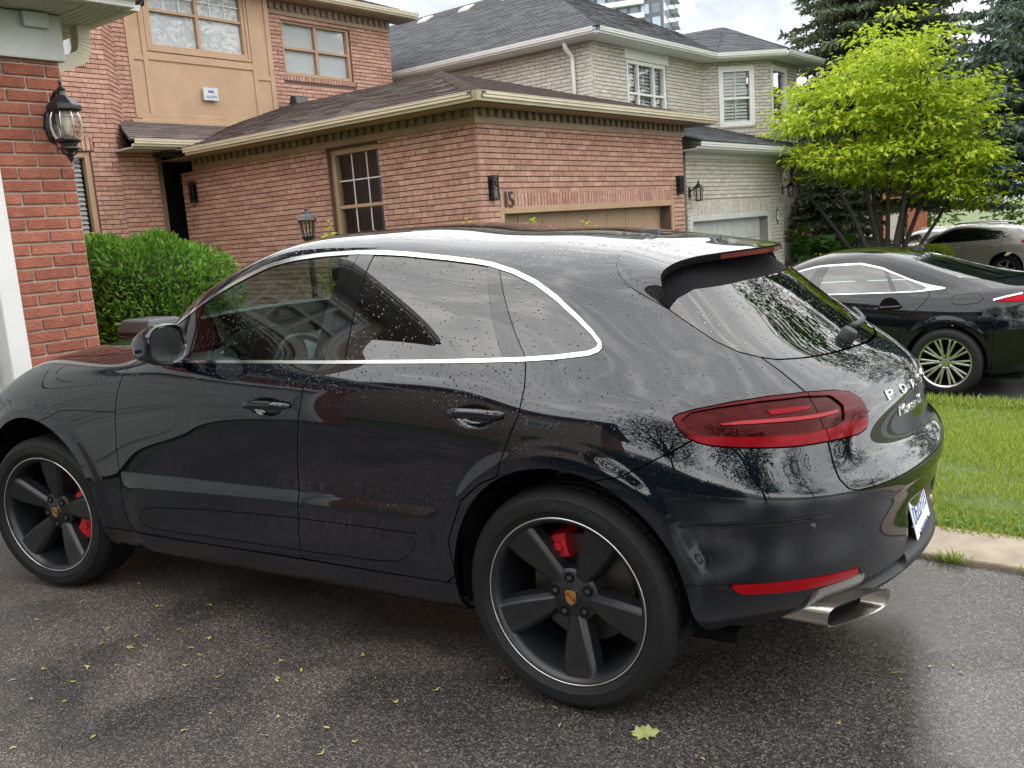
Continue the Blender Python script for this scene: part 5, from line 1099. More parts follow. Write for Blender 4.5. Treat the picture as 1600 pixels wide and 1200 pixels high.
    for sd_ in (-1, 1):
        def pan(k, name, mat=p, off=0., fl=.012, parent=root): return panel(name, P[k] if isinstance(k, str) else k, mat, parent, sd_, off, fl)
        pan(lin, 'inner_lining', M['shell'], -.016, 0)
        pan('shell', 'body_side'); pan('fen', 'front_fender'); pan('vent', 'fender_blade'); pan('sill', 'sill', M['paint'])
        f_ = pan('fd', 'front_door'); pan('fdb', 'door_blade', p, -.001, .012, f_)
        r_ = pan('rd', 'rear_door'); pan('rdb', 'door_blade', p, -.001, .012, r_)
        wt = pan(frame, 'window_trim', M['chrome'], .0035, .010)
        pan('sail', 'mirror_triangle', tb, 0, .01); pan('g1', 'side_window', M['gl_front'], -.003, 0, f_); pan('b1', 'door_pillar', tb, .001, .01, f_)
        pan('b2', 'door_pillar', tb, .001, .01, r_); pan('g2', 'side_window', M['gl_rear'], -.002, 0, r_); pan('d1', 'window_divider', tb, .000, .008, r_); pan('g3', 'quarter_window', M['gl_rear'], -.001, .006)
        lamp = pan(rim, 'tail_lamp', M['red_lens_deep'], .003, .014); pan(low, 'lower_lens', M['red_lens'], .003, .014, lamp); pan(low_b, 'lower_lens', M['red_lens'], .003, .014, lamp)
        pan(rim_b, 'tailgate_lamp', M['red_lens_deep'], .003, .014, lamp)
        pan(dk_b, 'smoked_lens', M['dark_lens'], -.004, .006, lamp); pan(dk, 'smoked_lens', M['dark_lens'], -.004, .006, lamp); pan(led, 'led_bar', M['led'], .001, .008, lamp); pan(led2, 'led_bar', M['red_lens'], -.001, .006, lamp)
        hl = pan('hl', 'headlamp', M['clear'], 0, .01)
        pan('rf', 'rear_reflector', M['refl'], .002, .012)
        # handles: a bowed bar over the well
        for door, x0, x1, zz in ((f_, 1.457, 1.706, .966), (r_, 2.412, 2.641, .974)):
            mb = MB(); v = []; f = []; n = 14; k = 10
            for i in range(n+1):
                t = i/n; x = x0+(x1-x0)*t; e = (1-(2*t-1)**4)
                yb = -.930-.004-.030*min(1, e*1.15); hh = .0065+.0105*e**.6; th = .004+.008*e
                for j in range(k):
                    a = 2*math.pi*j/k; v.append((x, (yb+th*math.cos(a)*(1))*(-sd_), zz+.004*math.sin(math.pi*t)+hh*math.sin(a)))
            for i in range(n):
                for j in range(k): f.append((i*k+j, i*k+(j+1) % k, (i+1)*k+(j+1) % k, (i+1)*k+j))
            f += [tuple(range(k)), tuple(n*k+j for j in range(k))]
            mb.add(v, f).build('handle', p, door, smooth=True)
        # door mirror
        mirror = empty('door_mirror', (1.145, sd_*1.015, 1.205)); mirror.parent = root; mirror.scale = (.78, .86, .92)
        prof = []
        def mir_ring(s, sx, sz, yo, zo): return [(s, yo+sx*math.copysign(abs(math.cos(a))**.75, math.cos(a)), zo+sz*math.copysign(abs(math.sin(a))**.75, math.sin(a))) for a in [2*math.pi*i/24 for i in range(24)]]
        rings = [(-.165, .012, .012, .02, -.02), (-.145, .055, .038, .015, -.016), (-.105, .085, .064, .008, -.008), (-.05, .100, .080, 0, 0), (-.01, .106, .087, 0, 0), (.03, .107, .088, 0, 0), (.042, .101, .083, 0, 0), (.036, .092, .074, 0, 0), (.022, .090, .072, 0, 0)]
        v = []; f = []
        for r in rings: v += [(a, b*(-sd_)*-1, c) for a, b, c in mir_ring(*r)]
        for i in range(len(rings)-1):
            for j in range(24): f.append((i*24+j, i*24+(j+1) % 24, (i+1)*24+(j+1) % 24, (i+1)*24+j))
        f.append(tuple(range(24)))
        hs = MB().add(v, f).build('mirror_housing', p, mirror, auto=40)
        fr = [(.0235, b, c) for a, b, c in mir_ring(0, .090, .072, 0, 0)]
        MB().add(fr, [tuple(range(24))]).build('mirror_glass', plain('mirror_silver', (.22, .25, .25), .03, metal=1., bump=.12, bscale=160), mirror)
        MB().tube([(-.03, -sd_*.02, -.06), (-.03, -sd_*.07, -.085), (-.05, -sd_*.16, -.105)], [.030, .026, .032], 10).build('mirror_foot', tb, mirror, smooth=True)
        MB().add([(a, b, c) for a, b, c in ((-.15, sd_*.062, -.02), (-.05, sd_*.119, -.012), (-.05, sd_*.1185, -.03), (-.15, sd_*.058, -.034))], [(0, 1, 2, 3)]).build('turn_signal', M['clear'], mirror)
        # exhaust
        ex = []; v = []; f = []
        def rr(x, yc, zc, a, b, sl=0): return [(x-.62*(abs(yc+a*math.copysign(abs(math.cos(t))**.55, math.cos(t)))-.46)*(1 if x > 3.4 else 0)+sl*(math.sin(t)*b), yc+a*math.copysign(abs(math.cos(t))**.55, math.cos(t)), zc+b*math.copysign(abs(math.sin(t))**.55, math.sin(t))) for t in [2*math.pi*i/28 for i in range(28)]]
        secs = [(3.25, .95), (3.50, .98), (3.715, 1.04), (3.722, 1.035), (3.717, .98), (3.55, .95), (3.41, .93)]
        for x, k in secs: v += rr(x, sd_*.60, .352, .105*k, .040*k, .35 if x > 3.6 else 0)
        for i in range(len(secs)-1):
            for j in range(28): f.append((i*28+j, i*28+(j+1) % 28, (i+1)*28+(j+1) % 28, (i+1)*28+j))
        t = MB().add(v, f).build('exhaust_tip', M['steel'], root, auto=40, flipfix=False)
        MB().add(rr(3.645, sd_*.60, .352, .101, .0385), [tuple(range(28))]).build('bore_shade', M['shell'], t)  # black disc close to the opening, its colour stands for the shade inside
        # wheels and wheel houses
    for k, nm, m_, off in (('hood', 'bonnet', p, 0), ('ws', 'windscreen', M['gl_ws'], -.003), ('gl', 'rear_window', M['gl_rear'], -.001), ('spz', 'spoiler_base', M['spoiler_shade'], -.012), ('tg', 'tailgate', p, 0), ('rb', 'rear_bumper', p, 0), ('val', 'bumper_valance', p, -.001), ('fb', 'front_bumper', p, 0), ('gr', 'grille', M['plastic'], -.015)):
        for sd_ in (-1, 1): panel(nm, P[k], m_, root, sd_, off, .012)
    for sd_ in (-1, 1):
        lp = cut_in(whole, LIP, 0)[0]; panel('diffuser_lip', lp, M['plastic'], root, sd_, .022, .03)
        for cx, r in ((0, .43), (2.81, .405)):
            MB().lathe([(r, -.93*1 if 0 else -.905), (r+.004, -.60), (r*.9, -.45)], 40, 'y', (cx, 0, .40), a0=-.25, a1=math.pi+.25).build('wheel_house', M['shell'], root, auto=60) if sd_ < 0 else MB().lathe([(r, .905), (r+.004, .60), (r*.9, .45)], 40, 'y', (cx, 0, .40), a0=-.25, a1=math.pi+.25).build('wheel_house', M['shell'], root, auto=60)
    # rear centre pieces
    pl = empty('number_plate', (3.724, 0, .489)); pl.rotation_euler = (0, -.222, 0); pl.parent = root
    MB().box(-.004, 0, -.1525, .1525, -.0762, .0762).build('plate', M['plate'], pl, bevel=.002)
    tv, tf = text_mesh('DEZD\u00b7773', .088, .0006, 'plate_text'); sx = .262/(max(a[0] for a in tv)-min(a[0] for a in tv))
    MB().add([(.0008+z, x*sx, y*.98+.006) for x, y, z in tv], tf).build('plate_lettering', M['plate_blue'], pl)
    tv, tf = text_mesh('YOURS TO DISCOVER', .016, .0003, 'plate_text')
    MB().add([(.0005+z, x*.9, y-.060) for x, y, z in tv], tf).build('plate_motto', M['plate_blue'], pl)
    for yy in (-.09, .09):
        for zz in (-.062, .062): MB().lathe([(0, .003), (.006, .003), (.007, 0)], 10, 'x', (0, yy, zz)).build('plate_screw', M['shell'], pl)
    # lettering on the tailgate, laid on the panel
    us_c = np.linspace(3.70, 4.2, 60); vsm = np.linspace(6.5, 8.8, 40)
    G = np.array([[B.at(a, b)[0] for b in vsm] for a in us_c]).reshape(-1, 3)
    def tail_x(y, z):
        d2 = (G[:, 1]-abs(y))**2+(G[:, 2]-z)**2; i = np.argsort(d2)[:4]; w = 1/(d2[i]+1e-7); return float((G[i, 0]*w).sum()/w.sum())
    def badge(txt, y0, y1, z, h, mat, name, shear=0.):
        tv, tf = text_mesh(txt, h, .002, name); x0 = min(a[0] for a in tv); sc = (y1-y0)/(max(a[0] for a in tv)-x0)
        vv = []
        for x, y, zz in tv:
            yy = y0+(x-x0)*sc+shear*y; vv.append((tail_x(yy, z+y)+.003+zz, yy, z+y))
        MB().add(vv, tf).build(name, mat, root)
    for i, ch in enumerate('PORSCHE'): badge(ch, -.335+i*.1035, -.335+i*.1035+.044, .951, .040, M['chrome'], 'tailgate_letter')
    badge('Macan', -.285, -.115, .892, .044, M['chrome'], 'model_lettering', .3); badge('S', -.085, -.055, .892, .044, M['chrome'], 'model_lettering', .3)
    # small things on the bumper
    q, n = B.at(3.535, 3.69)
    for s in (-1, 1):
        sn = MB().lathe([(0, .003), (.008, .003), (.0095, 0), (.0105, .002), (.012, 0)], 16, 'z').build('parking_sensor', tb, root, smooth=True)
        sn.location = (q[0], s*q[1], q[2]); sn.rotation_euler = Vector((n[0], s*n[1], n[2])).to_track_quat('Z', 'Y').to_euler()
    # spoiler: skin from the seam to the trailing edge, closed underneath
    seam = [(3.352, 11.43), (3.325, 11.58), (3.302, 11.73), (3.242, 12.08), (3.205, 12.4), (3.194, 12.65), (3.195, 12.9), (3.221, 13.23), (3.282, 13.66), (3.36, 13.92), (3.454, 14.117), (3.57, 14.33), (3.697, 14.44), (3.87, 14.46), (4.05, 14.47), (4.2, 14.47)]
    trail = [(3.092, .662, 1.274), (3.083, .660, 1.300), (3.076, .656, 1.325), (3.068, .648, 1.350), (3.063, .640, 1.366), (3.062, .630, 1.376), (3.064, .615, 1.386), (3.070, .590, 1.396), (3.080, .560, 1.405), (3.095, .520, 1.412), (3.116, .465, 1.418), (3.145, .395, 1.421), (3.175, .315, 1.423), (3.207, .215, 1.424), (3.232, .105, 1.424), (3.240, 0, 1.424)]
    def catmull(P_, n):
        P_ = [Vector(q) for q in P_]; P_ = [2*P_[0]-P_[1]]+P_+[2*P_[-1]-P_[-2]]; out = []
        for i in range(1, len(P_)-2):
            for k in range(n):
                t = k/n; a, b, c, d_ = P_[i-1:i+3]
                out.append(.5*((2*b)+(c-a)*t+(2*a-5*b+4*c-d_)*t*t+(3*b-a-3*c+d_)*t**3))
        return out+[P_[-2]]
    SM = catmull([B.at(*s_)[0] for s_ in seam], 4); SN = catmull([B.at(*s_)[1] for s_ in seam], 4); TR = catmull(trail, 4)
    for q in (SM, TR): q[-1].y = 0
    v = []; f = []; rows = 9; nT = len(SM); und = []
    for i in range(nT):
        s0, t0 = SM[i]+SN[i]*.0012, TR[i]; tn = SN[i].normalized(); ch = t0-s0
        tang = (ch-tn*ch.dot(tn))                                    # leave the roof along its surface
        col = []
        for k in range(rows+1):
            t = k/rows; h00, h10, h01, h11 = 2*t**3-3*t*t+1, t**3-2*t*t+t, -2*t**3+3*t*t, t**3-t*t
            col.append(s0*h00+tang*h10*.9+t0*h01+ch*h11*.9)
        fr = i/(nT-1); lip = .008+.016*min(1, fr*3)
        inn = min(1, i/10.)
        e1 = t0+Vector((-.002, -.006*(1-fr), -lip)); e2 = t0+Vector((-.022*inn-.012, -.020*(1-fr)*inn-.004*(1-fr), -lip-.004)); e3 = (s0*.55+t0*.45)-tn*(.012+.028*inn); e4 = s0*.85+t0*.15-tn*(.016+.020*inn)
        und.append([col[-1], e1, e2, e3, e4]); v.append(col)
    for sd_ in (-1, 1):
        nv_ = [Vector((q.x, sd_*q.y, q.z)) for c in v for q in c]; k = rows+1
        ff = [(i*k+j, i*k+j+1, (i+1)*k+j+1, (i+1)*k+j) for i in range(nT-1) for j in range(k-1)]
        if sd_ > 0: ff = [q[::-1] for q in ff]
        spo = MB().add(nv_, ff).build('spoiler', p, root, smooth=True, flipfix=False)
        nv_ = [Vector((q.x, sd_*q.y, q.z)) for c in und for q in c]; k = 5
        ff = [(i*k+j, i*k+j+1, (i+1)*k+j+1, (i+1)*k+j) for i in range(nT-1) for j in range(k-1)]
        if sd_ > 0: ff = [q[::-1] for q in ff]
        MB().add(nv_, ff).build('spoiler_underside', M['spoiler_shade'], spo, smooth=True, flipfix=False)
    bl = MB()
    cs = [(i, und[i]) for i in range(int(nT*.76), nT)]
    pts = [(u_[1]*.5+u_[0]*.5) for _, u_ in cs]; pts = [Vector((q.x+.002, -q.y, q.z-.002)) for q in pts]; pts = pts+[Vector((q.x, -q.y, q.z)) for q in pts[::-1][1:]]
    vv = []; ff = []
    for q in pts: vv += [q+Vector((.0015, 0, .007)), q+Vector((.0015, 0, -.008)), q+Vector((-.012, 0, -.008)), q+Vector((-.012, 0, .007))]
    for i in range(len(pts)-1):
        for j in range(4): ff.append((i*4+j, i*4+(j+1) % 4, (i+1)*4+(j+1) % 4, (i+1)*4+j))
    bl.add(vv, ff).build('brake_light', M['brake'], root)
    # rear wiper parked at the foot of the window
    q, n = B.at(4.05, 9.95)
    wb = MB(); n_ = Vector((n[0], -n[1], n[2])); b0 = Vector((q[0], -q[1], q[2]))
    wb.lathe([(.028, -.01), (.028, .022), (.022, .034), (0, .036)], 18, 'z')
    w_ = wb.build('wiper_hub', M['plastic'], root, auto=40); w_.location = b0; w_.rotation_euler = n_.to_track_quat('Z', 'Y').to_euler()
    arm = []
    for t in np.linspace(0, 1, 12):
        qq, nn = B.at(4.05-.30*t if 0 else 4.06+.14*min(1, t*2.4), 9.97+.2*t); yy = -qq[1] if t < .4 else None
        y_ = -.12+.52*t; x_ = tail_x(0, 0) if 0 else None
        g, gn = B.at(4.2-abs(y_)*1.05, 10.05+.05*t); arm.append(Vector((g[0], y_, g[2]))+Vector((gn[0], 0, gn[2]))*(.034-.014*t))
    MB().tube(arm, [.010]*6+[.007]*6, 8).build('wiper_arm', M['plastic'], root, smooth=True)
    # aerial
    q, n = B.at(3.1, 16.0)
    MB().add([(2.715, -.024, 1.490), (2.715, .024, 1.490), (2.82, .030, 1.470), (2.82, -.030, 1.470), (2.745, -.012, 1.513), (2.745, .012, 1.513), (2.805, .012, 1.510), (2.805, -.012, 1.510)], [(4, 5, 6, 7), (0, 1, 5, 4), (1, 2, 6, 5), (2, 3, 7, 6), (3, 0, 4, 7)]).build('roof_aerial', M['plastic'], root, bevel=.006)
    # floor and cabin
    MB().box(-.6, 3.3, -.74, .74, .235, .27).build('floor_pan', M['shell'], root)
    dm = MB()
    dm.add([(.66, -.72, .85), (.66, .72, .85), (1.16, .70, .78), (1.16, -.70, .78), (.62, -.72, 1.085), (.62, .72, 1.085), (1.02, .70, 1.075), (1.02, -.70, 1.075), (1.14, -.70, 1.0), (1.14, .70, 1.0)], [(0, 1, 2, 3), (4, 7, 6, 5), (7, 8, 9, 6), (8, 3, 2, 9), (0, 4, 5, 1), (0, 3, 8, 7, 4), (1, 5, 6, 9, 2)])
    da = dm.build('dashboard', M['dash'], root, bevel=.03)
    hood_ = MB()
    hood_.lathe([(.0, .02), (.17, .02), (.175, -.03), (.15, -.20), (.05, -.22)], 24, 'x', (1.10, -.38, 1.03), a0=0, a1=math.pi); hood_.build('instrument_hood', M['shell'], da, auto=40)
    MB().lathe([(0, .0), (.032, .0), (.036, .008), (.034, .02)], 20, 'x', (1.02, 0, 1.10)).build('dash_clock', M['chrome'], da, auto=40)
    sw = empty('steering_wheel', (1.30, -.38, .98)); sw.rotation_euler = (0, -.42, 0); sw.parent = root
    MB().tube([(0, .185*math.cos(a), .185*math.sin(a)) for a in np.linspace(0, 2*math.pi, 33)], .015, 8, False).build('wheel_rim', M['leather'], sw, smooth=True)
    MB().lathe([(0, .03), (.06, .03), (.075, .0), (.06, -.06), (0, -.06)], 20, 'x').build('wheel_boss', M['shell'], sw, auto=40)
    for a in (0, math.pi, -math.pi/2): MB().bar((0, 0, 0), (0, .18*math.cos(a), .18*math.sin(a)), .03, .02, (1, 0, 0)).build('wheel_arm', M['shell'], sw)
    MB().add([(.86, -.50, 1.09), (1.0, -.42, 1.10), (.96, -.30, 1.095), (.80, -.36, 1.09), (.9, -.42, 1.125), (.93, -.36, 1.13)], [(0, 1, 4), (1, 2, 5), (1, 5, 4), (2, 3, 5), (3, 0, 4), (3, 4, 5)]).build('cloth_on_dash', plain('pale_cloth', (.55, .57, .56), .8), da, smooth=True)
    for yy in (-.38, .38):
        st = empty('front_seat', (1.75, yy, .35)); st.parent = root
        MB().box(-.28, .28, -.25, .25, .08, .24).build('seat_cushion', M['leather'], st, bevel=.05)
        b_ = MB().box(-.06, .06, -.24, .24, -.02, .60).build('seat_back', M['leather'], st, bevel=.05); b_.location = (.25, 0, .22); b_.rotation_euler = (0, .28, 0)
        h_ = MB().box(-.05, .05, -.13, .13, 0, .19).build('headrest', M['leather'], st, bevel=.045); h_.location = (.45, 0, .83); h_.rotation_euler = (0, .15, 0)
    rs = empty('rear_seat', (2.62, 0, .4)); rs.parent = root
    MB().box(-.25, .3, -.62, .62, .08, .22).build('seat_cushion', M['leather'], rs, bevel=.05)
    b_ = MB().box(-.07, .07, -.62, .62, -.02, .56).build('seat_back', M['leather'], rs, bevel=.05); b_.location = (.3, 0, .2); b_.rotation_euler = (0, .35, 0)
    for yy in (-.40, .40):
        h_ = MB().box(-.05, .05, -.13, .13, 0, .15).build('headrest', M['leather'], rs, bevel=.04); h_.location = (.52, yy, .70); h_.rotation_euler = (0, .2, 0)
    MB().box(.0, .02, -.11, .11, -.032, .032).build('rear_view_mirror', M['shell'], root, bevel=.01).location = (1.22, 0, 1.40)
    # wheels
    dn = -math.pi/2+.10
    wheel_five(root, (0, -.805, .37), math.pi/2-.157, .159, -1, (-.75, .62), text='ContiSportContact')
    wheel_five(root, (2.807, -.805, .37), dn, 0, -1, (1.72, 2.55), text='ContiSportContact')
    wheel_five(root, (0, .805, .37), .4, .159, 1, (2.4, 3.6)); wheel_five(root, (2.807, .805, .37), .9, 0, 1, (.2, 1.1))
    return root, B
suv, SUVB = make_suv()
# ------------------------------------------------------------------ the dark sedan next door
ROWS_SEDAN = [
 [(-1.6,-.85,0,.18),(-1.1,-.75,.55,.18),(-.6,-.5,.78,.17),(0,0,.80,.17),(2.87,2.87,.80,.18),(3.4,3.35,.75,.2),(3.8,3.68,.5,.22),(4.5,3.78,0,.22)],
 [(-1.6,-.98,0,.21),(-1.1,-.86,.6,.21),(-.6,-.55,.86,.2),(0,0,.89,.2),(1.5,1.5,.875,.2),(2.87,2.87,.895,.21),(3.4,3.38,.86,.23),(3.8,3.76,.55,.27),(4.5,3.87,0,.28)],
 [(-1.6,-1.02,0,.4),(-1.1,-.9,.62,.4),(-.6,-.57,.885,.38),(0,0,.92,.36),(1.5,1.5,.90,.35),(2.87,2.87,.925,.38),(3.4,3.4,.885,.42),(3.8,3.79,.58,.46),(4.5,3.91,0,.47)],
 [(-1.6,-1.03,0,.56),(-1.1,-.9,.62,.56),(-.6,-.57,.885,.55),(0,0,.925,.55),(1.5,1.5,.905,.54),(2.87,2.87,.93,.56),(3.4,3.4,.89,.6),(3.8,3.8,.58,.63),(4.5,3.93,0,.65)],
 [(-1.6,-1.0,0,.66),(-1.1,-.87,.6,.67),(-.6,-.54,.865,.69),(0,0,.915,.72),(1.5,1.5,.915,.70),(2.87,2.87,.925,.72),(3.4,3.4,.88,.78),(3.8,3.79,.57,.82),(4.5,3.91,0,.84)],
 [(-1.6,-.94,0,.72),(-1.1,-.8,.56,.75),(-.6,-.48,.82,.79),(0,0,.88,.83),(1.5,1.5,.91,.83),(2.87,2.87,.90,.86),(3.4,3.38,.85,.92),(3.8,3.76,.55,.97),(4.5,3.88,0,.99)],
 [(-1.6,-.82,0,.77),(-1.1,-.68,.5,.81),(-.6,-.38,.74,.86),(0,0,.81,.90),(.8,.8,.865,.93),(1.5,1.5,.88,.94),(2.87,2.87,.855,.97),(3.4,3.33,.79,1.02),(3.8,3.68,.52,1.05),(4.5,3.82,0,1.065)],
 [(-1.6,-.66,0,.81),(-1.1,-.5,.4,.86),(-.6,-.26,.62,.91),(0,0,.71,.94),(.8,.8,.83,.975),(1.5,1.5,.845,.985),(2.6,2.6,.81,1.0),(2.87,2.82,.78,1.02),(3.4,3.2,.68,1.055),(3.8,3.45,.45,1.075),(4.5,3.6,0,1.085)],
 [(-1.6,-.5,0,.84),(-1.1,-.36,.28,.89),(-.6,-.14,.42,.945),(0,.1,.48,.98),(.8,.82,.74,1.03),(1.2,1.2,.76,1.13),(1.5,1.5,.76,1.15),(2.4,2.35,.73,1.16),(2.87,2.62,.69,1.15),(3.4,2.95,.6,1.13),(3.8,3.15,.42,1.125),(4.5,3.27,0,1.125)],
 [(-1.6,-.36,0,.87),(-1.1,-.22,.18,.915),(-.6,0,.27,.97),(0,.2,.3,1.01),(.8,.88,.62,1.11),(1.2,1.3,.65,1.29),(1.5,1.6,.63,1.345),(2.0,2.0,.61,1.355),(2.4,2.22,.60,1.335),(2.87,2.42,.58,1.30),(3.4,2.66,.51,1.25),(3.8,2.82,.36,1.22),(4.5,2.92,0,1.215)],
 [(-1.6,-.24,0,.89),(-1.1,-.1,.1,.94),(-.6,.1,.15,.985),(0,.28,.17,1.03),(.8,.86,.42,1.13),(1.2,1.32,.46,1.35),(1.5,1.62,.46,1.415),(2.0,1.95,.45,1.425),(2.4,2.12,.44,1.41),(2.87,2.28,.42,1.38),(3.4,2.45,.36,1.34),(3.8,2.56,.25,1.32),(4.5,2.63,0,1.315)],
 [(-1.6,-.16,0,.905),(-1.1,0,0,.955),(-.6,.18,0,1.0),(0,.34,0,1.045),(.8,.80,0,1.13),(1.2,1.25,0,1.36),(1.5,1.58,0,1.435),(2.0,1.9,0,1.448),(2.4,2.05,0,1.44),(2.87,2.16,0,1.42),(3.4,2.27,0,1.395),(3.8,2.34,0,1.38),(4.5,2.39,0,1.375)],
]
def arch_clip(B, ARCH):
    V = B.rest[0]; d = np.full(len(V), -1.)
    for cx, cz, r in ARCH:
        c = r-np.hypot(V[:, 0]-cx, V[:, 2]-cz); low = np.where(V[:, 2] < cz, r-abs(V[:, 0]-cx), -1)
        d = np.maximum(d, np.where(V[:, 1] > .5, np.maximum(c, low), -1))
    B.rest = clip_mesh(B.rest, d)
def make_sedan(base, rz):
    root = empty('dark_sedan', base, rz); tag(root, 'dark grey four-door sedan with bright multi-spoke wheels parked beyond the lawn', 'car')
    ARCH = ((0, .335, .375), (2.87, .335, .375))
    B = Body(ROWS_SEDAN, -1.6, 4.5, .02, 150, ARCH, None, flare=.006)
    arch_clip(B, ARCH); whole = B.rest; p = M['sedan_paint']
    DLO = [(.80, 7.25), (1.0, 8.15), (1.2, 8.6), (1.5, 8.82), (2.0, 8.82), (2.3, 8.55), (2.55, 8.05), (2.75, 7.6), (2.90, 7.25), (2.96, 7.10), (2.90, 7.0), (2.75, 6.97), (2.6, 6.93), (1.5, 6.90), (.85, 6.95)]
    IN = [(.84, 7.25), (1.01, 8.06), (1.2, 8.50), (1.5, 8.70), (2.0, 8.70), (2.28, 8.45), (2.52, 7.98), (2.68, 7.57), (2.75, 7.25), (2.68, 7.08), (2.6, 7.02), (1.5, 6.99), (.88, 7.03)]
    WS = [(.72, 12), (.74, 9.35), (.95, 9.55), (1.2, 9.85), (1.33, 10.3), (1.36, 12)]
    RW = [(3.02, 12), (3.06, 10.1), (3.2, 8.85), (3.36, 7.9), (3.6, 7.55), (4.6, 7.5), (4.6, 12)]
    TL = [(3.30, 5.22), (3.5, 5.42), (4.05, 5.52), (4.05, 4.92), (3.6, 4.82), (3.42, 4.95)]
    FD = [(.62, 7.6), (.56, 6), (.54, 4), (.56, 1.6), (1.50, 1.6), (1.50, 4), (1.53, 6), (1.56, 7.6)]; RD = [(1.56, 7.6), (1.53, 6), (1.50, 4), (1.50, 1.6), (2.42, 1.6), (2.45, 3.4), (2.55, 4.6), (2.66, 5.6), (2.72, 6.6), (2.74, 7.6)]
    FUEL = [(2.92, 5.85), (2.95, 6.15), (3.1, 6.2), (3.2, 6.1), (3.22, 5.5), (3.16, 5.2), (3.0, 5.2), (2.93, 5.4)]
    TR = [(3.55, 7.3), (3.6, 7.5), (4.6, 7.5), (4.6, 3.4), (3.95, 3.5), (3.85, 4.9), (3.8, 6.2)]
    RB = [(3.28, -1), (3.28, 3.2), (3.4, 4.5), (3.55, 4.75), (3.86, 4.6), (3.95, 3.4), (4.6, 3.3), (4.6, -1)]
    P = {}
    P['dlo'] = carve(B, DLO, .001); P['ws'] = carve(B, WS); P['rw'] = carve(B, RW); P['tl'] = carve(B, TL); P['fuel'] = carve(B, FUEL, .002); P['tr'] = carve(B, TR); P['rb'] = carve(B, RB)
    P['fd'] = carve(B, FD, .003); P['rd'] = carve(B, RD, .003); P['sh'] = B.rest
    inner, frame = cut_in(P['dlo'], IN, .0005)
    pil, rest = cut_in(inner, [(1.44, 6), (1.60, 6), (1.62, 9.5), (1.52, 9.5)], .001); dv, rest = cut_in(rest, [(2.36, 6), (2.41, 6), (2.33, 9.5), (2.28, 9.5)], .001)
    lin = whole
    for pl in (DLO, WS, RW): lin = clip_mesh(lin, -sdf_poly(lin[2], pl)+.012)
    for s in (-1, 1):
        panel('inner_lining', lin, M['shell'], root, s, -.016, 0)
        panel('body_side', P['sh'], p, root, s); f_ = panel('front_door', P['fd'], p, root, s); r_ = panel('rear_door', P['rd'], p, root, s)
        panel('window_trim', frame, M['chrome'], root, s, .003); panel('side_windows', rest, M['gl_far'], root, s, -.002, 0); panel('door_pillar', pil, M['trim_black'], root, s, .001); panel('window_divider', dv, M['trim_black'], root, s, .001)
        for k, nm, m_ in (('ws', 'windscreen', M['gl_far']), ('rw', 'rear_window', M['gl_far']), ('tl', 'tail_lamp', M['refl']), ('tr', 'boot_lid', p), ('rb', 'rear_bumper', p), ('fuel', 'fuel_flap', p)): panel(nm, P[k], m_, root, s)
        sweep_on(B, [(3.30, 5.27), (3.4, 5.38), (3.5, 5.46), (3.8, 5.54), (4.05, 5.56)], s, [(.0, -.008), (.008, -.008), (.008, .008), (0, .008)], M['chrome'], 'lamp_trim', root)
        for door, x0 in ((f_, 1.17), (r_, 2.24)):
            q, n = B.at(x0+.11, 5.25); mb = MB(); mb.tube([(x0, s*(q[1]-.005), q[2]), (x0+.03, s*(q[1]+.03), q[2]+.003), (x0+.19, s*(q[1]+.03), q[2]+.012), (x0+.22, s*(q[1]-.005), q[2]+.014)], [.012, .016, .016, .012], 8); mb.build('handle', M['chrome'] if 0 else p, door, smooth=True)
            MB().lathe([(0, .004), (.085, .002), (.1, -.004)], 20, 'y', (0, 0, 0)).build('handle_well', M['shell'], door, smooth=True).location = (x0+.11, s*(q[1]-.0), q[2]+.004)
        for cx in (0, 2.87): MB().lathe([(.37, s*.90), (.375, s*.6)], 32, 'y', (cx, 0, .335), a0=-.2, a1=math.pi+.2).build('wheel_house', M['shell'], root)
        for cx in (0, 2.87): wheel_multi(root, (cx, s*.815, .335), s, R=.335, rim_r=.238, n=10)
        m_ = MB().lathe([(0, -.1), (.06, -.09), (.095, -.03), (.1, .03), (.09, .04)], 16, 'x').build('door_mirror', p, root, smooth=True); m_.location = (.98, s*1.02, 1.03); m_.scale = (1, 1, .7)
    MB().box(-.7, 3.5, -.75, .75, .17, .22).build('floor_pan', M['shell'], root)
    MB().add([(2.28, 0, 1.40), (2.46, .02, 1.372), (2.46, -.02, 1.372), (2.42, 0, 1.445)], [(0, 1, 3), (1, 2, 3), (2, 0, 3)]).build('roof_fin', M['trim_black'], root)
    for x, w_ in ((1.55, .24), (2.45, .6)):
        for yy in ((-.37, .37) if w_ < .5 else (0,)):
            b_ = MB().box(-.06, .06, -w_, w_, .3, .88).build('seat_back', M['leather'], root, bevel=.05); b_.location = (x, yy, .16); b_.rotation_euler = (0, .25, 0)
    return root
make_sedan(bw(-.52, 7.56, -.364), BA)
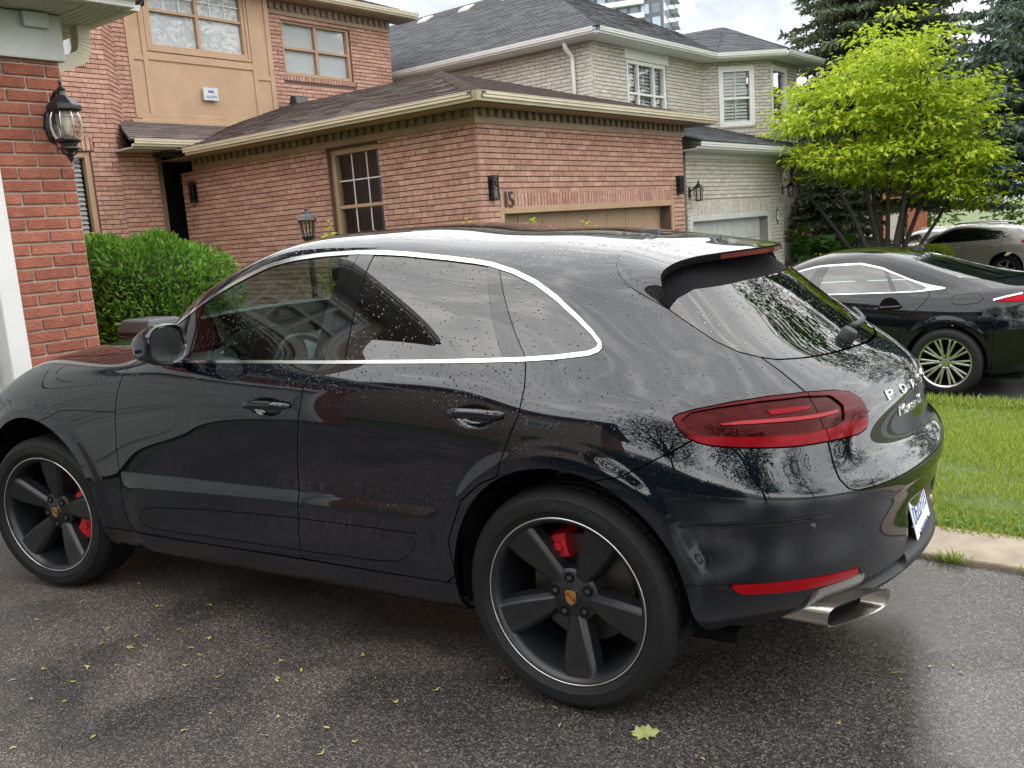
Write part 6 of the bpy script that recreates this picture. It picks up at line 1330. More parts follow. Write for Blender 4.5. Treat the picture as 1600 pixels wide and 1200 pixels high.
def make_far_suv(name, label, base, rz, mat, sc=1.0):
    root = empty(name, base, rz); tag(root, label, 'car'); root.scale = (sc,)*3
    ARCH = ((0, .405, .42), (2.81, .405, .42)); B = Body(ROWS_SUV, -1.5, 4.2, .03, 110, ARCH, None); arch_clip(B, ARCH); whole = B.rest
    DLO = [(.80, 10.3), (.95, 12.0), (1.2, 12.55), (1.5, 12.95), (1.9, 13.05), (2.5, 12.95), (2.9, 12.6), (3.10, 12.0), (3.0, 11.2), (2.8, 10.55), (2.4, 10.15), (1.5, 9.9), (.9, 9.9)]
    WS = [(.76, 17), (.745, 13.2), (.80, 13.05), (.95, 13.45), (1.1, 13.75), (1.30, 14.05), (1.385, 14.5), (1.41, 17)]
    GL = [(3.38, 12.4), (3.5, 10.3), (3.7, 9.9), (4.3, 9.9), (4.3, 13.2), (3.5, 13.1)]; TL = [(3.22, 9.0), (3.3, 9.5), (3.55, 9.2), (3.6, 8.0), (3.4, 7.6), (3.28, 8.0)]
    FD = [(.66, 9.9), (.62, 5), (.62, 2), (1.68, 2), (1.72, 6), (1.80, 10)]; RD = [(1.80, 10), (1.72, 6), (1.68, 2), (2.4, 2), (2.45, 4), (2.62, 6), (2.68, 8), (2.68, 10.3)]
    LOW = [(-.5, 2.6), (3.3, 2.8), (3.3, -1), (-.5, -1)]
    d, w, g, t = carve(B, DLO), carve(B, WS), carve(B, GL), carve(B, TL); low = carve(B, LOW, .001); fd, rd = carve(B, FD, .004), carve(B, RD, .004)
    pil, d = cut_in(d, [(1.78, 9), (1.86, 9), (1.86, 14), (1.8, 14)], .001)
    lin = whole
    for pl in (DLO, WS, GL): lin = clip_mesh(lin, -sdf_poly(lin[2], pl)+.012)
    for s in (-1, 1):
        panel('inner_lining', lin, M['shell'], root, s, -.02, 0); panel('body_side', B.rest, mat, root, s)
        for m_, nm, mm in ((d, 'side_windows', M['gl_rear']), (w, 'windscreen', M['gl_far']), (g, 'rear_window', M['gl_rear']), (t, 'tail_lamp', M['refl']), (low, 'lower_cladding', mat), (fd, 'front_door', mat), (rd, 'rear_door', mat), (pil, 'door_pillar', M['trim_black'])): panel(nm, m_, mm, root, s)
        for cx in (0, 2.807): wheel_multi(root, (cx, s*.82, .36), s, R=.355, rim_r=.23, n=5, mat='disc' if 0 else 'alloy_grey')
        MB().tube([(1.5, s*.58, 1.585), (1.55, s*.58, 1.63), (2.2, s*.57, 1.62), (2.75, s*.55, 1.575), (2.8, s*.55, 1.53)], .018, 8).build('roof_rail', M['alloy'], root, smooth=True)
        for x in (1.55, 2.5): MB().tube([(x-.11, s*.945, .97), (x, s*.965, .975), (x+.11, s*.945, .98)], .014, 6).build('handle', mat, root, smooth=True)
    MB().box(-.6, 3.3, -.72, .72, .24, .28).build('floor_pan', M['shell'], root)
    return root
M['alloy_grey'] = plain('dull_alloy', (.42, .42, .42), .4, metal=.8)
make_far_suv('champagne_utility_car', 'champagne silver utility car with roof rails behind the sedan', bw(-3.45, 26.9, hz(26.9)), BA, M['silver_paint'], 1.04)
make_far_suv('white_utility_car', 'white utility car mostly hidden behind the champagne car and tree', bw(-5.6, 31.5, hz(31.5)), BA, M['white_paint'], 1.02)
# ------------------------------------------------------------------ plants
def leaves_object(name, P, D, Nn, size, mat, parent=None, origin=(0,0,0), aspect=.5, fold=.25, droop=0.):
    """many four-point leaves: P base points, D directions, Nn normals (numpy n x 3), size n"""
    n = len(P); D = D/np.maximum(np.linalg.norm(D, axis=1, keepdims=True), 1e-9)
    S = np.cross(D, Nn); S /= np.maximum(np.linalg.norm(S, axis=1, keepdims=True), 1e-9); U = np.cross(S, D)
    s = size[:, None]
    V = np.stack([P, P+D*s*.45+S*s*aspect/2+U*s*fold*.35, P+D*s-U*s*droop, P+D*s*.45-S*s*aspect/2+U*s*fold*.35], 1).reshape(-1, 3)-np.array(origin)
    i = 4*np.arange(n)[:, None]; F = np.concatenate([i+np.array([[0, 1, 2]]), i+np.array([[0, 2, 3]])], 1).reshape(-1, 3)
    me = bpy.data.meshes.new(name); me.vertices.add(len(V)); me.vertices.foreach_set('co', V.astype(np.float32).ravel())
    me.loops.add(len(F)*3); me.loops.foreach_set('vertex_index', F.astype(np.int32).ravel()); me.polygons.add(len(F))
    me.polygons.foreach_set('loop_start', np.arange(0, len(F)*3, 3, dtype=np.int32)); me.polygons.foreach_set('loop_total', np.full(len(F), 3, np.int32)); me.update(calc_edges=True)
    me.materials.append(mat); o = bpy.data.objects.new(name, me); COL.objects.link(o)
    if parent: o.parent = parent
    return o
def rdir(n): v = rng.normal(size=(n, 3)); return v/np.linalg.norm(v, axis=1, keepdims=True)
M['bark'] = plain('dark_bark', (.035, .028, .024), .9, bump=.8, bscale=30, var=.3, vscale=10)
M['bark_grey'] = plain('grey_bark', (.10, .085, .07), .9, bump=.8, bscale=20, var=.3, vscale=8)
M['lime_leaf'] = leaf_mat('lime_leaf', [(.36, .48, .03), (.48, .58, .04), (.24, .38, .02), (.60, .66, .07)], .45)
M['maple_leaf'] = leaf_mat('maple_leaf', [(.05, .12, .015), (.08, .17, .02), (.04, .10, .012)], .4)
M['spruce'] = leaf_mat('spruce_needles', [(.085, .115, .058), (.125, .155, .08), (.06, .085, .045), (.165, .195, .105)], .15, .6)
M['blue_spruce'] = leaf_mat('blue_spruce_needles', [(.10, .145, .11), (.15, .205, .16), (.07, .105, .08), (.20, .26, .205)], .15, .6)
M['yew'] = leaf_mat('yew_needles', [(.085, .20, .02), (.15, .32, .03), (.05, .13, .015), (.22, .42, .045)], .3, .45)
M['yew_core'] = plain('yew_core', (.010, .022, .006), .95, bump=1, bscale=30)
M['grass'] = leaf_mat('grass_blade', [(.24, .33, .035), (.34, .42, .06), (.17, .27, .025), (.44, .45, .14)], .35, .55)
M['hedge_lime'] = leaf_mat('gold_hedge', [(.25, .33, .02), (.36, .42, .03), (.18, .26, .02)], .3)
M['hosta'] = leaf_mat('broad_leaf', [(.06, .16, .02), (.09, .22, .03), (.05, .12, .02)], .3)
M['flower'] = plain('yellow_flower', (.75, .55, .03), .6)
M['pink'] = plain('pink_flower', (.55, .08, .18), .6)
def leafy_tree(name, label, base, stems, clusters, leaf, mat, per=40, bark='bark', rad=.09, flat=.35, spread=.42, group=None, droop=.15):
    """stems: limb polylines; clusters: spray centres, each joined to the nearest limb"""
    root = empty(name, base); tag(root, label, 'tree', group); base = Vector(base)
    pts = []
    for st in stems:
        q = [Vector(p) for p in st]; n = len(q); r0 = rad if len(stems) == 1 else rad*random.uniform(.7, 1)
        MB().tube([p-base for p in q], [r0*(1-.75*i/(n-1)) for i in range(n)], 8).build('trunk' if st is stems[0] else 'limb', M[bark], root, smooth=True)
        for i in range(n-1):
            for t in (0, .5): pts.append(q[i].lerp(q[i+1], t))
        pts.append(q[-1])
    tw = MB(); A = np.array(pts)
    C = np.array(clusters)
    for c in C:
        d = np.linalg.norm(A-c, axis=1)+np.where(A[:, 2] > c[2]+.1, 1.0, 0); k = int(np.argmin(d)); a = Vector(A[k])-base; b = Vector(c)-base
        m = a.lerp(b, .55)+Vector((0, 0, .08*(b-a).length)); tw.tube([a, m, b], [.016, .010, .004], 5, False)
    tw.build('twigs', M[bark], root)['kind'] = 'stuff'
    n = len(C)*per; cc = np.repeat(C, per, 0); off = rng.normal(size=(n, 3))*np.array([spread, spread, spread*flat])*.55
    P = cc+off; Dr = off*np.array([1, 1, .2])+rdir(n)*.25+np.array([0, 0, -droop*.3]); Nn = np.array([0, 0, 1.])+rdir(n)*.45
    leaves_object('crown', P, Dr, Nn, leaf*(.6+.7*rng.random(n)), mat, root, base, .52, .25, droop)['kind'] = 'stuff'
    return root
# --- lime-green ornamental tree
def lime_tree():
    bx, by = -1.5, 18.2; z0 = hz(by); base = bw(bx, by, z0); K = 1.18
    Ff = Vector((F_.x, F_.y, 0)).normalized(); Rr = Vector((R_.x, R_.y, 0)).normalized(); Uu = Vector((0, 0, 1))
    stems = []
    for dx, top, dd in ((.05, 3.6, .0), (-.55, 3.0, .2), (-1.1, 2.2, -.2), (.55, 3.2, -.3), (1.1, 2.5, .1), (1.7, 2.0, .3), (-.2, 3.1, .7), (.3, 2.9, -.8), (-1.5, 1.9, .5), (.9, 2.2, .9)):
        st = []
        for i in range(6):
            t = i/5; st.append(base+Rr*K*(dx*(t**1.35)+.05*dx+.05*random.uniform(-1, 1)*t)+Ff*(dd*t**1.3)+Uu*((top*K-z0)*t*(.75+.25*t)))
        stems.append(st)
    cl = []
    def inside(x, z):          # crown outline across the view, metres from the stem and above ground level zero
        top = 4.45-.72*abs(x)**1.12+.22*math.sin(x*4.2+1)+.12*math.sin(x*9)
        bot = 1.80-.25*x if x < .4 else 1.70-.45*(x-.4)
        if x < -.8: bot = 2.0
        return bot < z < top
    k = 0
    while len(cl) < 330 and k < 80000:
        k += 1; x = random.uniform(-1.75, 1.75); z = random.uniform(.8, 4.9); y = random.uniform(-1.5, 1.5)
        if not inside(x, z) or (x/1.85)**2+(y/1.6)**2 > 1.05: continue
        cl.append(base+Rr*x*K+Ff*y*K+Vector((0, 0, z*K-.15-z0)))
    return leafy_tree('lime_green_tree', 'bright lime-green multi-stemmed tree beside the grey house', base, stems, [tuple(c) for c in cl], 0.145, M['lime_leaf'], per=56, spread=.48, flat=.22, rad=.085)
lime_tree()
# --- conifers
def conifer(name, label, base, H, r_low, z_first, mat, n_whorl=26, per=9, seed=1, droop=.35, leaf=.13, dens=1.0, bark='bark_grey', trunk_r=.16):
    rs = random.Random(seed); root = empty(name, base); tag(root, label, 'tree'); b = Vector(base)
    MB().tube([(0, 0, 0), (0.03, 0, H*.5), (0, 0.02, H)], [trunk_r, trunk_r*.6, .03], 10).build('trunk', M[bark], root, smooth=True)
    br = MB(); P = []; D = []
    for w in range(n_whorl):
        t = w/(n_whorl-1); z = z_first+(H*.97-z_first)*t**.95; L0 = r_low*(1-t)**.8+.25
        for k in range(per):
            a = 2*math.pi*(k+rs.random()*.8)/per+w*1.1; L = L0*rs.uniform(.72, 1.1)
            d = Vector((math.cos(a), math.sin(a), 0)); side = Vector((-d.y, d.x, 0)); pts = []
            for i in range(6):
                q = i/5; pts.append(Vector((0, 0, z))+d*(L*q)+Vector((0, 0, L*(.10*q-droop*q*q+.12*q**4))))
            br.tube(pts, [.028*(1-.8*i/5)*(.4+.6*L/r_low) for i in range(6)], 5, False)
            m = max(5, int(L*9*dens))
            for i in range(m):
                q = .18+.82*(i+rs.random())/m; j = min(4, int(q*5)); p = pts[j].lerp(pts[j+1], q*5-j)
                sg = 1 if i % 2 else -1; l = (.22+.40*(1-q))*min(1, L)*rs.uniform(.7, 1.2)
                td = (side*sg*rs.uniform(.7, 1)+d*rs.uniform(.5, 1.0)+Vector((0, 0, -droop*rs.uniform(.3, 1.2)))).normalized()
                nn = max(4, int(l*26*dens))
                for c in range(nn):
                    u = c/nn; o = p+td*(l*u); P.append(o); D.append(td*.7+Vector((rs.uniform(-.8, .8), rs.uniform(-.8, .8), rs.uniform(-1.0, .5))))
    br.build('branches', M[bark], root)['kind'] = 'stuff'
    P = np.array(P); D = np.array(D); n = len(P)
    leaves_object('crown', P, D, rdir(n), leaf*(.6+.8*rng.random(n)), mat, root, (0, 0, 0), .34, .2)['kind'] = 'stuff'
    return root
conifer('dark_spruce', 'tall dark spruce with drooping boughs rising behind the lime-green tree', bw(-3.6, 24.6, hz(24.6)), 15, 3.4, 2.4, M['spruce'], 30, 11, 3, .32, .17, 1.5)
conifer('blue_spruce', 'dense blue-green spruce at the right edge behind the cars', bw(1.75, 21.5, hz(21.5)), 12.5, 3.1, 2.3, M['blue_spruce'], 30, 13, 5, .16, .17, 1.5)
conifer('young_spruce', 'low dark spruce between the grey house and the lime-green tree', bw(-4.0, 21.8, hz(21.8)), 4.6, 1.6, .6, M['spruce'], 16, 10, 8, .35, .16, 1.4, trunk_r=.07)
# --- off to the street side and across it: broad-leaved trees
def round_tree(name, label, base, H, r, zc, n, leaf, per, seed, mat=M['maple_leaf']):
    rs = random.Random(seed); b = Vector(base); stems = [[b, b+Vector((.1, 0, zc*.5)), b+Vector((0, .1, zc))]]
    for k in range(7):
        a = 2*math.pi*k/7; e = b+Vector((math.cos(a)*r*.6, math.sin(a)*r*.6, zc+rs.uniform(-.1, .5)*r)); stems.append([b+Vector((0, 0, zc*.55)), (b+Vector((0, 0, zc*.6))).lerp(e, .5)+Vector((0, 0, .3)), e])
    cl = []
    while len(cl) < n:
        v = Vector((rs.uniform(-1, 1), rs.uniform(-1, 1), rs.uniform(-1, 1)))
        if .35 < v.length < 1: cl.append(tuple(b+Vector((v.x*r, v.y*r, zc+v.z*(H-zc)*.98+.2))))
    return leafy_tree(name, label, base, stems, cl, leaf, mat, per=per, bark='bark_grey', rad=.2, spread=.75, flat=.55, droop=.25)
round_tree('street_maple', 'tall broad green maple beside the street, right of the blue spruce', bw(7.5, 23, hz(23)), 16, 6.0, 9.5, 330, .26, 34, 21)
round_tree('garden_tree', 'leafy tree in the garden behind the viewpoint, mirrored in the rear side window', bw(4.6, -11.5, 0), 9.5, 3.2, 6.0, 120, .26, 30, 31)
round_tree('garden_tree', 'leafy tree added unseen behind the viewpoint to block low sky, mirrored in the bumper', bw(10.6, -6.2, 0), 8.5, 3.6, 5.0, 140, .26, 32, 33)  # added out of view to darken what the rear bumper mirrors
round_tree('street_tree', 'round green tree across the road', bw(23, -2, 0), 9, 4.5, 5.2, 120, .3, 26, 22)
round_tree('street_tree', 'round green tree across the road, past the first driveway', bw(22, -14, 0), 9, 4.5, 5.4, 110, .3, 26, 23)
round_tree('street_tree', 'round green tree across the road opposite the lawn', bw(21.5, 12, -.2), 9.5, 4.6, 5.4, 120, .3, 26, 24)
for i, (x, y, h) in enumerate(((-2, 48, 9), (6, 44, 8), (14, 42, 9), (-9, 52, 10), (12, 30, 8))):
    round_tree('far_tree', ['dark leafy tree far behind the parked cars', 'dark leafy tree beyond the champagne car', 'dark leafy tree down the street on the right', 'dark leafy tree behind the orange brick house', 'dark leafy tree beside the street, right of the blue spruce'][i], bw(x, y, -1), h, 4.5, h*.5, 110, .38, 24, 40+i)
# --- clipped yew bush
def bush(name, label, lo, hi, mat, n, leaf, round_=.35, cat='bush', core=True, up=.35, seed=0):
    cx, cy, cz = [(a+b)/2 for a, b in zip(lo, hi)]; hx, hy, hz_ = [(b-a)/2 for a, b in zip(lo, hi)]; base = bw(cx, cy, lo[2]); root = empty(name, base, BA); tag(root, label, cat)
    v = rdir(n); e = 4.5; k = (np.abs(v[:, 0])**e+np.abs(v[:, 1])**e+np.abs(v[:, 2])**e)**(-1/e)
    ph = rng.random(3)*6; lump = 1+.05*np.sin(v[:, 0]*7+ph[0])*np.sin(v[:, 2]*6+ph[1])+.045*np.sin(v[:, 1]*9+v[:, 0]*5+ph[2])+.03*np.sin(v[:, 0]*19+ph[1])*np.sin(v[:, 2]*21+v[:, 1]*17)
    sh = (1-.16*rng.random(n)**1.5)*lump
    P = v*(k*sh)[:, None]*np.array([hx, hy, hz_])+np.array([0, 0, hz_])
    D = v*.8+rdir(n)*.95+np.array([0, 0, up])
    leaves_object('foliage', P, D, rdir(n), leaf*(.5+.9*rng.random(n)), mat, root, (0, 0, 0), .38, .2)['kind'] = 'stuff'
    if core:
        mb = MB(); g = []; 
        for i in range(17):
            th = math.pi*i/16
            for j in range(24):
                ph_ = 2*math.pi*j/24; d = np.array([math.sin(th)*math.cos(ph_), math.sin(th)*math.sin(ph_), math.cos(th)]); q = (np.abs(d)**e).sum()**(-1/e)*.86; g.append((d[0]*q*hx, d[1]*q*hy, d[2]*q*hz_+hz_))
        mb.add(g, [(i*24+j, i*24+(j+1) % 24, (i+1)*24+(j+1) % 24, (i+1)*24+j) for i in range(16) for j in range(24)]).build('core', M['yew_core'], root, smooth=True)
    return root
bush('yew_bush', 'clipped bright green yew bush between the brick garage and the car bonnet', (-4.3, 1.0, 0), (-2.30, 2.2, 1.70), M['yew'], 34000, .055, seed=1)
bush('darkening_hedge', 'long dark evergreen hedge added out of view to darken reflections in the car', (-.6, -7.9, 0), (9.0, -6.9, 1.7), M['spruce'], 9000, .14, cat='hedge')  # added behind the camera, hides the bright horizon from the car's flank
bush('gold_hedge', 'small clipped yellow-green hedge left of the champagne car', (-2.2, 21.6, hz(21.8)), (-1.1, 22.6, hz(21.8)+1.05), M['hedge_lime'], 5000, .09)
bush('dark_hedge', 'low dark hedge at the foot of the lime-green tree', (-3.3, 21.0, hz(21.5)), (-2.2, 22.0, hz(21.5)+.95), M['spruce'], 4000, .09)
def sprig(name, label, base, n, h, leaf, mat, spread=.25, cat='plant', group=None, flowers=None, aspect=.5, lo_=.3):
    root = empty(name, base); tag(root, label, cat, group); st = MB(); P = []; D = []
    for i in range(n):
        a = random.uniform(0, 6.3); d = Vector((math.cos(a), math.sin(a), 0))*spread*random.uniform(.2, 1); hh = h*random.uniform(.7, 1.05); pts = [Vector((0, 0, 0)), d*.5+Vector((0, 0, hh*.55)), d+Vector((0, 0, hh))]
        st.tube(pts, [.008, .006, .003], 5, False)
        for k in range(9):
            t = lo_+(1-lo_)*k/8; j = 0 if t < .5 else 1; p = pts[j].lerp(pts[j+1], t*2-j); b = random.uniform(0, 6.3); P.append(p); D.append((math.cos(b), math.sin(b), random.uniform(.1, .9)))
    st.build('stems', M['hosta'], root); m = len(P)
    leaves_object('leaves', np.array(P), np.array(D), np.array([0, 0, 1.])+rdir(m)*.4, leaf*(.7+.6*rng.random(m)), mat, root, (0, 0, 0), aspect, .2, .2)
    if flowers:
        for k in range(10):
            q = MB().lathe([(0, .0), (.03, .012), (.035, .03), (.0, .035)], 8, 'z').build('flower', flowers, root, smooth=True); q.location = (random.uniform(-spread, spread)*1.2, random.uniform(-spread, spread)*1.2, h*random.uniform(.75, 1.05))
    return root
for i, (px, D_, top) in enumerate(((720, 7.6, 1.60), (838, 7.9, 1.60), (916, 8.0, 1.60), (504, 8.2, 1.72))):
    q = CAM+(F_+R_*((px-800)/FPX)+U_*((600-352)/FPX))*D_
    sprig('garden_shrub', ['leafy shrub tip showing above the middle of the car roof', 'small leafy shrub tip above the car roof, below the garage door', 'tiny leafy shrub tip above the rear of the car roof', 'leafy shrub tip beside the lamp post behind the windscreen'][i], (q.x, q.y, 0), 7, q.z+(.0, -.03, -.035, -.06)[i], .06, M['lime_leaf'], .09, 'shrub', lo_=.86)
sprig('flower_bed_plant', 'broad-leaved plant with yellow flowers before the grey house porch', bw(-3.0, 18.5, hz(18.5)), 18, 1.0, .34, M['hosta'], .55, flowers=M['flower'], aspect=.7)
sprig('broad_leaf_plant', 'large-leaved plant against the orange brick wall', bw(-3.1, 19.2, hz(19)), 14, 1.25, .42, M['hosta'], .5, aspect=.8)
sprig('potted_plant', 'leafy plant with pink blooms in a dark pot by the grey garage corner', bw(-3.3, 17.75, hz(18)+.85), 14, .75, .22, M['hosta'], .28, flowers=M['pink'], aspect=.7)
pt = MB().lathe([(0, 0), (.14, 0), (.17, .06), (.27, .30), (.29, .42), (.31, .44), (.31, .48), (.27, .48), (.24, .42), (0, .42)], 28, 'z'); q = bw(-3.3, 17.75, hz(18)+.42)
tag(pt.build('plant_pot', M['black_iron'], None, smooth=False, auto=40), 'dark round plant pot on a pedestal by the grey garage corner', 'pot').location = q
tag(MB().lathe([(0, 0), (.17, 0), (.15, .05), (.09, .1), (.09, .36), (.13, .42), (0, .42)], 24, 'z').build('pot_pedestal', M['black_iron'], None, auto=40), 'dark pedestal carrying the plant pot by the grey garage', 'pedestal').location = bw(-3.3, 17.75, hz(18))
# --- lawn: blades near the camera, turf material beyond
def lawn():
    n = 150000; x = rng.uniform(-1.5, 7.5, n); y = 1.60+4.85*rng.random(n)**1.25
    keep = x > (1.2+.10*y); x, y = x[keep], y[keep]
    patch = np.sin(x*2.1+1.3)*np.sin(y*1.7+.4)+np.sin(x*4.3+y*3.1)*.5
    bald = (np.exp(-((x-3.55)/.28)**2-((y-2.25)/.16)**2)+np.exp(-((x-3.25)/.2)**2-((y-3.1)/.14)**2)) > .5
    k = ~bald | (rng.random(len(x)) < .2); x, y, patch = x[k], y[k], patch[k]; n = len(x)
    z = np.array([hz(q) for q in y])-.012
    P = np.stack([CB*x-SB*y, SB*x+CB*y, z], 1); D = rdir(n)*np.array([.75, .75, .2])+np.array([0, 0, .8])
    h = (.045+.03*rng.random(n)+.012*patch)*np.where(y > 6.1, 1.8, 1)
    o = leaves_object('grass', P, D, rdir(n), np.maximum(h, .02), M['grass'], None, (0, 0, 0), .11, .15)
    tag(o, 'green lawn grass between the driveway edging and the sedan', 'grass', kind='stuff')
    # clover and weeds along the edging
    m = 1900; x = rng.uniform(2.4, 7.5, m); y = 1.66+.45*rng.random(m)**2; z = np.array([hz(q) for q in y])+.01+.03*rng.random(m)
    P = np.stack([CB*x-SB*y, SB*x+CB*y, z], 1)
    o = leaves_object('edging_weeds', P, rdir(m)*np.array([1, 1, .3]), np.array([0, 0, 1.])+rdir(m)*.5, .024*(.6+.9*rng.random(m)), M['hosta'], None, (0, 0, 0), .8, .15); tag(o, 'low weeds along the concrete edging', 'weeds', kind='stuff')
lawn()
for i, (x, y, n) in enumerate(((3.62, 1.262, 90), (3.95, 1.258, 40), (2.6, 1.262, 25))):
    b = bw(x, y, .0); P = rng.normal(size=(n, 3))*np.array([.03, .012, 0]); D = rdir(n)*np.array([.7, .7, .2])+np.array([0, 0, .7])
    r = empty('grass_tuft', b); tag(r, ['grass tuft in the joint of the concrete edging behind the bumper', 'smaller grass tuft in the edging joint at the right edge', 'tiny grass tuft in the edging joint hidden by the bumper'][i], 'grass'); leaves_object('blades', P, D, rdir(n), .05*(.6+.8*rng.random(n)), M['grass'], r, (0, 0, 0), .12, .1)
# ------------------------------------------------------------------ lanterns and other small things
def carriage_lantern():
    z = 2.40; y = .155; x = -1.42; root = empty('carriage_lantern', bw(x, y, z), BA); root.scale = (.9, .9, .9); tag(root, 'black carriage lantern with fluted glass globe on the red brick pillar', 'lantern'); I = M['black_iron']
    MB().lathe([(0, .045), (.03, .045), (.05, .03), (.075, .02), (.085, .0)], 8, 'x').build('wall_plate', I, root, auto=30).scale = (1, .75, 1.5)
    cx = .20
    MB().tube([(.03, 0, -.02), (.035, 0, .10), (.06, 0, .175), (.11, 0, .215), (.16, 0, .215), (cx, 0, .20)], [.016, .016, .015, .014, .013, .012], 8).build('arm', I, root, smooth=True)
    MB().lathe([(0, .30), (.006, .285), (.013, .268), (.008, .25), (.018, .235), (.03, .225), (.022, .21), (.035, .18), (.062, .16), (.085, .14), (.112, .118), (.118, .108), (.118, .085), (.10, .078), (.092, .07), (0, .07)], 8, 'z', (cx, 0, 0)).build('cap', I, root, auto=25)
    for k in range(8):
        a0, a1 = 2*math.pi*k/8, 2*math.pi*(k+1)/8
        MB().lathe([(.085, .07), (.100, .03), (.104, -.02), (.094, -.075), (.072, -.115)], 4, 'z', (cx, 0, 0), a0=a0, a1=a1).build('glass_panel', M['lamp_glass'], root, smooth=True)
        MB().tube([(cx+r*math.cos(a0)*1.01, r*math.sin(a0)*1.01, h) for r, h in ((.085, .07), (.100, .03), (.104, -.02), (.094, -.075), (.072, -.115))], .004, 5).build('glass_lead', M['alloy'], root)
    MB().lathe([(0, -.11), (.078, -.108), (.084, -.118), (.076, -.13), (.055, -.14), (.05, -.16), (.078, -.168), (.082, -.176), (.05, -.185), (.022, -.195), (.014, -.22), (.022, -.235), (.012, -.255), (0, -.27)], 16, 'z', (cx, 0, 0)).build('base_finial', I, root, auto=30)
    for k in range(4):
        a = k*H90+.4; MB().tube([(cx+.07*math.cos(a), .07*math.sin(a), -.178), (cx+.055*math.cos(a), .055*math.sin(a), -.205), (cx+.018*math.cos(a), .018*math.sin(a), -.225)], .005, 6).build('scroll', I, root, smooth=True)
    MB().lathe([(0, .04), (.022, .03), (.03, 0), (.02, -.06), (.014, -.09), (0, -.09)], 12, 'z', (cx, 0, 0)).build('bulb', plain('frosted_bulb', (.7, .68, .6), .4), root, smooth=True)
carriage_lantern()
def box_sconce(base, th, label, h=.32):
    root = empty('wall_sconce', bw(*base), BA+th); tag(root, label, 'lantern', 'black rectangular wall sconces'); I = M['black_iron']      # local: wall along x, outwards -y
    MB().box(-.06, .06, -.02, 0, -h/2, h/2).build('back_plate', I, root, bevel=.003); MB().box(-.062, .062, -.11, -.02, h/2-.05, h/2).build('top_cap', I, root, bevel=.004); MB().box(-.055, .055, -.10, -.02, -h/2, -h/2+.03).build('bottom_tray', I, root, bevel=.004)
    MB().box(-.045, .045, -.092, -.025, -h/2+.03, h/2-.05).build('glass_box', M['seeded'], root)
    for sx in (-1, 1): MB().box(sx*.055-.007, sx*.055+.007, -.103, -.09, -h/2, h/2-.05).build('frame_bar', I, root)
box_sconce((-3.424, 6.965, 2.12), H90, 'black rectangular sconce beside the house number 15'); box_sconce((-3.424, 12.27, 2.12), H90, 'black rectangular sconce at the far end of the rose brick garage'); box_sconce((-9.92, 6.745, 2.60), 0, 'black rectangular sconce in the shade under the porch roof', .36)
def coach_lantern(base, th, label):
    root = empty('coach_lantern', bw(*base), BA+th); tag(root, label, 'lantern', 'coach lanterns on the grey garage'); I = M['black_iron']
    MB().box(-.05, .05, -.02, 0, -.10, .10).build('back_plate', I, root, bevel=.01); MB().tube([(0, -.01, .02), (0, -.10, .06), (0, -.20, .10)], .012, 6).build('arm', I, root)
    MB().lathe([(0, .24), (.01, .21), (.02, .19), (.012, .17), (.05, .13), (.105, .085), (.11, .075), (0, .07)], 12, 'z', (0, -.20, 0)).build('cap', I, root, auto=30)
    MB().lathe([(.085, .075), (.06, -.15)], 6, 'z', (0, -.20, 0)).build('glass', M['lamp_glass'], root)
    for k in range(6): a = 2*math.pi*k/6; MB().bar((.087*math.cos(a), -.20+.087*math.sin(a), .075), (.062*math.cos(a), -.20+.062*math.sin(a), -.15), .012, .012).build('frame_bar', I, root)
    MB().lathe([(0, -.17), (.065, -.165), (.066, -.145), (0, -.14)], 12, 'z', (0, -.20, 0)).build('tray', I, root)
coach_lantern((-3.6, 13.05, 1.98), H90, 'black coach lantern at the left of the grey garage door'); coach_lantern((-3.6, 17.58, 1.98), H90, 'black coach lantern at the right corner of the grey garage')
def post_lamp(base, top, label, k=1.0):
    root = empty('post_lamp', base); tag(root, label, 'lamp post'); I = M['black_iron']; t = top-base[2]
    MB().lathe([(0, 0), (.07, 0), (.06, .1), (.035, .16), (.032, t-.40*k), (.04, t-.38*k), (.02, t-.36*k)], 14, 'z').build('post', I, root, auto=40)
    z = t-.36*k
    MB().lathe([(0, z), (.05*k, z), (.085*k, z+.05*k), (.075*k, z+.055*k)], 6, 'z').build('tray', I, root); MB().lathe([(.06*k, z+.05*k), (.088*k, z+.22*k)], 6, 'z').build('glass', M['lamp_glass'], root)
    for i in range(6): a = 2*math.pi*i/6; MB().bar((.062*k*math.cos(a), .062*k*math.sin(a), z+.05*k), (.09*k*math.cos(a), .09*k*math.sin(a), z+.22*k), .012*k, .012*k).build('frame_bar', I, root)
    MB().lathe([(.11*k, z+.21*k), (.112*k, z+.225*k), (.075*k, z+.275*k), (.05*k, z+.29*k), (.04*k, z+.315*k), (.018*k, z+.325*k), (.02*k, z+.345*k), (0, z+.36*k)], 6, 'z').build('cap', I, root)
q = bw(-3.49, 3.83, hz(3.83)); post_lamp((q.x, q.y, q.z), 1.945, 'black post lamp with six-sided lantern in front of the brick garage wall')
q = bw(-2.3, 22.4, hz(22.4)); post_lamp((q.x, q.y, q.z), 1.30, 'dark post lamp among the stems of the lime-green tree', 1.2)
def numerals():
    root = empty('house_number', bw(-3.41, 7.33, 1.945), BA); tag(root, 'dark metal house number 15 on the brick above the garage door', 'house number')
    for ch, y in (('1', -.075), ('5', .045)):
        tv, tf = text_mesh(ch, .30, .012, 'numeral'); MB().add([(z+.004, x+y, yy*1.05) for x, yy, z in tv], tf).build('numeral', M['bronze'], root)
numerals()
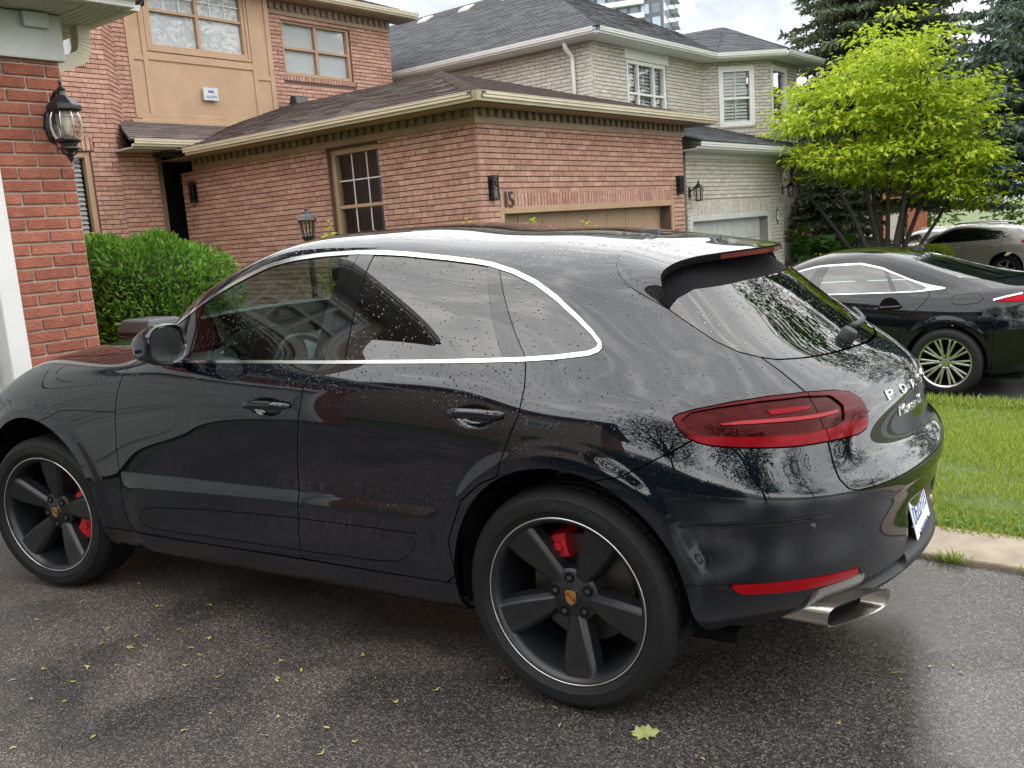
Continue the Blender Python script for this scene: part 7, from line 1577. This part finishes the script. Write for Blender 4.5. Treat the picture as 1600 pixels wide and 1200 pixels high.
def alarm_sign():
    root = empty('alarm_box', bw(-10.72, 7.83, 4.44), BA); tag(root, 'small white alarm box on the tan bay of the brick house', 'sign'); MB().box(0, .05, -.155, .155, -.115, .115).build('case', M['greywhite'], root, bevel=.008)
    tv, tf = text_mesh('ALARM', .07, .001, 'text'); MB().add([(.052+z, x, y-.05) for x, y, z in tv], tf).build('lettering', M['plate_blue'], root)
    MB().box(.0505, .053, -.06, .06, .03, .065).build('emblem', M['plate_blue'], root)
alarm_sign()
def plaque():
    root = empty('number_plaque', bw(-3.588, 17.25, 1.42), BA); tag(root, 'oval white number plaque with dark rim beside the grey garage door', 'plaque')
    a = MB().lathe([(0, .012), (.085, .012), (.1, .0)], 28, 'x').build('rim', M['black_iron'], root); a.scale = (1, 1, 1.35); b = MB().lathe([(0, .015), (.078, .014)], 28, 'x').build('face', M['white_trim'], root); b.scale = (1, 1, 1.35)
    tv, tf = text_mesh('9', .13, .001, 'text'); MB().add([(.017+z, x, y) for x, y, z in tv], tf).build('numeral', M['bronze'], root)
    for s in (-1, 1): MB().lathe([(0, .01), (.03, .005), (.035, 0)], 10, 'x', (0, 0, s*.16)).build('scroll', M['black_iron'], root)
plaque()
# dark plastic bin beside the bush
def bin_():
    c = bw(-1.92, .93, 0); root = empty('storage_bin', c, BA); tag(root, 'dark grey plastic bin in front of the yew bush behind the bonnet', 'bin')
    MB().add([(-.16, -.12, 0), (.16, -.12, 0), (.16, .12, 0), (-.16, .12, 0), (-.20, -.15, .98), (.20, -.15, .98), (.20, .15, .98), (-.20, .15, .98)], [(0,3,2,1), (4,5,6,7), (0,1,5,4), (1,2,6,5), (2,3,7,6), (3,0,4,7)]).build('tub', plain('bin_plastic', (.045, .05, .055), .5), root, bevel=.02)
    MB().add([(-.22, -.17, .98), (.22, -.17, .98), (.22, .17, .98), (-.22, .17, .98), (-.19, -.13, 1.085), (.19, -.13, 1.085), (.19, .13, 1.085), (-.19, .13, 1.085)], [(0,3,2,1), (4,5,6,7), (0,1,5,4), (1,2,6,5), (2,3,7,6), (3,0,4,7)]).build('lid', plain('bin_lid', (.06, .066, .072), .45), root, bevel=.02)
bin_()
# ------------------------------------------------------------------ fallen leaves on the wet asphalt
M['seed'] = island_mat('seed_wing', [(.42, .36, .06), (.30, .30, .04), (.50, .44, .16), (.33, .28, .10)], .6, True, bump=.1)
M['fresh_leaf'] = leaf_mat('pale_leaf', [(.38, .44, .16), (.40, .46, .18)], .2)
def at_ground(px, py):
    d = (F_+R_*((px-800)/FPX)+U_*((600-py)/FPX)); t = -CAM.z/d.z; return CAM+d*t
def seed_mesh(k):
    me = bpy.data.meshes.new('seed_wing'); rs = random.Random(k); c = rs.uniform(.2, .9)
    v = []; f = []
    for s in ((1, -1) if k % 3 else (1,)):
        b = len(v); n = 5
        for i in range(n+1):
            t = i/n; a = s*(c*t+.3); x = .022*t*math.cos(a); y = .022*t*math.sin(a); w = .0035*math.sin(math.pi*min(1, t*.9+.12)); px_, py_ = -math.sin(a), math.cos(a)
            v += [(x+px_*w, y+py_*w, .002+.003*t*t), (x-px_*w, y-py_*w, .0025+.001*t)]
        f += [(b+2*i, b+2*i+2, b+2*i+3, b+2*i+1) for i in range(n)]
    me.from_pydata(v, [], f); me.materials.append(M['seed']); return me
SM_ = [seed_mesh(k) for k in range(6)]
spots = [(55,968),(118,968),(52,1018),(160,1005),(205,1012),(220,912),(195,926),(120,945),(128,942),(60,945),(243,950),(330,945),(235,970),(197,1012),(30,1017),(110,1066),(52,1092),(20,1062),(105,1096),(250,1000),(280,985),(308,978),(330,997),(285,988),(158,1008),(265,1028),(310,1026),(435,1067),(438,1061),(437,1122),(330,1118),(285,1142),(400,1010),(412,1011),(437,1035),(570,1025),(585,1062),(554,1162),(685,1080),(515,1140),(452,1118),(868,1106),(845,1105),(782,1060),(872,1135),(880,975+85),(1313,1133),(1100,1186),(1455,1042),(1498,1052),(1398,1052),(1490,1043),(20,1168),(5,1142),(95,1110),(220,1040),(340,1060),(260,1062),(180,1042),(140,1042),(90,1032),(65,1048),(350,950),(410,990),(300,1012),(378,1022),(470,1052),(620,1100),(250,922),(165,985),(210,995),(230,1010),(305,960),(290,1040),(60,1120),(150,1150),(420,1150),(505,1180)]
for i, (px, py) in enumerate(spots):
    q = at_ground(px, py); o = bpy.data.objects.new('seed_wing', SM_[i % 6]); COL.objects.link(o); o.location = (q.x, q.y, .003); o.rotation_euler = (random.uniform(-.2, .2), random.uniform(-.2, .2), random.uniform(0, 6.3)); s = random.uniform(.6, 1.2); o.scale = (s, s, s)
    tag(o, 'small yellow-green seed wing lying on the wet asphalt', 'seed', 'seed wings scattered on the driveway')
def maple_leaf():
    q = at_ground(1008, 1147); out = [(0, -.045), (.006, -.03), (.03, -.032), (.026, -.018), (.046, -.004), (.038, .006), (.044, .022), (.026, .020), (.018, .040), (.008, .030), (0, .048), (-.010, .030), (-.022, .038), (-.028, .018), (-.045, .016), (-.037, .002), (-.044, -.012), (-.026, -.018), (-.030, -.034), (-.006, -.03)]
    v = [(0, 0, .003)]+[(x, y, .004+.010*abs(x)*10*abs(x)+.004*math.sin(i*1.7)) for i, (x, y) in enumerate(out)]; n = len(out)
    o = MB().add(v, [(0, 1+i, 1+(i+1) % n) for i in range(n)]).build('maple_leaf', M['fresh_leaf'], None); o.location = (q.x, q.y, .002); o.rotation_euler = (0, 0, .6); tag(o, 'pale green maple leaf lying on the asphalt behind the rear wheel', 'leaf')
maple_leaf()
